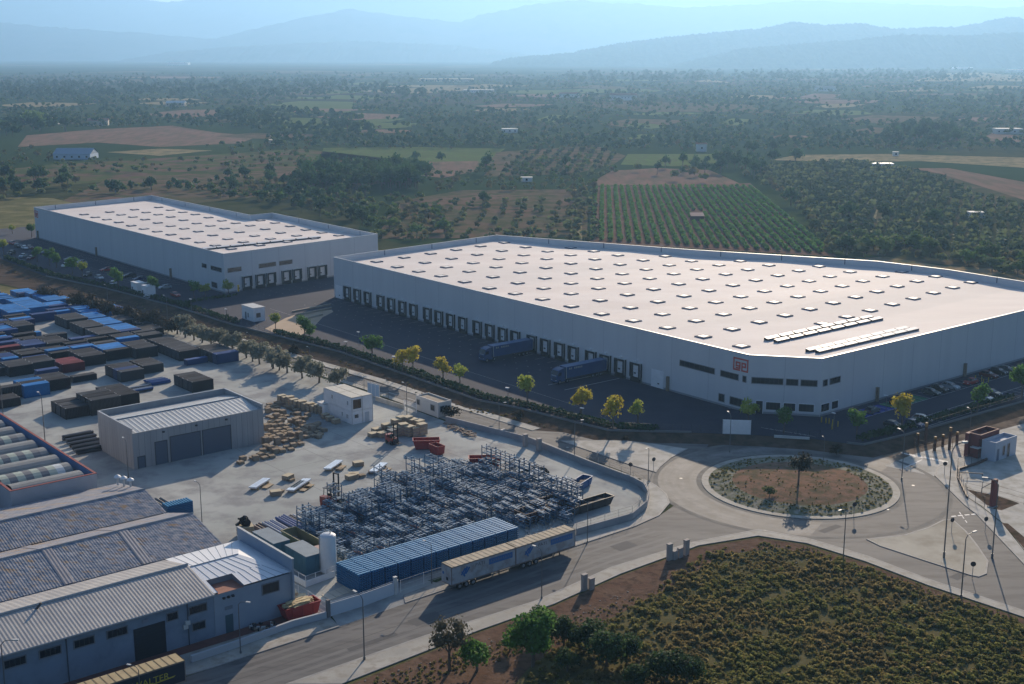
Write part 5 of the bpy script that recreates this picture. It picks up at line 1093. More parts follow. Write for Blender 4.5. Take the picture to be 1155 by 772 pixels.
b.build('wall', [M('vault_wall', (.50, .47, .48), .8, (.44, .42, .43), .4), M('inner_blue', (.12, .22, .42), .7)], bar); cp.build('coping', [M('coping_red', (.28, .06, .05), .7)], bar)  # inner parapet faces coloured blue to stand in for their shade
m_ = MB(); m_.poly(*[(x, y, KZ-1.5) for x, y in inset(kp, .31)]); m_.build('flat_roof', [M('roof_felt', (.16, .17, .18), .9)], bar)
VM = [M('vault_sheet', (.27, .275, .265), .7, (.22, .225, .22), .3), M('vault_dark', (.185, .185, .19), .7), M('vault_clear', (.47, .50, .40), .5, (.41, .44, .34), .6), M('vault_white', (.62, .63, .6), .5)]
for j in range(9):
    v = MB(); c0 = 2.9+j*5.75; rad, hh = 2.55, 1.45; xe = -1.6; nseg = 9; L_ = KL-3 if j > 1 else 13.; LS = 1.35
    ns = int(L_/LS)
    for k in range(ns):
        a, b_ = xe-k*LS, xe-(k+1)*LS; mt = 0
        if j % 2: mt = (1 if k % 2 else 2) if k else 0
        if j == 1 and k == 1: mt = 3
        for q in range(nseg):
            t0, t1_ = math.pi*q/nseg, math.pi*(q+1)/nseg
            P_ = lambda x, t_: (*add(K1, (U, x), (W, c0-rad*math.cos(t_))), KZ-1.45+hh*math.sin(t_)*1.05)
            v.quad(P_(a, t0), P_(a, t1_), P_(b_, t1_), P_(b_, t0), m=mt)
    P0 = [(*add(K1, (U, xe), (W, c0-rad*math.cos(math.pi*q/12))), KZ-1.45+hh*math.sin(math.pi*q/12)*1.05) for q in range(13)]; v.poly(*P0, m=0)
    v.build('vault', VM, bar)
# ------------------------------------------------------------------ vehicles
def text(parent, fr, s, x, z, size, mat, name='lettering', yoff=.03, sx=1.):
    cu = bpy.data.curves.new(name, 'FONT'); cu.body = s; cu.size = size; cu.extrude = .008
    ob = bpy.data.objects.new(name, cu); COL.objects.link(ob); dg = bpy.context.evaluated_depsgraph_get(); me = bpy.data.meshes.new_from_object(ob.evaluated_get(dg)); bpy.data.objects.remove(ob)
    o0 = Vector(fr(x, yoff, z))-(parent.location if parent else Vector()); ux = Vector(fr(1, 0))-Vector(fr(0, 0)); n = Vector(fr(0, 1))-Vector(fr(0, 0))
    mt = Matrix(((ux.x*sx, 0, n.x, o0.x), (ux.y*sx, 0, n.y, o0.y), (0, 1, 0, o0.z), (0, 0, 0, 1))); me.transform(mt); me.materials.clear(); me.materials.append(mat)
    o = bpy.data.objects.new(name, me); COL.objects.link(o); o.parent = parent; return o
def wheels(o, pos, r, w, fr=None, name='wheel'):
    first = None
    for (x, y) in pos:
        if first is None:
            m_ = MB(); m_.tube((0, -w/2, 0), (0, w/2, 0), r, n=14, m=0); m_.tube((0, -w/2-.01, 0), (0, w/2+.01, 0), r*.55, n=10, m=1); first = m_.build(name, [TYRE, GREYM]); c = first
        else: c = first.copy(); COL.objects.link(c)
        c.parent = o; c.location = (x, y, r)
def box_trailer(label, P, L_, body, roofm, H=4.0, flip=False):
    """semi trailer standing along the street; built in the street frame, origin at its near left corner"""
    o = thing('box_trailer', label, 'trailer', (0, 0, 0)); lf = lambda x, y, z=0: (x, y, z)
    b = MB(); b.prism([(0, 0), (L_, 0), (L_, 2.5), (0, 2.5)], 1.05, H-.06, 0, bottom=True)
    for x in (0, L_): b.box((x, 1.25, (H+1)/2), (.1, 2.56, H-1), m=1)
    for z in (1.1, H-.12): b.box((L_/2, -.01, z), (L_, .08, .16), m=1); b.box((L_/2, 2.51, z), (L_, .08, .16), m=1)
    b.build('body', [body, M('trailer_frame', (.22, .17, .15), .6)], o)
    r = MB(); r.prism([(-.05, -.05), (L_+.05, -.05), (L_+.05, 2.55), (-.05, 2.55)], H-.055, H, 0)
    for k in range(int(L_/1.0)): r.box((.5+k*1.0, 1.25, H+.012), (.14, 2.5, .05), m=1)
    r.build('roof', roofm, o); c = MB(); c.box((L_/2, .8, .9), (L_-.6, .2, .25)); c.box((L_/2, 1.7, .9), (L_-.6, .2, .25)); c.box((L_*.72, 1.25, .95), (.3, 2.2, .2)); 
    for y in (.7, 1.8): c.box((L_*.78, y, .5), (.14, .14, .9))
    c.box((L_*.5, .15, .75), (3., .06, .5)); c.build('chassis', DGREY, o)
    d = MB(); d.box((-.07, .63, (H+1)/2), (.05, 1.15, H-1.3), m=0); d.box((-.07, 1.87, (H+1)/2), (.05, 1.15, H-1.3), m=0); d.box((-.1, 1.0, 1.9), (.05, .5, .5), m=1); d.box((-.1, 2.0, 2.6), (.05, .4, .4), m=2); d.build('rear_door', [body, BLACK, M('trailer_blue', (.04, .16, .38), .6)], o)
    wheels(o, [(x, y) for x in (1.6, 2.9, 4.2) for y in (.25, 2.25)], .5, .34)
    return o
TW = M('trailer_white', (.42, .43, .45), .6, (.34, .35, .37), .5, c3=(.29, .27, .26), s3=.8)
TB = [M('trailer_tan_roof', (.50, .40, .28), .85, (.43, .36, .26), .6, c3=(.36, .31, .22), s3=.9), M('trailer_roof_rib', (.42, .34, .24), .85)]
TBLUE = M('trailer_blue', (.03, .13, .34), .6); TGREY = M('trailer_letter', (.13, .12, .13), .6); TPALE = M('trailer_band_letter', (.10, .17, .28), .6)
P = G(510.3, 665.3, .5); Lt = 12.5
for k in range(2):
    o = box_trailer(['left one of two pale trailers with tan roofs parked along the street', 'right one of two pale trailers with tan roofs parked along the street'][k], None, Lt, TW, TB)
    fr = lambda x, y, z=0.: (x, -y, z)
    # blue diamond with slanted bars
    m_ = MB(); cx, cz, s = 2.7, 2.75, .95
    for e in (-1, 0, 1):
        dx = e*.42; m_.poly((cx-.5+dx-.1, -.05-.002*e, cz-.62+abs(e)*.2), (cx-.22+dx-.1, -.05-.002*e, cz-.62+abs(e)*.2-.12), (cx+.42+dx, -.05-.002*e, cz+.55-abs(e)*.1), (cx+.12+dx, -.05-.002*e, cz+.75-abs(e)*.2))
    m_.poly((cx-.95, -.045, cz+.1), (cx-.25, -.045, cz-.95), (cx-.1, -.045, cz-.75), (cx-.72, -.045, cz+.12)); m_.build('emblem', [TBLUE], o)
    text(o, fr, 'PATI', 4.5, 2.95, .75, TGREY, sx=1.25)
    m_ = MB(); m_.poly((7.2, -.045, 2.55), (11.9, -.045, 2.55), (11.9, -.045, 3.5), (7.2, -.045, 3.5)); m_.build('side_band', [TBLUE], o)
    m_ = MB()
    for q in range(9): m_.poly(*[(7.5+q*.48+x, -.052, z) for x, z in ((0, 2.8), (.1, 2.8), (.16, 3.0), (.3, 2.78), (.34, 2.9), (.2, 3.25), (.05, 3.25))])
    m_.build('band_mark', [TPALE], o)
    q = add(P, (U, k*(Lt+.15)), (W, .15)); o.location = (q[0], q[1], .03); o.rotation_euler = (0, 0, UA-.0)
# dark trailer at the bottom edge
WN = M('trailer_navy', (.012, .022, .042), .5, (.016, .028, .05), .5)
o = box_trailer('dark navy trailer with a striped tan roof and yellow lettering in front of the hall', None, 13.6, WN, [M('slat_roof', (.46, .36, .19), .8, (.38, .29, .16), .8), M('slat_rib', (.24, .17, .09), .8)])
text(o, lambda x, y, z=0.: (x, -y, z), 'LKW WALTER', 3.4, 2.2, 1.2, M('letter_yellow', (.42, .36, .04), .6), sx=1.05)
m_ = MB(); m_.poly((8.5, -.05, 2.0), (12.0, -.05, 2.15), (12.3, -.05, 2.35), (8.6, -.05, 2.12)); m_.build('emblem', [M('letter_yellow', (0, 0, 0))], o)
q = add(G(208, 745, 4.0), (U, -13.6)); o.location = (q[0], q[1], .03); o.rotation_euler = (0, 0, UA)
# articulated lorries at the docks (origin: rear end at the dock, +x outwards)
LB = M('lorry_blue', (.03, .082, .20), .5, (.027, .072, .175), .6); LBT = M('lorry_top', (.10, .17, .30), .6)
lo = thing('articulated_lorry', 'x', 'truck'); b = MB(); b.prism([(.2, -1.27), (13.6, -1.27), (13.6, 1.27), (.2, 1.27)], 1.05, 3.98, 0, 1, True); 
for s in (-1, 1): b.box((6.9, s*1.28, 1.08), (13.4, .06, .14), m=2); b.box((13.55, s*1.28, 2.5), (.14, .06, 2.9), m=3)
b.build('trailer', [LB, LBT, DGREY, OFFW], lo)
c = MB(); pr = [(14.1, .55), (16.45, .55), (16.5, 1.5), (16.35, 2.35), (15.9, 3.35), (15.4, 3.6), (14.3, 3.85), (14.1, 3.8)]
for s in (-1, 1): c.poly(*[(x, s*1.22, z) for x, z in (pr if s < 0 else pr[::-1])])
for a, b2 in zip(pr, pr[1:]+pr[:1]): c.quad((a[0], -1.22, a[1]), (a[0], 1.22, a[1]), (b2[0], 1.22, b2[1]), (b2[0], -1.22, b2[1]))
c.box((14.9, 0, .75), (3.4, 2.2, .4), m=0); c.build('cab', [LB], lo)
m_ = MB(); m_.quad((16.40, -1.1, 2.3), (16.40, 1.1, 2.3), (15.97, 1.05, 3.3), (15.97, -1.05, 3.3)); m_.build('windscreen', [GLASS], lo)
for s in (-1, 1):
    m_ = MB(); m_.quad((15.1, s*1.235, 2.1), (16.1, s*1.235, 2.1), (15.85, s*1.235, 2.9), (15.1, s*1.235, 2.9)); m_.build('side_window', [GLASS], lo); m_ = MB(); m_.box((16.2, s*1.42, 2.5), (.12, .22, .6)); m_.build('mirror', [BLACK], lo); m_ = MB(); m_.box((16.52, s*.85, .95), (.06, .4, .2)); m_.build('headlight', [WHITE], lo)
m_ = MB()
for z in (1.15, 1.4, 1.65): m_.box((16.52, 0, z), (.05, 1.6, .1))
m_.build('grille', [BLACK], lo)
m_ = MB(); m_.box((16.48, 0, 2.12), (.05, 1.7, .14)); m_.build('sign_plate', [OFFW], lo)
wheels(lo, [(x, y) for x in (2.2, 3.5, 4.8, 13.2, 15.6) for y in (-1.05, 1.05)], .5, .36)
for s in (-1, 1):
    m_ = MB()
    for q in range(8):
        if q != 5: m_.poly(*[(8.4+q*.56+x, s*1.285, z) for x, z in ((0, 3.2), (.1, 3.2), (.14, 3.42), (.3, 3.2), (.42, 3.2), (.38, 3.65), (.05, 3.65))])
    m_.build('lettering', [M('lorry_letter', (.34, .36, .33), .6)], lo)
for px, lab in ((600.8, 'left one of two blue articulated lorries backed up to the docks'), (683.6, 'right one of two blue articulated lorries backed up to the docks')):
    p = fAB(along(fAB, px, 2.5), .75); place(lo, (p[0], p[1], PZ), fAB.ang-math.pi/2, lab, 'blue lorries at the docks')
# cars
def car_proto(name, col, suv=0.):
    h = .12*suv; o = thing('parked_car', 'x', 'car'); b = MB(); L_ = 4.4
    low = [(-2.2, .35), (-2.15, .75+h), (-1.95, .95+h), (-1.2, 1.0+h), (1.0, .98+h), (1.75, .88+h), (2.12, .72+h), (2.2, .35)]
    ww = [.78, .84, .86, .9, .9, .86, .8, .74]
    for (a, wa), (c, wc) in zip(list(zip(low, ww)), list(zip(low, ww))[1:]):
        b.quad((a[0], -wa, a[1]), (c[0], -wc, c[1]), (c[0], wc, c[1]), (a[0], wa, a[1]))
        for s in (-1, 1): b.quad((a[0], s*wa, .28), (c[0], s*wc, .28), (c[0], s*wc, c[1]), (a[0], s*wa, a[1]))
    b.quad((-2.2, -.78, .28), (-2.2, .78, .28), (-2.2, .78, .35), (-2.2, -.78, .35)); b.quad((2.2, -.74, .28), (2.2, .74, .28), (2.2, .74, .35), (2.2, -.74, .35))
    rf = [(-1.45, 1.43+h), (-.6, 1.5+h), (.2, 1.44+h)]
    for a, c in zip(rf, rf[1:]): b.quad((a[0], -.62, a[1]), (c[0], -.62, c[1]), (c[0], .62, c[1]), (a[0], .62, a[1]))
    for s in (-1, 1):
        for x0, x1 in ((-2.0, -1.45), (-.55, -.5), (.95, .2)): b.quad((x0-.06, s*.86, .97+h), (x0+.08, s*.86, .97+h), (x1+.06, s*.625, 1.44+h), (x1-.06, s*.625, 1.44+h))
    b.build('body', [M('car_'+name, col, .3, spec=.6)], o, smooth=False); gl = MB()
    gl.quad((.97, -.78, .99+h), (.97, .78, .99+h), (.2, .6, 1.43+h), (.2, -.6, 1.43+h)); gl.quad((-2.0, -.78, .96+h), (-2.0, .78, .96+h), (-1.45, .6, 1.42+h), (-1.45, -.6, 1.42+h))
    for s in (-1, 1): gl.quad((-1.98, s*.84, .98+h), (.95, s*.84, .98+h), (.2, s*.612, 1.43+h), (-1.45, s*.612, 1.42+h))
    gl.build('windows', [GLASS], o); wheels(o, [(x, y) for x in (-1.35, 1.35) for y in (-.78, .78)], .33, .22)
    for s in (-1, 1): m_ = MB(); m_.box((2.15, s*.58, .68+h), (.12, .3, .14)); m_.build('headlight', [WHITE], o); m_ = MB(); m_.box((-2.17, s*.62, .8+h), (.08, .22, .16)); m_.build('tail_light', [RED], o)
    return o
CARS = {}
CARCOL = {'red': (.36, .02, .015), 'maroon': (.12, .012, .012), 'black': (.012, .013, .016), 'grey': (.09, .105, .1), 'silver': (.36, .38, .4), 'white': (.68, .68, .68), 'blue': (.02, .04, .13)}
def car(px, col, rz, label, grp, k=1.):
    if col not in CARS: CARS[col] = car_proto(col, CARCOL[col], 1 if col in ('black', 'maroon') else 0)
    place(CARS[col], (*G(*px, PZ), PZ), rz, label, grp)
cd = fCD.ang; RG = 'cars in the right-hand car park'; LG = 'cars in front of the left warehouse'
for px, c, a, l in (((1094.5, 433.5), 'red', cd+math.pi, 'bright red car by the yellow bollards along the warehouse wall'), ((1115, 426), 'maroon', cd-1.57, 'dark red car just beyond the yellow bollards'), ((1126, 422), 'black', cd-1.57, 'black car next to the dark red one along the wall'), ((1136, 419.5), 'grey', cd-1.57, 'grey car at the far end of the row along the wall'),
    ((1050, 445), 'grey', cd-1.57, 'first grey car of the three in a row along the wall'), ((1059, 441.5), 'black', cd-1.57, 'black car in the middle of the three along the wall'), ((1072, 438.5), 'silver', cd-1.57, 'silver car of the three in a row along the wall'), ((1012, 456), 'black', cd, 'black car on the green bays'), ((984, 465.5), 'grey', cd+.1, 'dark grey car between the blue and the green bays'),
    ((1040, 475), 'silver', cd-1.2, 'silver car right of the yellow tree'), ((1008, 483), 'black', cd-1.57, 'dark car half hidden left of the yellow tree by the hedge'), ((1119, 446.5), 'black', cd-1.57, 'black car by the hedge in the outer row'), ((1110, 451.5), 'silver', cd-1.57, 'silver car by the hedge, left of the black one'), ((1031, 481), 'blue', cd-1.57, 'dark blue car by the hedge under the yellow tree')):
    car(px, c, a, l, RG)
la = f01.ang
for px, c, a, l in (((14, 276), 'red', la, 'red car furthest up the lot near the left frame edge'), ((20, 279), 'black', la, 'black car beside the furthest red one'), ((28, 281), 'white', la, 'white car just left of the warehouse corner'), ((34, 281), 'maroon', la, 'dark red car at the warehouse corner'), ((13, 287), 'black', la-.8, 'black car near the left frame edge by the hedge'), ((26, 290.5), 'silver', la-.8, 'silver car behind the hedge at the far left'), ((35, 293), 'maroon', la-.8, 'maroon car behind the hedge left of the first tree pair'), ((50, 287), 'blue', la-1.57, 'dark blue car at the wall near the logo end'), ((79, 294), 'grey', la-1.57, 'grey car at the wall behind the tree pair'), ((91, 298), 'silver', la-1.57, 'silver car at the wall right of the tree pair'), ((74, 301), 'white', la-.8, 'white car between the tree pair and the next tree'), ((99, 312), 'black', la-.8, 'black car by the hedge right of the yellow green tree'), ((120, 306), 'red', la-1.57, 'bright red car at the wall in mid row'), ((112, 315), 'silver', la, 'silver car in the aisle left of the round green tree'), ((146, 313), 'black', la-1.57, 'black car at the wall behind the white kiosks'), ((157, 316.5), 'blue', la-1.57, 'dark blue car at the wall right of the black one'), ((127, 322), 'white', la-.8, 'white car under the round green tree'), ((170, 321), 'grey', la-1.57, 'grey car at the wall near the end of the row'), ((186, 326), 'silver', la-1.57, 'silver car at the wall right of the kiosks'), ((198, 334.5), 'red', la, 'red and last car of the row, before the end of the warehouse')):
    car(px, c, a, l, LG)
# ------------------------------------------------------------------ street lamps, signs
LAMPM = M('lamp_pole', (.14, .145, .15), .5, metal=.4)
lp = thing('street_lamp', 'x', 'street lamp'); m_ = MB(); m_.tube((0, 0, 0), (0, 0, 8.4), .10, .065, n=7); m_.tube((0, 0, 8.38), (.45, 0, 8.85), .06, .05, n=6); m_.tube((.45, 0, 8.85), (1.5, 0, 9.0), .05, .04, n=6); m_.tube((0, 0, 0), (0, 0, .5), .16, n=8); m_.build('pole', LAMPM, lp); m_ = MB(); m_.box((1.75, 0, 9.0), (.75, .3, .14)); m_.build('lamp_head', OFFW, lp)
LAMPS = [((411, 744), (405, 672), 2.3, 'lamp at the lower edge of the near street, in front of the white gate'), ((271.5, 737), (271, 678), -.3, 'lamp in front of the annex door on the near street'), ((487, 657.5), (487, 612), 2.6, 'lamp between the blue panel stacks and the left white trailer'), ((611, 675), (612, 619), 2.4, 'lamp in front of the right white trailer'), ((662.5, 612), (664.5, 566), 2.4, 'lamp at the yard wall behind the right white trailer'),
    ((951, 633), (957, 573), -2.4, 'lamp below the roundabout on the scrub side'), ((1084, 674), (1098, 603), .6, 'leaning lamp at the lower edge of the right-hand street'), ((1064.6, 629), (1071, 500), .2, 'tallest mast, in the middle of the triangular island'), ((1119, 629), (1121, 541), 2.8, 'mast beside the dark red pylon'), ((731, 546), (736, 504), -2., 'lamp at the tip of the left traffic island'), ((648, 519), (650, 475), .4, 'lamp beside the back road opposite the two gate pillars'), ((563, 490), (564, 455), .4, 'lamp in front of the yard wall on the back road'), ((459, 470), (459, 433), 2.2, 'lamp left of the small gatehouse'), ((411, 444), (410, 423), 2.4, 'lamp behind the white offices'), ((438, 449), (438, 429), 2.4, 'short lamp between the offices and the gatehouse'), ((823, 510), (826, 467), 1.8, 'lamp on the upper edge of the roundabout by the white panel'), ((1017, 541), (1022, 487), 1.9, 'lamp on the right edge of the roundabout'), ((929, 519), (935, 494), 1.8, 'lamp above the shaded top of the roundabout island'), ((282, 398), (283, 376), 2.3, 'lamp by the pale pavement at the end of the olive row'), ((122, 347), (122, 322), 2.3, 'lamp on the dark dirt strip left of the kiosks'), ((189, 362), (189, 334), 2.3, 'lamp on the dirt strip right of the kiosks'), ((350, 416), (350, 392), 2.3, 'lamp behind the middle of the olive row'), ((1093, 498), (1096, 462), 1.8, 'lamp on the dirt strip below the right-hand car park'),
    ((51, 500), (47, 445), 2.2, 'thin mast behind the barrel vault hall'), ((5, 484), (3, 432), 2.2, 'thin mast at the left frame edge of the yard'), ((228, 592), (226, 545), 2.4, 'mast behind the rusty tiled roof'), ((145, 540), (143, 496), 2.2, 'floodlight mast at the workshop gable'), ((8, 800), (6, 722), 0., 'lamp at the bottom left frame edge'), ((160, 810), (150, 752), 2.8, 'lamp rising in front of the dark navy trailer')]
for b_, t_, rz, lab in LAMPS:
    p = G(*b_, .12); lo_, hi_ = 1., 30.
    for _ in range(30):
        z = (lo_+hi_)/2
        if I(*p, z)[1] > t_[1]: lo_ = z
        else: hi_ = z
    k = z/9.; place(lp, (*p, .02), rz, 'street '+lab if lab.startswith('lamp') else lab+' with a lamp arm', 'street lamps', (min(k, 1.2), min(k, 1.2), k))
pl = thing('car_park_lamp', 'x', 'lamp'); m_ = MB(); m_.tube((0, 0, 0), (0, 0, 4.), .07, n=6); m_.build('pole', LAMPM, pl); m_ = MB(); m_.box((.2, 0, 4.05), (.9, .4, .16)); m_.build('lamp_head', WHITE, pl)
for (x, y), lab in (((405, 391), 'small lamp on the dock yard right of the left green tree'), ((391, 402.5), 'small lamp in the hedge left of the green tree'), ((445, 420), 'small lamp by the hedge at the yellow tree pair'), ((573, 457), 'small lamp in the hedge left of the right lorry'), ((657, 481), 'small lamp in the hedge under the yellow tree by the right lorry'), ((999, 466), 'small lamp over the green bays'), ((1017, 471), 'small lamp among the leaves of the yellow tree in the right lot'), ((940, 487), 'small lamp over the yellow bollard cluster'), ((256, 364), 'small lamp left of the portable guard cabin'), ((216, 352), 'small lamp at the end of the left car row')):
    place(pl, (*G(x, y, PZ), PZ), random.uniform(1.5, 3), lab, 'small car park lamps')
sg_ = thing('road_sign', 'x', 'road sign'); m_ = MB(); m_.tube((0, 0, 0), (0, 0, 2.6), .05, n=6); m_.build('pole', GREYM, sg_); m_ = MB(); m_.tube((0, -.06, 2.35), (0, -.03, 2.35), .42, n=14); m_.build('sign_plate', [DGREY], sg_)
for (x, y), lab in (((711, 537), 'round road sign on the near edge of the left traffic island'), ((737, 531), 'round road sign at the right tip of the left traffic island'), ((1065, 536), 'road sign on the pavement in front of the zebra crossing'), ((1073, 601), 'round road sign at the upper tip of the triangular island'), ((1096.5, 652), 'round road sign at the lower corner of the triangular island'), ((1111, 600), 'road sign standing on the right-hand street edge by the mast'), ((963, 583), 'small round sign on the lower rim of the roundabout island')):
    place(sg_, (*G(x, y, .14), .1), random.uniform(-.5, .5), lab, 'road signs')
cb = MB(); cb.box((0, 0, .9), (.9, .55, 1.8)); cb.box((0, 0, 1.84), (1., .65, .1)); CB_ = tag(cb.build('concrete_post', M('pillar_concrete', (0, 0, 0))), 'x', 'post')
for (x, y, s), lab in (((659, 666, 1.4), 'taller of two concrete meter posts in the scrub below the right trailer'), ((667, 665, 1.), 'lower of two concrete meter posts in the scrub below the right trailer'), ((755, 632, 1.5), 'leftmost of the four concrete posts at the scrub edge near the roundabout'), ((761, 631, .8), 'low second of the four concrete posts near the roundabout'), ((767, 629, .9), 'low third of the four concrete posts near the roundabout'), ((774, 626, 1.4), 'rightmost of the four concrete posts at the scrub edge near the roundabout')):
    place(CB_, (*G(x, y), 0), UA, lab, None, (1., 1., s))
# right-hand site: gate pillars, gatehouse, pylon, fences
gp = thing('gate_pillar', 'x', 'pillar'); m_ = MB(); m_.box((0, 0, 1.5), (.42, .42, 3.)); m_.build('shaft', [M('pillar_brown', (.09, .05, .035), .8)], gp); m_ = MB(); m_.box((0, 0, 3.3), (.46, .46, .6)); m_.build('cap', [M('pillar_ochre', (.28, .15, .035), .7)], gp)
for k, (x, y, s) in enumerate([(1034.5, 503, .75), (1043.5, 502.5, 1.35), (1054, 509, .85), (1063, 504.5, .75), (1070.5, 508, 1.35), (1079, 502.5, .8)]): place(gp, (*G(x, y), .02), UA, ['leftmost and low', 'tall left', 'low third', 'low fourth', 'tall right', 'rightmost low'][k]+' brown pillar with an ochre top in the shaded entrance group', 'brown entrance pillars', (1, 1, s))
g2 = thing('barrier_post', 'x', 'post'); m_ = MB(); m_.box((0, 0, .5), (.5, .5, 1.)); m_.build('base', [RED], g2); m_ = MB(); m_.box((0, 0, 1.5), (.52, .52, 1.)); m_.build('cap', [M('orange_post', (.62, .25, .03), .6)], g2)
for k, (x, y) in enumerate([(1091, 510.5), (1099.5, 507.5)]): place(g2, (*G(x, y), .02), UA, ['left', 'right'][k]+' sunlit orange and red barrier post beside the red walled gatehouse', 'orange barrier posts')
fence('entrance_railing', 'thin rusty railing across the shaded entrance pillars', GG([(1031, 505), (1052, 511), (1074, 505), (1098, 512)]), 2.0, 0, 4., M('rusty_rail', (.12, .075, .06), .7), M('rusty_rail', (0, 0, 0)), .05)
fence('site_fence', 'curved wire fence round the front of the right-hand site', GG([(1103, 522), (1080, 530), (1079.5, 541), (1090, 563), (1110, 574)]), 2.3, .05, 2., M('rusty_rail', (0, 0, 0)), DGREY, .045)
fence('site_fence', 'straight wire fence behind the dark red pylon at the right frame edge', GG([(1090, 552), (1125, 561), (1155, 570), (1200, 582)]), 2.2, .05, 3., M('rusty_rail', (0, 0, 0)), DGREY, .045)
low_wall('site_wall', 'low dark rust kerb wall under the curved site fence', GG([(1118, 517), (1103, 524), (1081, 531), (1080.5, 541), (1091, 563)]), .3, 0, .5, M('rusty_rail', (0, 0, 0)))
for k, (a, b_) in enumerate([((1082, 538), (1108, 539.5)), ((1107, 556), (1120, 549))]):
    m_ = MB(); p, q = GG([a, b_]); m_.tube((*p, .9), (*q, .9), .09, n=5); m_.tube((*p, 0), (*p, .95), .07, n=5); m_.tube((*q, 0), (*q, .95), .07, n=5); tag(m_.build('road_barrier', DGREY, org=(*p, 0)), ['left', 'right'][k]+' dark barrier bar on two short posts inside the curved site fence', 'barrier')
def gate2():
    P = G(1121.5, 521.5); o = thing('gatehouse', 'two part gatehouse with dark red parapets and a pale blue grey front', 'gatehouse', (*P, 0)); q = [P, add(P, (U, 8.)), add(P, (U, 8.), (W, 3.)), add(P, (W, 3.))]
    b = MB(); b.prism(q, 0, 3.4); inn = inset(q, .2)
    for k in range(4): b.prism([q[k], q[(k+1) % 4], inn[(k+1) % 4], inn[k]], 3.402, 4.0)
    b.build('wall', [M('gate_blue_grey', (.42, .46, .52), .8)], o)
    p2 = add(P, (W, 3.02), (U, -.6)); s = [p2, add(p2, (U, 7.0)), add(p2, (U, 7.0), (W, 3.)), add(p2, (W, 3.))]; c = MB(); inn = inset(s, .25); c.prism([add(s[0], (W, .4)), s[1], s[2], s[3]], 0, 4.2)
    for k in range(4): c.prism([s[k], s[(k+1) % 4], inn[(k+1) % 4], inn[k]], 4.202, 5.0)
    c.prism([add(s[0], (W, 2.2), (U, -.7)), add(s[0], (W, 2.2)), s[3], add(s[3], (U, -.7))], 0, 5.); c.build('parapet_block', [M('site_red', (.17, .05, .045), .75)], o)
    fr = frame(q[0], q[1]); window(o, fr, 2.9, 3.5, .9, 2.7, 1); window(o, fr, 4.6, 5.3, .2, 2.9, 1); m_ = MB(); m_.fbox(fr, .7, 1.5, .003, .05, .1, 2.5); m_.build('door', [M('gate_door', (.14, .17, .22), .6)], o)
    m_ = MB(); a = add(P, (W, 2.8), (U, -1.6)); m_.prism([a, add(a, (U, 1.5)), add(a, (U, 1.5), (W, 1.8)), add(a, (W, 1.8))], 2.3, 2.45, bottom=True); m_.build('canopy', [OFFW], o)
gate2()
o = thing('sign_pylon', 'tall plain dark red pylon leaning over the bare bed at the right', 'pylon', (*G(1119.5, 572), 0)); p = o.location; m_ = MB(); m_.prism([add(p[:2], (U, a), (W, b_)) for a, b_ in ((-.65, -.3), (.65, -.3), (.65, .3), (-.65, .3))], 0, 5.2); m_.build('slab', [M('site_red', (0, 0, 0))], o); m_ = MB(); m_.box((p[0], p[1], .1), (1.8, 1.1, .2), UA); m_.build('plinth', [CONC], o)
# ------------------------------------------------------------------ vegetation
def leafmat(name, c1, c2, rnd=.2, scale=.6, trans=.3): return M(name, c1, .75, c2, scale, spec=.15, rnd=rnd, trans=trans)
def blob_leaves(blobs, n, size, rng, flat=.8, core=True):
    """leaf sized faces spread through blobs, plus a rough inner mass -> (verts (m,3), quads (k,4))"""
    V = []; Fq = []; tot = sum(b[3]**2 for b in blobs)
    for (bx, by, bz, r) in blobs:
        k = max(4, int(n*r*r/tot)); d = rng.normal(size=(k, 3)); d /= np.linalg.norm(d, axis=1)[:, None]; d[:, 2] = np.where(d[:, 2] < -.55, -d[:, 2], d[:, 2])
        rad = r*(.48+.74*rng.random(k)**.9); c = np.array([bx, by, bz])+d*rad[:, None]*np.array([1, 1, flat])
        nrm = d+rng.normal(size=(k, 3))*.55; nrm /= np.linalg.norm(nrm, axis=1)[:, None]
        a = np.cross(nrm, rng.normal(size=(k, 3))); a /= np.linalg.norm(a, axis=1)[:, None]+1e-9; b = np.cross(nrm, a); s = size*(.6+.8*rng.random(k))[:, None]
        q = np.stack([c-a*s*.6-b*s*.5, c+a*s*.5-b*s*.6, c+a*s*.55+b*s*.5, c-a*s*.4+b*s*.65], 1).reshape(-1, 3)
        i0 = sum(len(v) for v in V); V.append(q); Fq.append(np.arange(i0, i0+4*k).reshape(-1, 4))
        if core:  # unseen inner mass, added to block light through the leaves
            i0 = sum(len(v) for v in V); rr = r*.46; cv = []; nu, nv = (6, 4) if len(blobs) > 4 else (5, 3)
            for u in range(nv+1):
                ph = -math.pi/2+math.pi*u/nv
                for w in range(nu):
                    th = 2*math.pi*w/nu; j = rr*(.85+.3*rng.random()); cv.append((bx+j*math.cos(ph)*math.cos(th), by+j*math.cos(ph)*math.sin(th), bz+j*flat*math.sin(ph)))
            V.append(np.array(cv)); Fq.append(np.array([(i0+u*nu+w, i0+u*nu+(w+1) % nu, i0+(u+1)*nu+(w+1) % nu, i0+(u+1)*nu+w) for u in range(nv) for w in range(nu)]))
    return np.concatenate(V), np.concatenate(Fq)
def np_mesh(name, V, Q, mat):
    me = bpy.data.meshes.new(name); me.vertices.add(len(V)); me.vertices.foreach_set('co', V.astype(np.float32).ravel()); me.loops.add(Q.size); me.loops.foreach_set('vertex_index', Q.astype(np.int32).ravel()); me.polygons.add(len(Q)); me.polygons.foreach_set('loop_start', np.arange(0, Q.size, 4, dtype=np.int32)); me.update(calc_edges=True); me.materials.append(mat); return me
BARK = M('bark', (.09, .07, .055), .9, (.14, .115, .09), 2.)
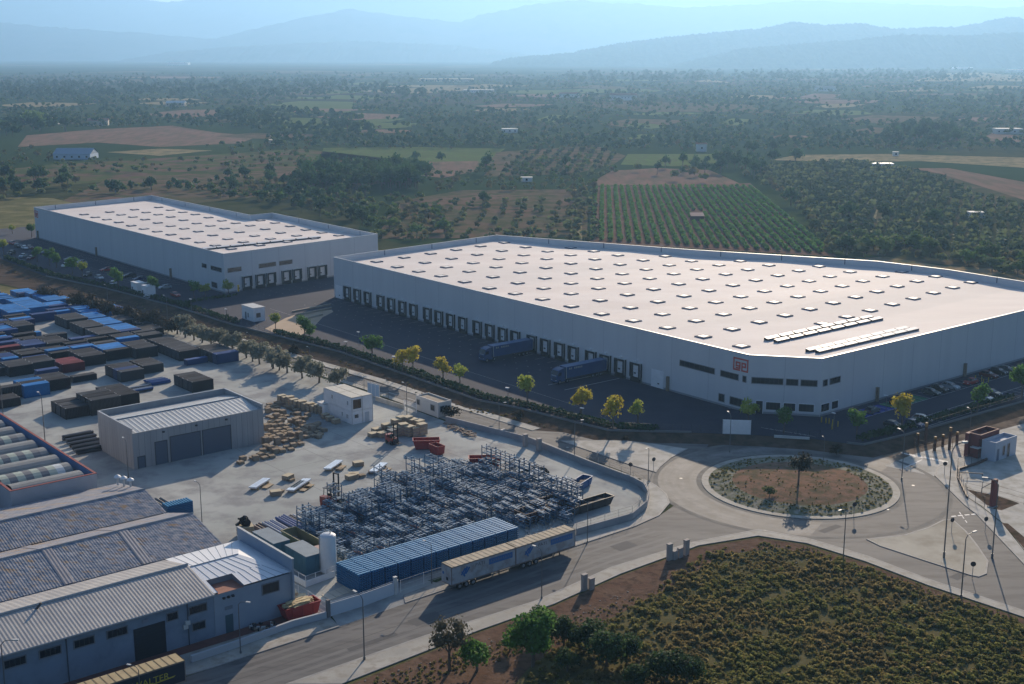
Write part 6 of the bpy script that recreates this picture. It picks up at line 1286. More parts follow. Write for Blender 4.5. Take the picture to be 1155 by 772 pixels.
def trunk_mesh(h, r, limbs, rng, lean=.1):
    m_ = MB(); top = (rng.normal()*lean, rng.normal()*lean, h); m_.tube((0, 0, -.1), top, r, r*.6, n=6)
    for k in range(limbs):
        a = 2*math.pi*k/limbs+rng.random(); l = h*(.35+.3*rng.random()); m_.tube((top[0]*.7, top[1]*.7, h*(.6+.3*rng.random())), (top[0]+l*math.cos(a)*.8, top[1]+l*math.sin(a)*.8, h+l*.9), r*.5, r*.2, n=5)
    return m_
class Tree:
    def __init__(s, kind, h, w, tr, nb, n, size, mat, seed, flat=.85, lod=70, lsize=None, core=True):
        rng = np.random.default_rng(seed); s.rng = rng; s.h, s.w, s.kind, s.mat = h, w, kind, mat
        bl = []
        for k in range(nb):
            a = rng.random()*6.28; d = w*.5*rng.random()**.55*.72; z = tr+(h-tr)*(.3+.5*rng.random()); r = w*(.15+.15*rng.random())
            bl.append((d*math.cos(a), d*math.sin(a), min(z, h-r*flat*.9), r))
        bl.append((0, 0, tr+(h-tr)*.5, w*.3)); s.blobs = bl
        s.V, s.Q = blob_leaves(bl, n, size, rng, flat); s.lV, s.lQ = blob_leaves(bl[:3]+bl[-1:], lod, (lsize or size*2.), rng, flat, core)
        s.trunk = trunk_mesh(tr+(h-tr)*.35, w*.035+.04, 4, rng); s.root = None
    def proto(s, name='tree'):
        if s.root: return s.root
        o = thing(name, 'x', 'tree'); c = bpy.data.objects.new('crown', np_mesh('crown', s.V, s.Q, s.mat)); COL.objects.link(c); c.parent = o; s.trunk.build('trunk', BARK, o); s.root = o; return o
    def put(s, p, label, group, k=1., z=0., name='tree', kz=None):
        return place(s.proto(name), (p[0], p[1], z), random.uniform(0, 6.28), label, group, (k, k, (kz or k)*random.uniform(.92, 1.1)))
def merged(name, items, kind='stuff', mats=None):
    """items: (tree, x, y, scale) -> one object per material"""
    by = {}
    for it in items: by.setdefault(it[0].mat.name, []).append((*it, 0.) if len(it) == 4 else it)
    for mn, L_ in by.items():
        Vs, Qs = [], []; off = 0
        for t, x, y, k, z_ in L_:
            a = random.uniform(0, 6.28); c, s = math.cos(a)*k, math.sin(a)*k; v = t.lV; Vs.append(np.stack([x+v[:, 0]*c-v[:, 1]*s, y+v[:, 0]*s+v[:, 1]*c, z_+v[:, 2]*k*random.uniform(.85, 1.15)], 1)); Qs.append(t.lQ+off); off += len(v)
        o = bpy.data.objects.new(name, np_mesh(name, np.concatenate(Vs), np.concatenate(Qs), t.mat)); COL.objects.link(o); tag(o, kind=kind)
LG1 = leafmat('leaf_dark_pine', (.035, .085, .03), (.06, .115, .04), .3, .03, .35); LG2 = leafmat('leaf_olive', (.085, .115, .048), (.13, .15, .06), .3, .025, .4); LG3 = leafmat('leaf_green', (.075, .145, .035), (.13, .185, .045), .3, .02, .4); LG4 = leafmat('leaf_scrub', (.12, .13, .05), (.15, .125, .06), .3, .03, .4)
F1 = [Tree('pine', 9, 9, 2, 7, 260, .75, LG1, 1, lod=36, lsize=1.9), Tree('pine', 11, 8, 2.5, 8, 260, .75, LG1, 2, 1., lod=36, lsize=1.9)]
F2 = [Tree('bush', 5, 6, .5, 6, 240, .5, LG2, 3, lod=30, lsize=1.3), Tree('bush', 4, 5.5, .3, 6, 240, .5, LG4, 4, lod=30, lsize=1.3)]
F3 = [Tree('broad', 7, 7.5, 1.5, 7, 260, .6, LG3, 5, lod=32, lsize=1.7)]
OL = [Tree('olive', 3.6, 4.2, .9, 5, 180, .42, LG2, 6, lod=30, lsize=1.1), Tree('olive', 3.9, 4.6, .9, 5, 180, .42, leafmat('leaf_orchard', (.05, .085, .04), (.075, .11, .05), .25, .1, .35), 7, lod=30, lsize=1.1)]
VEG = []                                                            # (tree, x, y, scale, zone)
def scat(px, n, trees, k0, k1, zone, world=False):
    xs = [p[0] for p in px]; ys = [p[1] for p in px]; c = 0; tries = 0
    while c < n and tries < n*12:
        tries += 1; x, y = random.uniform(min(xs), max(xs)), random.uniform(min(ys), max(ys))
        if not pip(x, y, px): continue
        if any(pip(x, y, f) for f in CLEAR): continue
        p = G(x, y); VEG.append((random.choice(trees), p[0], p[1], random.uniform(k0, k1), zone)); c += 1
CLEAR = [[(20, 167), (30, 153), (110, 146), (195, 142), (245, 150), (292, 154), (270, 163), (180, 167)], [(177, 127), (243, 124), (246, 131), (180, 133)], [(360, 181), (365, 168), (570, 169), (548, 184)], [(700, 186), (708, 175), (808, 175), (812, 186)], [(470, 198), (478, 184), (540, 183), (534, 195)], [(868, 181), (900, 176), (1155, 178), (1160, 185), (960, 183)], [(664, 274), (672, 200), (838, 200), (944, 288)], [(290, 128), (330, 118), (400, 116), (395, 128)], [(395, 103), (520, 97), (560, 100), (470, 106)], [(68, 182), (60, 168), (110, 166), (250, 168), (250, 180)]]+FARF
ALLT = F1+F2+F3
scat([(-100, 84), (1260, 84), (1260, 100), (-100, 100)], 2600, F1+F3+F2, .75, 1.25, 'far')
scat([(-100, 100), (1260, 100), (1260, 120), (-100, 120)], 2900, ALLT, .7, 1.15, 'far')
scat([(-100, 120), (1260, 120), (1260, 146), (-100, 146)], 2700, ALLT, .55, .95, 'far')
scat([(-100, 95), (480, 95), (480, 112), (-100, 112)], 500, F1, 1.2, 1.7, 'far'); scat([(640, 84), (1100, 80), (1100, 92), (640, 95)], 420, F1, 1.3, 1.9, 'far'); scat([(0, 138), (70, 138), (80, 152), (0, 156)], 40, F1, 1., 1.4, 'far'); scat([(240, 130), (420, 128), (420, 156), (290, 152)], 170, F1+F3, .9, 1.3, 'far')
scat([(300, 150), (1260, 146), (1260, 172), (300, 168)], 1700, F2+F3+F1, .5, .85, 'valley'); scat([(1000, 150), (1080, 150), (1080, 165), (1000, 165)], 45, F1, 1., 1.4, 'valley')
scat([(-60, 172), (350, 158), (350, 190), (-60, 205)], 230, F2+F2+F3, .45, .85, 'meadow'); scat([(-60, 205), (60, 195), (110, 215), (0, 232), (-60, 232)], 60, F1+F2, .9, 1.1, 'meadow')
scat([(330, 198), (482, 196), (480, 214), (335, 216)], 150, F1, .95, 1.25, 'pine'); scat([(262, 205), (335, 200), (335, 225), (262, 222)], 26, F1+F2, .8, 1.1, 'pine')
scat([(60, 222), (260, 202), (420, 215), (420, 262), (330, 238), (200, 216)], 240, F2+F2+F3+F1, .45, .9, 'scrub'); scat([(330, 226), (480, 222), (520, 268), (430, 280), (400, 250)], 110, F2+F2+F3, .5, .9, 'scrub')
scat([(480, 196), (670, 176), (700, 196), (670, 215), (480, 218)], 190, F2+F3+F2, .45, .8, 'fallow'); scat([(560, 178), (672, 166), (690, 176), (580, 200)], 40, F2, .5, .8, 'fallow'); scat([(640, 215), (672, 212), (668, 275), (640, 272)], 26, F2, .8, 1.1, 'scrub'); scat([(560, 264), (672, 268), (672, 276), (560, 270)], 14, F2, .7, .9, 'scrub')
scat([(740, 176), (880, 172), (880, 192), (840, 206), (740, 198)], 48, F1+F2, .7, 1.1, 'fallow'); scat([(838, 200), (862, 200), (950, 276), (936, 290), (900, 240)], 34, F2, .8, 1.2, 'edge'); scat([(930, 270), (1000, 276), (1180, 300), (1180, 318), (1000, 292), (940, 290)], 110, F2+F3, .6, 1.1, 'edge')
for (x, y, t, k) in ((897, 186, 0, 1.3), (892, 232, 0, 1.1), (470, 183, 0, .9), (498, 184, 0, .9), (548, 196, 1, 1.2), (640, 190, 0, .9), (957, 250, 0, 1.1), (996, 248, 0, .9), (1052, 254, 0, .9), (955, 288, 0, 1.0), (985, 284, 1, .8), (760, 204, 2, 1.3), (795, 206, 2, 1.5), (720, 194, 2, 1.3), (780, 200, 3, 1.4), (632, 192, 2, .9), (545, 232, 0, .8), (1010, 163, 0, 1.6), (1040, 160, 0, 1.7), (885, 158, 3, 1.2), (820, 190, 0, 1.4)):
    p = G(x, y); VEG.append(((F1+F2)[t], p[0], p[1], k, 'lone'))
# rows of young trees on the fallow land behind the docks
r0 = G(440, 266)
for i in range(11):
    a, b = G(430+24*i, 272), G(478+19*i, 226); n = 24
    for k in range(n):
        t = k/n+random.uniform(-.015, .015)
        if random.random() < .78: VEG.append((random.choice(F2+OL), a[0]+(b[0]-a[0])*t+random.uniform(-2, 2), a[1]+(b[1]-a[1])*t, random.uniform(.45, .85), 'rows'))
for i in range(9):
    a, b = G(566+14*i, 200), G(600+12*i, 168)
    for k in range(14): t = k/14; VEG.append((random.choice(OL), a[0]+(b[0]-a[0])*t, a[1]+(b[1]-a[1])*t, random.uniform(.8, 1.1), 'rows2'))
# olive orchard at the right
OZ = [(852, 190), (960, 184), (1040, 196), (1110, 224), (1180, 244), (1230, 306), (1000, 282), (950, 272), (890, 222)]
o0 = G(950, 276)
for i in range(-80, 120):
    for j in range(-40, 80):
        q = (o0[0]+i*5.6+j*2.0+random.uniform(-.5, .5), o0[1]+j*5.4-i*1.4+random.uniform(-.6, .6)); px = I(*q)
        if pip(px[0], px[1], OZ) and random.random() < .93 and not pip(px[0], px[1], [(968, 256), (980, 246), (986, 232), (994, 232), (990, 248), (978, 257)]): VEG.append((random.choice(OL), q[0], q[1], random.uniform(.85, 1.15), 'orchard'))
VEG.sort(key=lambda v: -v[0].h*v[3]/math.hypot(v[1], v[2]-0))
ZL = {'far': 'dark tree of the wooded valley floor', 'valley': 'bushy tree on the valley floor beyond the fields', 'meadow': 'dark bush on the dry meadow above the left warehouse', 'pine': 'dense dark pine in the grove between and behind the warehouses', 'scrub': 'scrubby tree in the thicket behind the left warehouse', 'fallow': 'bush on the fallow land left of the vineyard', 'edge': 'bushy tree on the edge between the vineyard and the olive orchard', 'lone': 'dark tree standing alone among the fields', 'rows': 'young tree in the planted rows behind the dock side', 'rows2': 'small tree in the rows of the far fallow slope', 'orchard': 'olive tree in the dense orchard at the right'}
NM = {'pine': 'pine_tree', 'bush': 'bush', 'broad': 'broadleaf_tree', 'olive': 'olive_tree'}
for t, x, y, k, z in VEG[:300]: t.put((x, y), ZL[z], {'orchard': 'olive trees of the orchard', 'pine': 'pines of the grove'}.get(z, 'trees and bushes '+z if False else 'trees and bushes: '+ZL[z].split(' ', 1)[1]), k, name=NM[t.kind])
merged('distant_woodland', [(t, x, y, k) for t, x, y, k, z in VEG[300:]])
# vineyard rows
vt = Tree('vine', 1.5, 1.9, .2, 3, 30, .5, leafmat('leaf_vine', (.095, .205, .045), (.13, .235, .055), 0, .08, .4), 9, lod=26, lsize=.62)
its = []; vz = [(664, 273), (673, 212), (845, 208), (940, 288)]; a0, a1 = G(668, 271), G(937, 287)
for i in range(25):
    t = i/24; a = (a0[0]+(a1[0]-a0[0])*t, a0[1]+(a1[1]-a0[1])*t); b = G(672+173*t, 211); n = int(math.hypot(b[0]-a[0], b[1]-a[1])/1.5)
    for k in range(n):
        f = k/n
        q = (a[0]+(b[0]-a[0])*f+random.uniform(-.25, .25), a[1]+(b[1]-a[1])*f); px = I(*q)
        if (779 < px[0] < 794 and 238 < px[1] < 251) or (.42 < f < .44): continue
        if random.random() < .93: its.append((vt, q[0], q[1], random.uniform(.8, 1.15)))
merged('vineyard', its)
h = G(786, 249); o = thing('field_hut', 'small brick hut with a pinkish tiled roof in the middle of the vineyard', 'hut', (*h, 0)); b = MB(); b.box((h[0], h[1], 1.3), (6, 4.4, 2.6)); b.build('wall', [M('hut_wall', (.10, .06, .05), .9)], o); r = MB(); r.quad((h[0]-3.3, h[1]-2.6, 2.5), (h[0]+3.3, h[1]-2.6, 2.5), (h[0]+3.3, h[1]+2.6, 3.6), (h[0]-3.3, h[1]+2.6, 3.6)); r.quad((h[0]-3.3, h[1]+2.6, 3.5), (h[0]+3.3, h[1]+2.6, 3.5), (h[0]+3.3, h[1]-2.6, 2.4), (h[0]-3.3, h[1]-2.6, 2.4)); r.build('roof', [M('hut_roof', (.36, .22, .18), .9)], o)
# far houses
def house(px, w_, d_, h_, wall, roof, lab, gable=True, rz=0.):
    x, y = G(*px); o = thing('country_house', lab, 'house', (0, 0, 0)); b = MB(); b.box((0, 0, h_/2), (w_, d_, h_)); b.build('wall', [wall], o); r = MB()
    if gable:
        for s in (-1, 1): r.quad((-w_/2-.4, s*(d_/2+.5), h_-.1), (w_/2+.4, s*(d_/2+.5), h_-.1), (w_/2+.4, 0, h_+d_*.2), (-w_/2-.4, 0, h_+d_*.2))
        for s in (-1, 1): b2 = (s*w_/2, -d_/2, h_), (s*w_/2, d_/2, h_), (s*w_/2, 0, h_+d_*.2); r.poly(*b2)
    else: r.box((0, 0, h_+.15), (w_+.4, d_+.4, .3))
    r.build('roof', [roof], o)
    for k in range(max(1, int(w_/5))): m_ = MB(); m_.box((-w_/2+(k+.5)*w_/max(1, int(w_/5)), -d_/2-.03, h_*.5), (1.4, .06, 1.4)); m_.build('window', [GLASS], o)
    o.location = (x, y, 0); o.rotation_euler = (0, 0, rz)
TERR = M('terracotta', (.40, .20, .12), .9); HW = M('house_white', (.68, .66, .62), .8); HC = M('house_cream', (.55, .45, .34), .8); HB = M('shed_blue', (.42, .50, .60), .6)
for a in (((86, 179), 28, 20, 4, HB, M('shed_roof_blue', (.25, .31, .38), .7), 'wide pale blue farm shed beyond the dry meadow at the left', True), ((111, 141.5), 22, 14, 5, HC, TERR, 'cream farmhouse with a sunlit roof behind the ploughed field', True, .2), ((33, 135), 12, 10, 8, HW, HW, 'white house behind the round bright green tree', False), ((50, 136), 14, 10, 6, HC, TERR, 'house with a tiled roof right of the white one at the far left', True), ((62, 140), 10, 8, 6, HW, TERR, 'small pale house between dark trees at the far left', True), ((199, 120), 28, 14, 5, HC, HW, 'long low pale house above the small ploughed field', True), ((540, 105), 60, 22, 6, HW, HW, 'long white shed in the middle of the far valley', False), ((503, 92), 150, 40, 7, M('shed_tan', (.5, .4, .27), .8), M('shed_tan', (0, 0, 0)), 'long tan shed at the far treeline', False), ((642, 110), 36, 16, 6, HW, TERR, 'pale villa with a tiled roof right of mid valley', True), ((703, 113), 44, 18, 8, HW, TERR, 'white villa standing higher right of the pale villa', True), ((931, 103), 40, 18, 7, HW, HC, 'white house in the woods above the orchard', True), ((791, 171), 8, 6, 6, HW, TERR, 'tiny white tower house behind the green field', True), ((995, 190), 14, 8, 3.2, HB, HB, 'low bluish shed at the top of the olive orchard', False), ((1100, 246), 7, 5, 2.8, HW, HW, 'white hut inside the olive orchard', False), ((1136, 151), 26, 12, 5, HW, HW, 'white building among dark trees at the right frame edge', False), ((1085, 78), 90, 30, 8, HW, HW, 'row of white greenhouses on the far hill foot', False), ((1144, 81), 60, 30, 8, HW, HC, 'white shed at the far right hill foot', False), ((594, 205), 7, 4, 2.6, HW, HW, 'white caravan on the fallow land', False), ((202, 73.5), 120, 60, 14, HW, HW, 'white building on the hazy far plain', False), ((1010, 176), 4, 3, 3, HW, HW, 'white booth on the stubble strip', False), ((312, 162), 14, 10, 3, HC, HC, 'pinkish barn left of the upper green field', False), ((575, 150), 16, 10, 4, HW, HW, 'pale hut among trees above the fallow slope', False)): house(*a)
t_ = Tree('broad', 14, 22, 1, 12, 500, 1.1, leafmat('leaf_lime', (.12, .21, .05), (.16, .25, .06), 0, .1), 21, .75); t_.put(G(38, 146), 'huge round bright green tree at the far left behind the ploughed field', None, 1.35, name='broadleaf_tree')
# --- parking trees
YG = leafmat('leaf_yellow', (.52, .41, .05), (.42, .39, .05), .12, .9, .45); GY = leafmat('leaf_yellow_green', (.28, .36, .06), (.38, .40, .07), .15, .9, .45); GN = leafmat('leaf_fresh_green', (.065, .165, .032), (.11, .215, .042), .15, .9, .4)
PT = {}
for nm_, mt, sd in (('y', YG, 31), ('yg', GY, 32), ('g', GN, 33)): PT[nm_] = [Tree('park', 6.4, 4.6, 1.7, 14, 760, .27, mt, sd), Tree('park', 6.0, 4.2, 1.5, 12, 640, .27, mt, sd+10), Tree('park', 6.8, 4.0, 1.6, 13, 640, .27, mt, sd+20)]
PARK = [((344, 384), 'g', 1.05, 'dark green tree right of the tan gravel corner'), ((349.5, 385), 'g', .8, 'smaller green tree leaning on the dark green one right of the gravel'), ((311, 374), 'yg', .85, 'slender light green tree on the tan gravel corner'), ((420, 408), 'g', 1.1, 'round green tree in the hedge left of the yellow pair'), ((454, 420), 'y', 1.1, 'left tree of the yellow pair in the dockside hedge'), ((466, 422), 'y', 1.15, 'right tree of the yellow pair in the dockside hedge'), ((500, 432), 'y', 1.15, 'broad yellow tree in the hedge left of the left lorry'), ((519, 436), 'yg', 1.0, 'small green tree right of the broad yellow one'), ((595, 459), 'yg', 1.15, 'yellow green tree in the hedge between the two lorries'), ((655, 471), 'y', 1.2, 'yellow tree in front of the right lorry'), ((691, 485), 'y', 1.25, 'yellow tree right of the right lorry'), ((720, 484), 'yg', 1.0, 'light green tree at the right end of the dockside hedge'), ((844, 481), 'yg', .95, 'green tree behind the white entrance panel'), ((884, 489), 'g', .9, 'small green tree below the ground floor windows'), ((966, 495), 'g', .95, 'green tree at the left end of the right-hand hedge'), ((1017, 485), 'y', 1.2, 'bright yellow tree in the right-hand hedge'), ((1102, 466), 'g', 1.05, 'dark green tree in the right-hand hedge by the outer cars'), ((1152, 452), 'g', 1.25, 'green tree at the right frame edge of the car park'),
    ((258, 335), 'yg', .95, 'yellow green tree against the shaded end wall of the left warehouse'), ((232, 338), 'yg', .95, 'yellow green tree at the last cars of the left row'), ((219, 338), 'g', .9, 'dark green tree left of the yellow green one by the last cars'), ((174, 334), 'g', .95, 'green tree just right of the white kiosks'), ((134, 327), 'g', 1.15, 'round green tree left of the white kiosks'), ((93, 314), 'yg', .95, 'yellow green tree in the left car row'), ((82, 310), 'g', 1.0, 'dark green tree left of the yellow green one in the car row'), ((64, 303), 'g', .95, 'right tree of the green pair in the car row'), ((56, 300), 'g', 1., 'left tree of the green pair in the car row'), ((42, 296), 'g', 1., 'green tree near the logo corner of the left warehouse'), ((4, 287), 'yg', 1.1, 'pale green tree at the left frame edge'), ((36, 268), 'g', .9, 'dark green tree just behind the logo corner'), ((14, 264), 'yg', .7, 'thin yellowish tree on the grass bank')]
for n_, (px, kd, k, lab) in enumerate(PARK): PT[kd][n_ % 3].put(G(*px, PZ), lab, 'car park trees', k*(1.05 if kd == 'g' else .95), PZ, 'young_tree')
# hedges
hm = leafmat('leaf_hedge', (.015, .05, .02), (.03, .075, .027), 0, .8, .2)
def hedge(label, pts, w_, h_, z, dens=1.6):
    rng = np.random.default_rng(len(pts)*7+int(abs(pts[0][0]))); bl = []
    for a, b in zip(pts, pts[1:]):
        l = math.hypot(b[0]-a[0], b[1]-a[1]); n = int(l/dens)
        for k in range(n):
            t = (k+rng.random()*.5)/n
            for o_ in (-.3, .3): bl.append((a[0]+(b[0]-a[0])*t+rng.normal()*.2+o_*w_*.6, a[1]+(b[1]-a[1])*t+rng.normal()*.2+o_*w_*.6, z+h_*.45+rng.normal()*.1, h_*(.5+.2*rng.random())))
    V, Q = blob_leaves(bl, len(bl)*16, .42, rng, .9); V[:, :2] -= np.array(pts[0]); V[:, 2] -= z
    o = bpy.data.objects.new('hedge', np_mesh('hedge', V, Q, hm)); COL.objects.link(o); o.location = (*pts[0], z); tag(o, label, 'hedge')
hl = offset_line(PE, 2.2)
hedge('long clipped dark green hedge along the dock side yard edge', hl[6:13]+GG([(742, 486)], PZ), 2.4, 1.1, PZ, .8); hedge('dark green hedge along the right-hand car park edge', [G(962, 497.5, PZ)]+offset_line(PE, 2.5)[17:21], 2.6, 1.5, PZ); hedge('low hedge on the corner between the left car row and the guard cabin', GG([(205, 343), (262, 334.5), (272, 333.5)], PZ), 1., .9, PZ); hedge('low hedge in front of the left car row and the kiosks', hl[1:6], 2., 1.2, PZ, 1.2)
# olive like trees along the back of the yard
YO = [Tree('yardolive', 3.9, 4.4, .3, 11, 800, .26, leafmat('leaf_grey_olive', (.20, .205, .15), (.27, .27, .20), .15, .7, .4), 51), Tree('yardolive', 3.7, 4.8, .3, 11, 800, .26, leafmat('leaf_grey_olive', (0, 0, 0), (0, 0, 0)), 52)]
YOL = [(209, 381), (219, 384), (228, 387), (238, 390), (248, 392), (263, 399), (278, 404), (285, 408), (293, 411), (308, 416), (315, 418), (324, 421), (341, 427), (360, 432), (381, 438)]
for k, (x, y) in enumerate(YOL): YO[k % 2].put(G(x, y), f'grey green olive tree, {["first", "second", "third", "fourth", "fifth", "sixth", "seventh", "eighth", "ninth", "tenth", "eleventh", "twelfth", "thirteenth", "fourteenth", "fifteenth"][k]} from the left in the yard row', 'olive row at the back of the yard', random.uniform(1.2, 1.5), .02, 'olive_tree')
DB = [Tree('darkbush', 3.4, 5, .3, 6, 420, .34, leafmat('leaf_dark_brown', (.04, .038, .028), (.06, .05, .035), .2, .5), 53)]
for k, (x, y) in enumerate([(50, 337), (58, 339), (88, 346), (97, 348), (105, 351), (114, 354), (122, 357), (131, 359), (140, 362), (149, 364), (158, 367), (168, 369), (178, 371), (190, 374), (200, 377)]): DB[0].put(G(x, y), 'dark brownish shrub in the hedge row between the container yard and the dirt strip', 'dark shrubs behind the containers', random.uniform(1., 1.45), .02, 'shrub')
for k, (px, lab, s) in enumerate([((509, 471), 'dry dark shrub right behind the yard gatehouse', .8), ((585, 473), 'dark dry shrub on the slope beside the back road', .6), ((330, 400), 'dark shrub by the pale pavement at the olive row', .7), ((706, 497), 'small dark weed bush at the tip of the left traffic island', .3), ((944, 513), 'dark bush on the shaded upper rim of the roundabout', .6)]): DB[0].put(G(*px), lab, None, s, .02, 'shrub')
# roundabout tree and verge tufts
RT = Tree('small', 5.2, 4.4, 2.3, 7, 800, .22, leafmat('leaf_round', (.035, .04, .028), (.05, .05, .035), 0, .8), 61); RT.put(G(900, 553), 'single small dark tree on the brown mound of the roundabout', None, 1.05, .8, 'broadleaf_tree')
for px, k, lab in (((868, 563), .6, 'grey green bush on the lower left rim of the roundabout island'),): F2[0].put(G(*px), lab, None, k*.7, .2, 'bush')
# foreground scrub
SC = []
for k, (mt, h_, w_) in enumerate([(leafmat('scrub_olive', (.215, .205, .068), (.255, .228, .078), 0, .12, .5), .55, 1.4), (leafmat('scrub_brown', (.235, .19, .08), (.27, .215, .095), 0, .2, .5), .45, 1.2), (leafmat('scrub_green', (.19, .20, .06), (.23, .22, .072), 0, .15, .5), .7, 1.5), (leafmat('scrub_yellow', (.32, .26, .10), (.28, .23, .085), 0, .3, .5), .4, 1.1)]): SC.append(Tree('tuft', h_, w_, .05, 4, 40, .3, mt, 70+k, .8, lod=64, lsize=.22, core=False))
SZ_ = [(590, 776), (610, 742), (660, 715), (720, 680), (760, 650), (800, 622), (860, 612), (912, 620), (976, 642), (1047, 668), (1160, 706), (1260, 752), (1400, 820), (1400, 900), (560, 900)]
its = []
def patch(x, y): return math.sin(x*.21+1.3*math.sin(y*.17))+math.sin(y*.26+1.7*math.sin(x*.13))
for k in range(18000):
    x, y = random.uniform(560, 1360), random.uniform(605, 850)
    if not pip(x, y, SZ_): continue
    p = G(x, y); v = patch(*p)+random.gauss(0, .35); hole = math.sin(p[0]*.55+2*math.sin(p[1]*.3))+math.sin(p[1]*.6+1.5*math.sin(p[0]*.23))
    if hole+random.gauss(0, .3) > 1.5: continue
    if x < 760 and random.random() < .5: continue
    t = SC[0] if v > .3 else SC[1] if v < -.45 else SC[3]
    if x > 1000 and y > 690 and random.random() < .55: t = SC[2]
    if v > 1.5: t = SC[2]
    d = 640-.05*x
    t = random.choice(SC) if random.random() < .2 else t; its.append((t, p[0], p[1], random.choice((.4, .5, .55, .65, .75, 1.05))*random.uniform(.8, 1.2)*(.6 if y < 625+.0*x else 1)))
merged('scrub', its)
its = []
for k in range(900):                                               # sparse tufts on the bare strip and the verges
    x = random.uniform(420, 900); y = 0
    t = (x-420)/480; y = 765-150*t+random.uniform(2, 26)
    p = G(x, y); its.append((random.choice([SC[1], SC[1], SC[3], SC[0]]), p[0], p[1], random.uniform(.15, .5)))
for k in range(420):
    x = random.uniform(900, 1180); y = 612+(x-900)*.34+random.uniform(2, 16) if x > 905 else 620; p = G(x, y); its.append((random.choice(SC), p[0], p[1], random.uniform(.15, .5)))
for k in range(620):                                               # roundabout grass ring
    a = random.uniform(0, 6.28); r_ = random.uniform(12.5, 16.8) if random.random() < .8 else random.uniform(3, 12.5); its.append((random.choice([SC[0], SC[3], SC[3], SC[2]]), CEN[0]+r_*math.cos(a), CEN[1]+r_*math.sin(a), random.uniform(.2, .5) if r_ > 12 else random.uniform(.15, .35), float(np.interp(r_, (5, 9, 12.5, 15, 17), (.95, .8, .55, .35, .15)))))
for k in range(260):
    t = random.random(); i = random.randrange(0, 11); a, b = LOW[i], LOW[i+1]; its.append((random.choice([SC[1], SC[3]]), a[0]+(b[0]-a[0])*t+random.uniform(-3, 1), a[1]+(b[1]-a[1])*t+random.uniform(-3, 1), random.uniform(.3, .7)))
merged('weeds', its)
m_ = MB()
for k in range(240):
    x = random.uniform(400, 1150); y = (768-.34*(x-400) if x < 860 else 612+.3*(x-860))+abs(random.gauss(0, 9))+4; p = G(x, y); s_ = random.uniform(.06, .24); m_.box((p[0], p[1], s_*.3), (s_, s_*.8, s_*.6), random.uniform(0, 3), m=random.randrange(2))
tag(m_.build('stones', [M('stone_grey', (.26, .24, .21), .9), M('stone_brown', (.26, .2, .16), .9)]), kind='stuff')
FG = leafmat('leaf_bush_green', (.085, .19, .04), (.125, .235, .055), .1, .5, .45); FD = leafmat('leaf_bush_dark', (.04, .08, .028), (.065, .105, .036), .15, .5, .4); FBR = leafmat('leaf_bare', (.11, .10, .06), (.14, .125, .08), 0, .8, .3)
FT = [Tree('fbush', 7.2, 6.8, .6, 14, 3200, .27, FG, 81), Tree('fbush', 6.2, 6.2, .5, 13, 2800, .27, FD, 82), Tree('fbush', 4.5, 4.6, .3, 9, 1800, .24, FG, 83), Tree('bare', 6.2, 4.4, 1.2, 9, 900, .16, FBR, 84)]
for px, i, k, lab in (((601, 752), 0, 1.0, 'large bright green bushy tree on the scrub below the trailers'), ((613, 717), 1, .85, 'dark tree right behind the large bright green one'), ((636, 730), 1, .85, 'dark bushy tree right of the large bright green one'), ((661, 733), 1, .95, 'olive dark bush in the middle of the dark scrub group'), ((684, 752), 1, 1.05, 'wide dark bush right of the dark scrub group'), ((707, 748), 1, .8, 'dark bush touching the right side of the wide dark one'), ((752, 772), 1, 1.1, 'dark bush at the bottom edge right of centre'), ((775, 770), 1, .8, 'lower dark bush at the bottom edge beside the larger one'), ((538, 757), 2, 1.1, 'round bright green bush left of the large green tree'), ((507, 757), 3, 1.25, 'nearly bare grey tree left of the round green bush'), ((575, 735), 2, .5, 'low green bush on the bare soil left of the large tree'), ((640, 757), 1, .6, 'low dark bush below the dark scrub group'), ((718, 778), 1, .7, 'low dark bush at the bottom edge in mid frame')):
    FT[i].put(G(*px), lab, None, k*(.85 if i == 1 else 1.), .01, 'bushy_tree' if i != 3 else 'bare_tree')
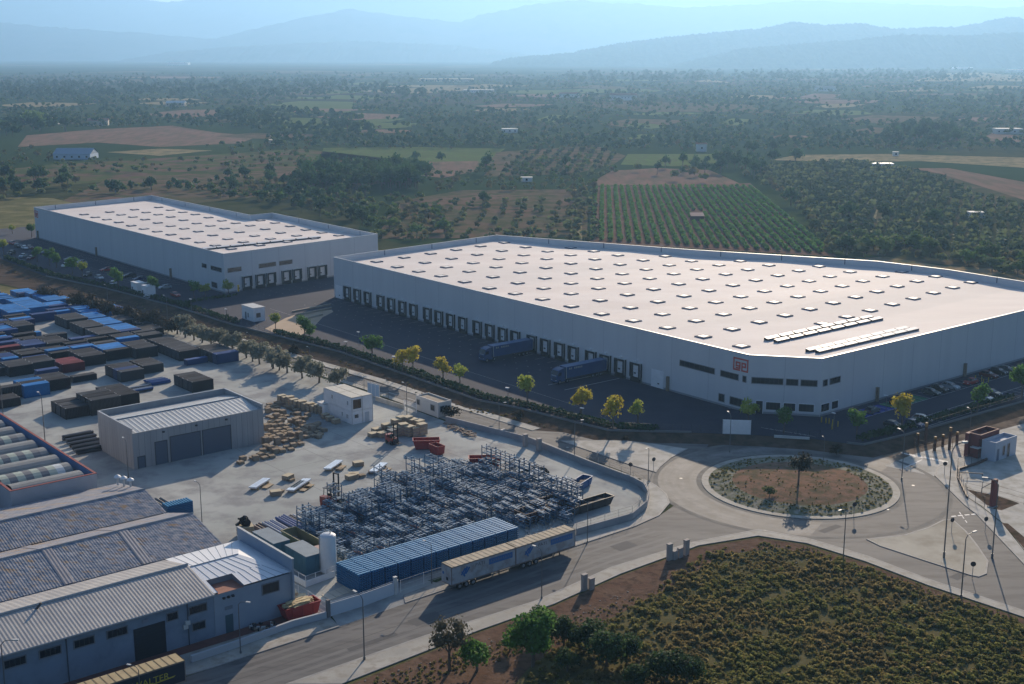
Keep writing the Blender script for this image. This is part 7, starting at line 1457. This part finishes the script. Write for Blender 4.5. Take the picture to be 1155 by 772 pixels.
# ------------------------------------------------------------------ air, light, camera
hz = MB(); hz.box((0, 10000, 659), (30000, 22000, 1320)); o = hz.build('haze', []); hm_ = bpy.data.materials.new('haze'); hm_.use_nodes = True; nt = hm_.node_tree
for n in list(nt.nodes):
    if n.type != 'OUTPUT_MATERIAL': nt.nodes.remove(n)
pv = nt.nodes.new('ShaderNodeVolumePrincipled'); pv.inputs['Color'].default_value = (.36, .645, 1., 1); pv.inputs['Density'].default_value = HAZE_D; pv.inputs['Anisotropy'].default_value = .5
nt.links.new(pv.outputs['Volume'], [n for n in nt.nodes if n.type == 'OUTPUT_MATERIAL'][0].inputs['Volume']); o.data.materials.append(hm_); tag(o, kind='stuff')
SUN_AZ, SUN_EL = 14., 19.
w = bpy.data.worlds.new('World'); sc.world = w; w.use_nodes = True; nt = w.node_tree; bg = nt.nodes['Background']; sk = nt.nodes.new('ShaderNodeTexSky'); sk.sky_type = 'NISHITA'; sk.sun_disc = False; sk.sun_elevation = R(SUN_EL); sk.sun_rotation = R(SUN_AZ); sk.altitude = 100; sk.air_density = 1.; sk.dust_density = 1.5; sk.ozone_density = 1.5
mx = nt.nodes.new('ShaderNodeMix'); mx.data_type = 'RGBA'; mx.blend_type = 'MULTIPLY'; mx.inputs['Factor'].default_value = 1; mx.inputs['B'].default_value = (.80, .96, 1.22, 1); nt.links.new(sk.outputs['Color'], mx.inputs['A']); nt.links.new(mx.outputs['Result'], bg.inputs['Color']); bg.inputs['Strength'].default_value = SKY_S
d = Vector((math.sin(R(SUN_AZ))*math.cos(R(SUN_EL)), math.cos(R(SUN_AZ))*math.cos(R(SUN_EL)), math.sin(R(SUN_EL))))
l = bpy.data.lights.new('sun', 'SUN'); l.energy = SUN_S; l.angle = R(.5); l.color = (1., .82, .62); s = bpy.data.objects.new('sun', l); COL.objects.link(s); s.rotation_euler = (-d).to_track_quat('-Z', 'Y').to_euler(); s.location = (0, 0, 300)
cam = bpy.data.cameras.new('camera'); cam.sensor_width = 36; cam.sensor_fit = 'HORIZONTAL'; cam.lens = 36*F_PX/1155; cam.clip_start = 1; cam.clip_end = 60000
c = bpy.data.objects.new('camera', cam); COL.objects.link(c); c.location = (0, 0, CAM_H); c.rotation_euler = (math.pi/2-PITCH, 0, 0); sc.camera = c
sc.view_settings.view_transform = 'Standard'; sc.view_settings.look = 'None'; sc.view_settings.exposure = EXPO; sc.view_settings.gamma = 1; sc.view_settings.use_curve_mapping = False
sc.cycles.volume_bounces = 1; sc.cycles.max_bounces = 6; sc.cycles.diffuse_bounces = 3; sc.cycles.glossy_bounces = 2; sc.cycles.transparent_max_bounces = 6; sc.cycles.use_denoising = True
# protos that were only placed keep their own label; none may stay unplaced
for o in list(bpy.data.objects):
    if o.get('label') == 'x':
        for ch in list(o.children):
            bpy.data.objects.remove(ch)
        bpy.data.objects.remove(o)
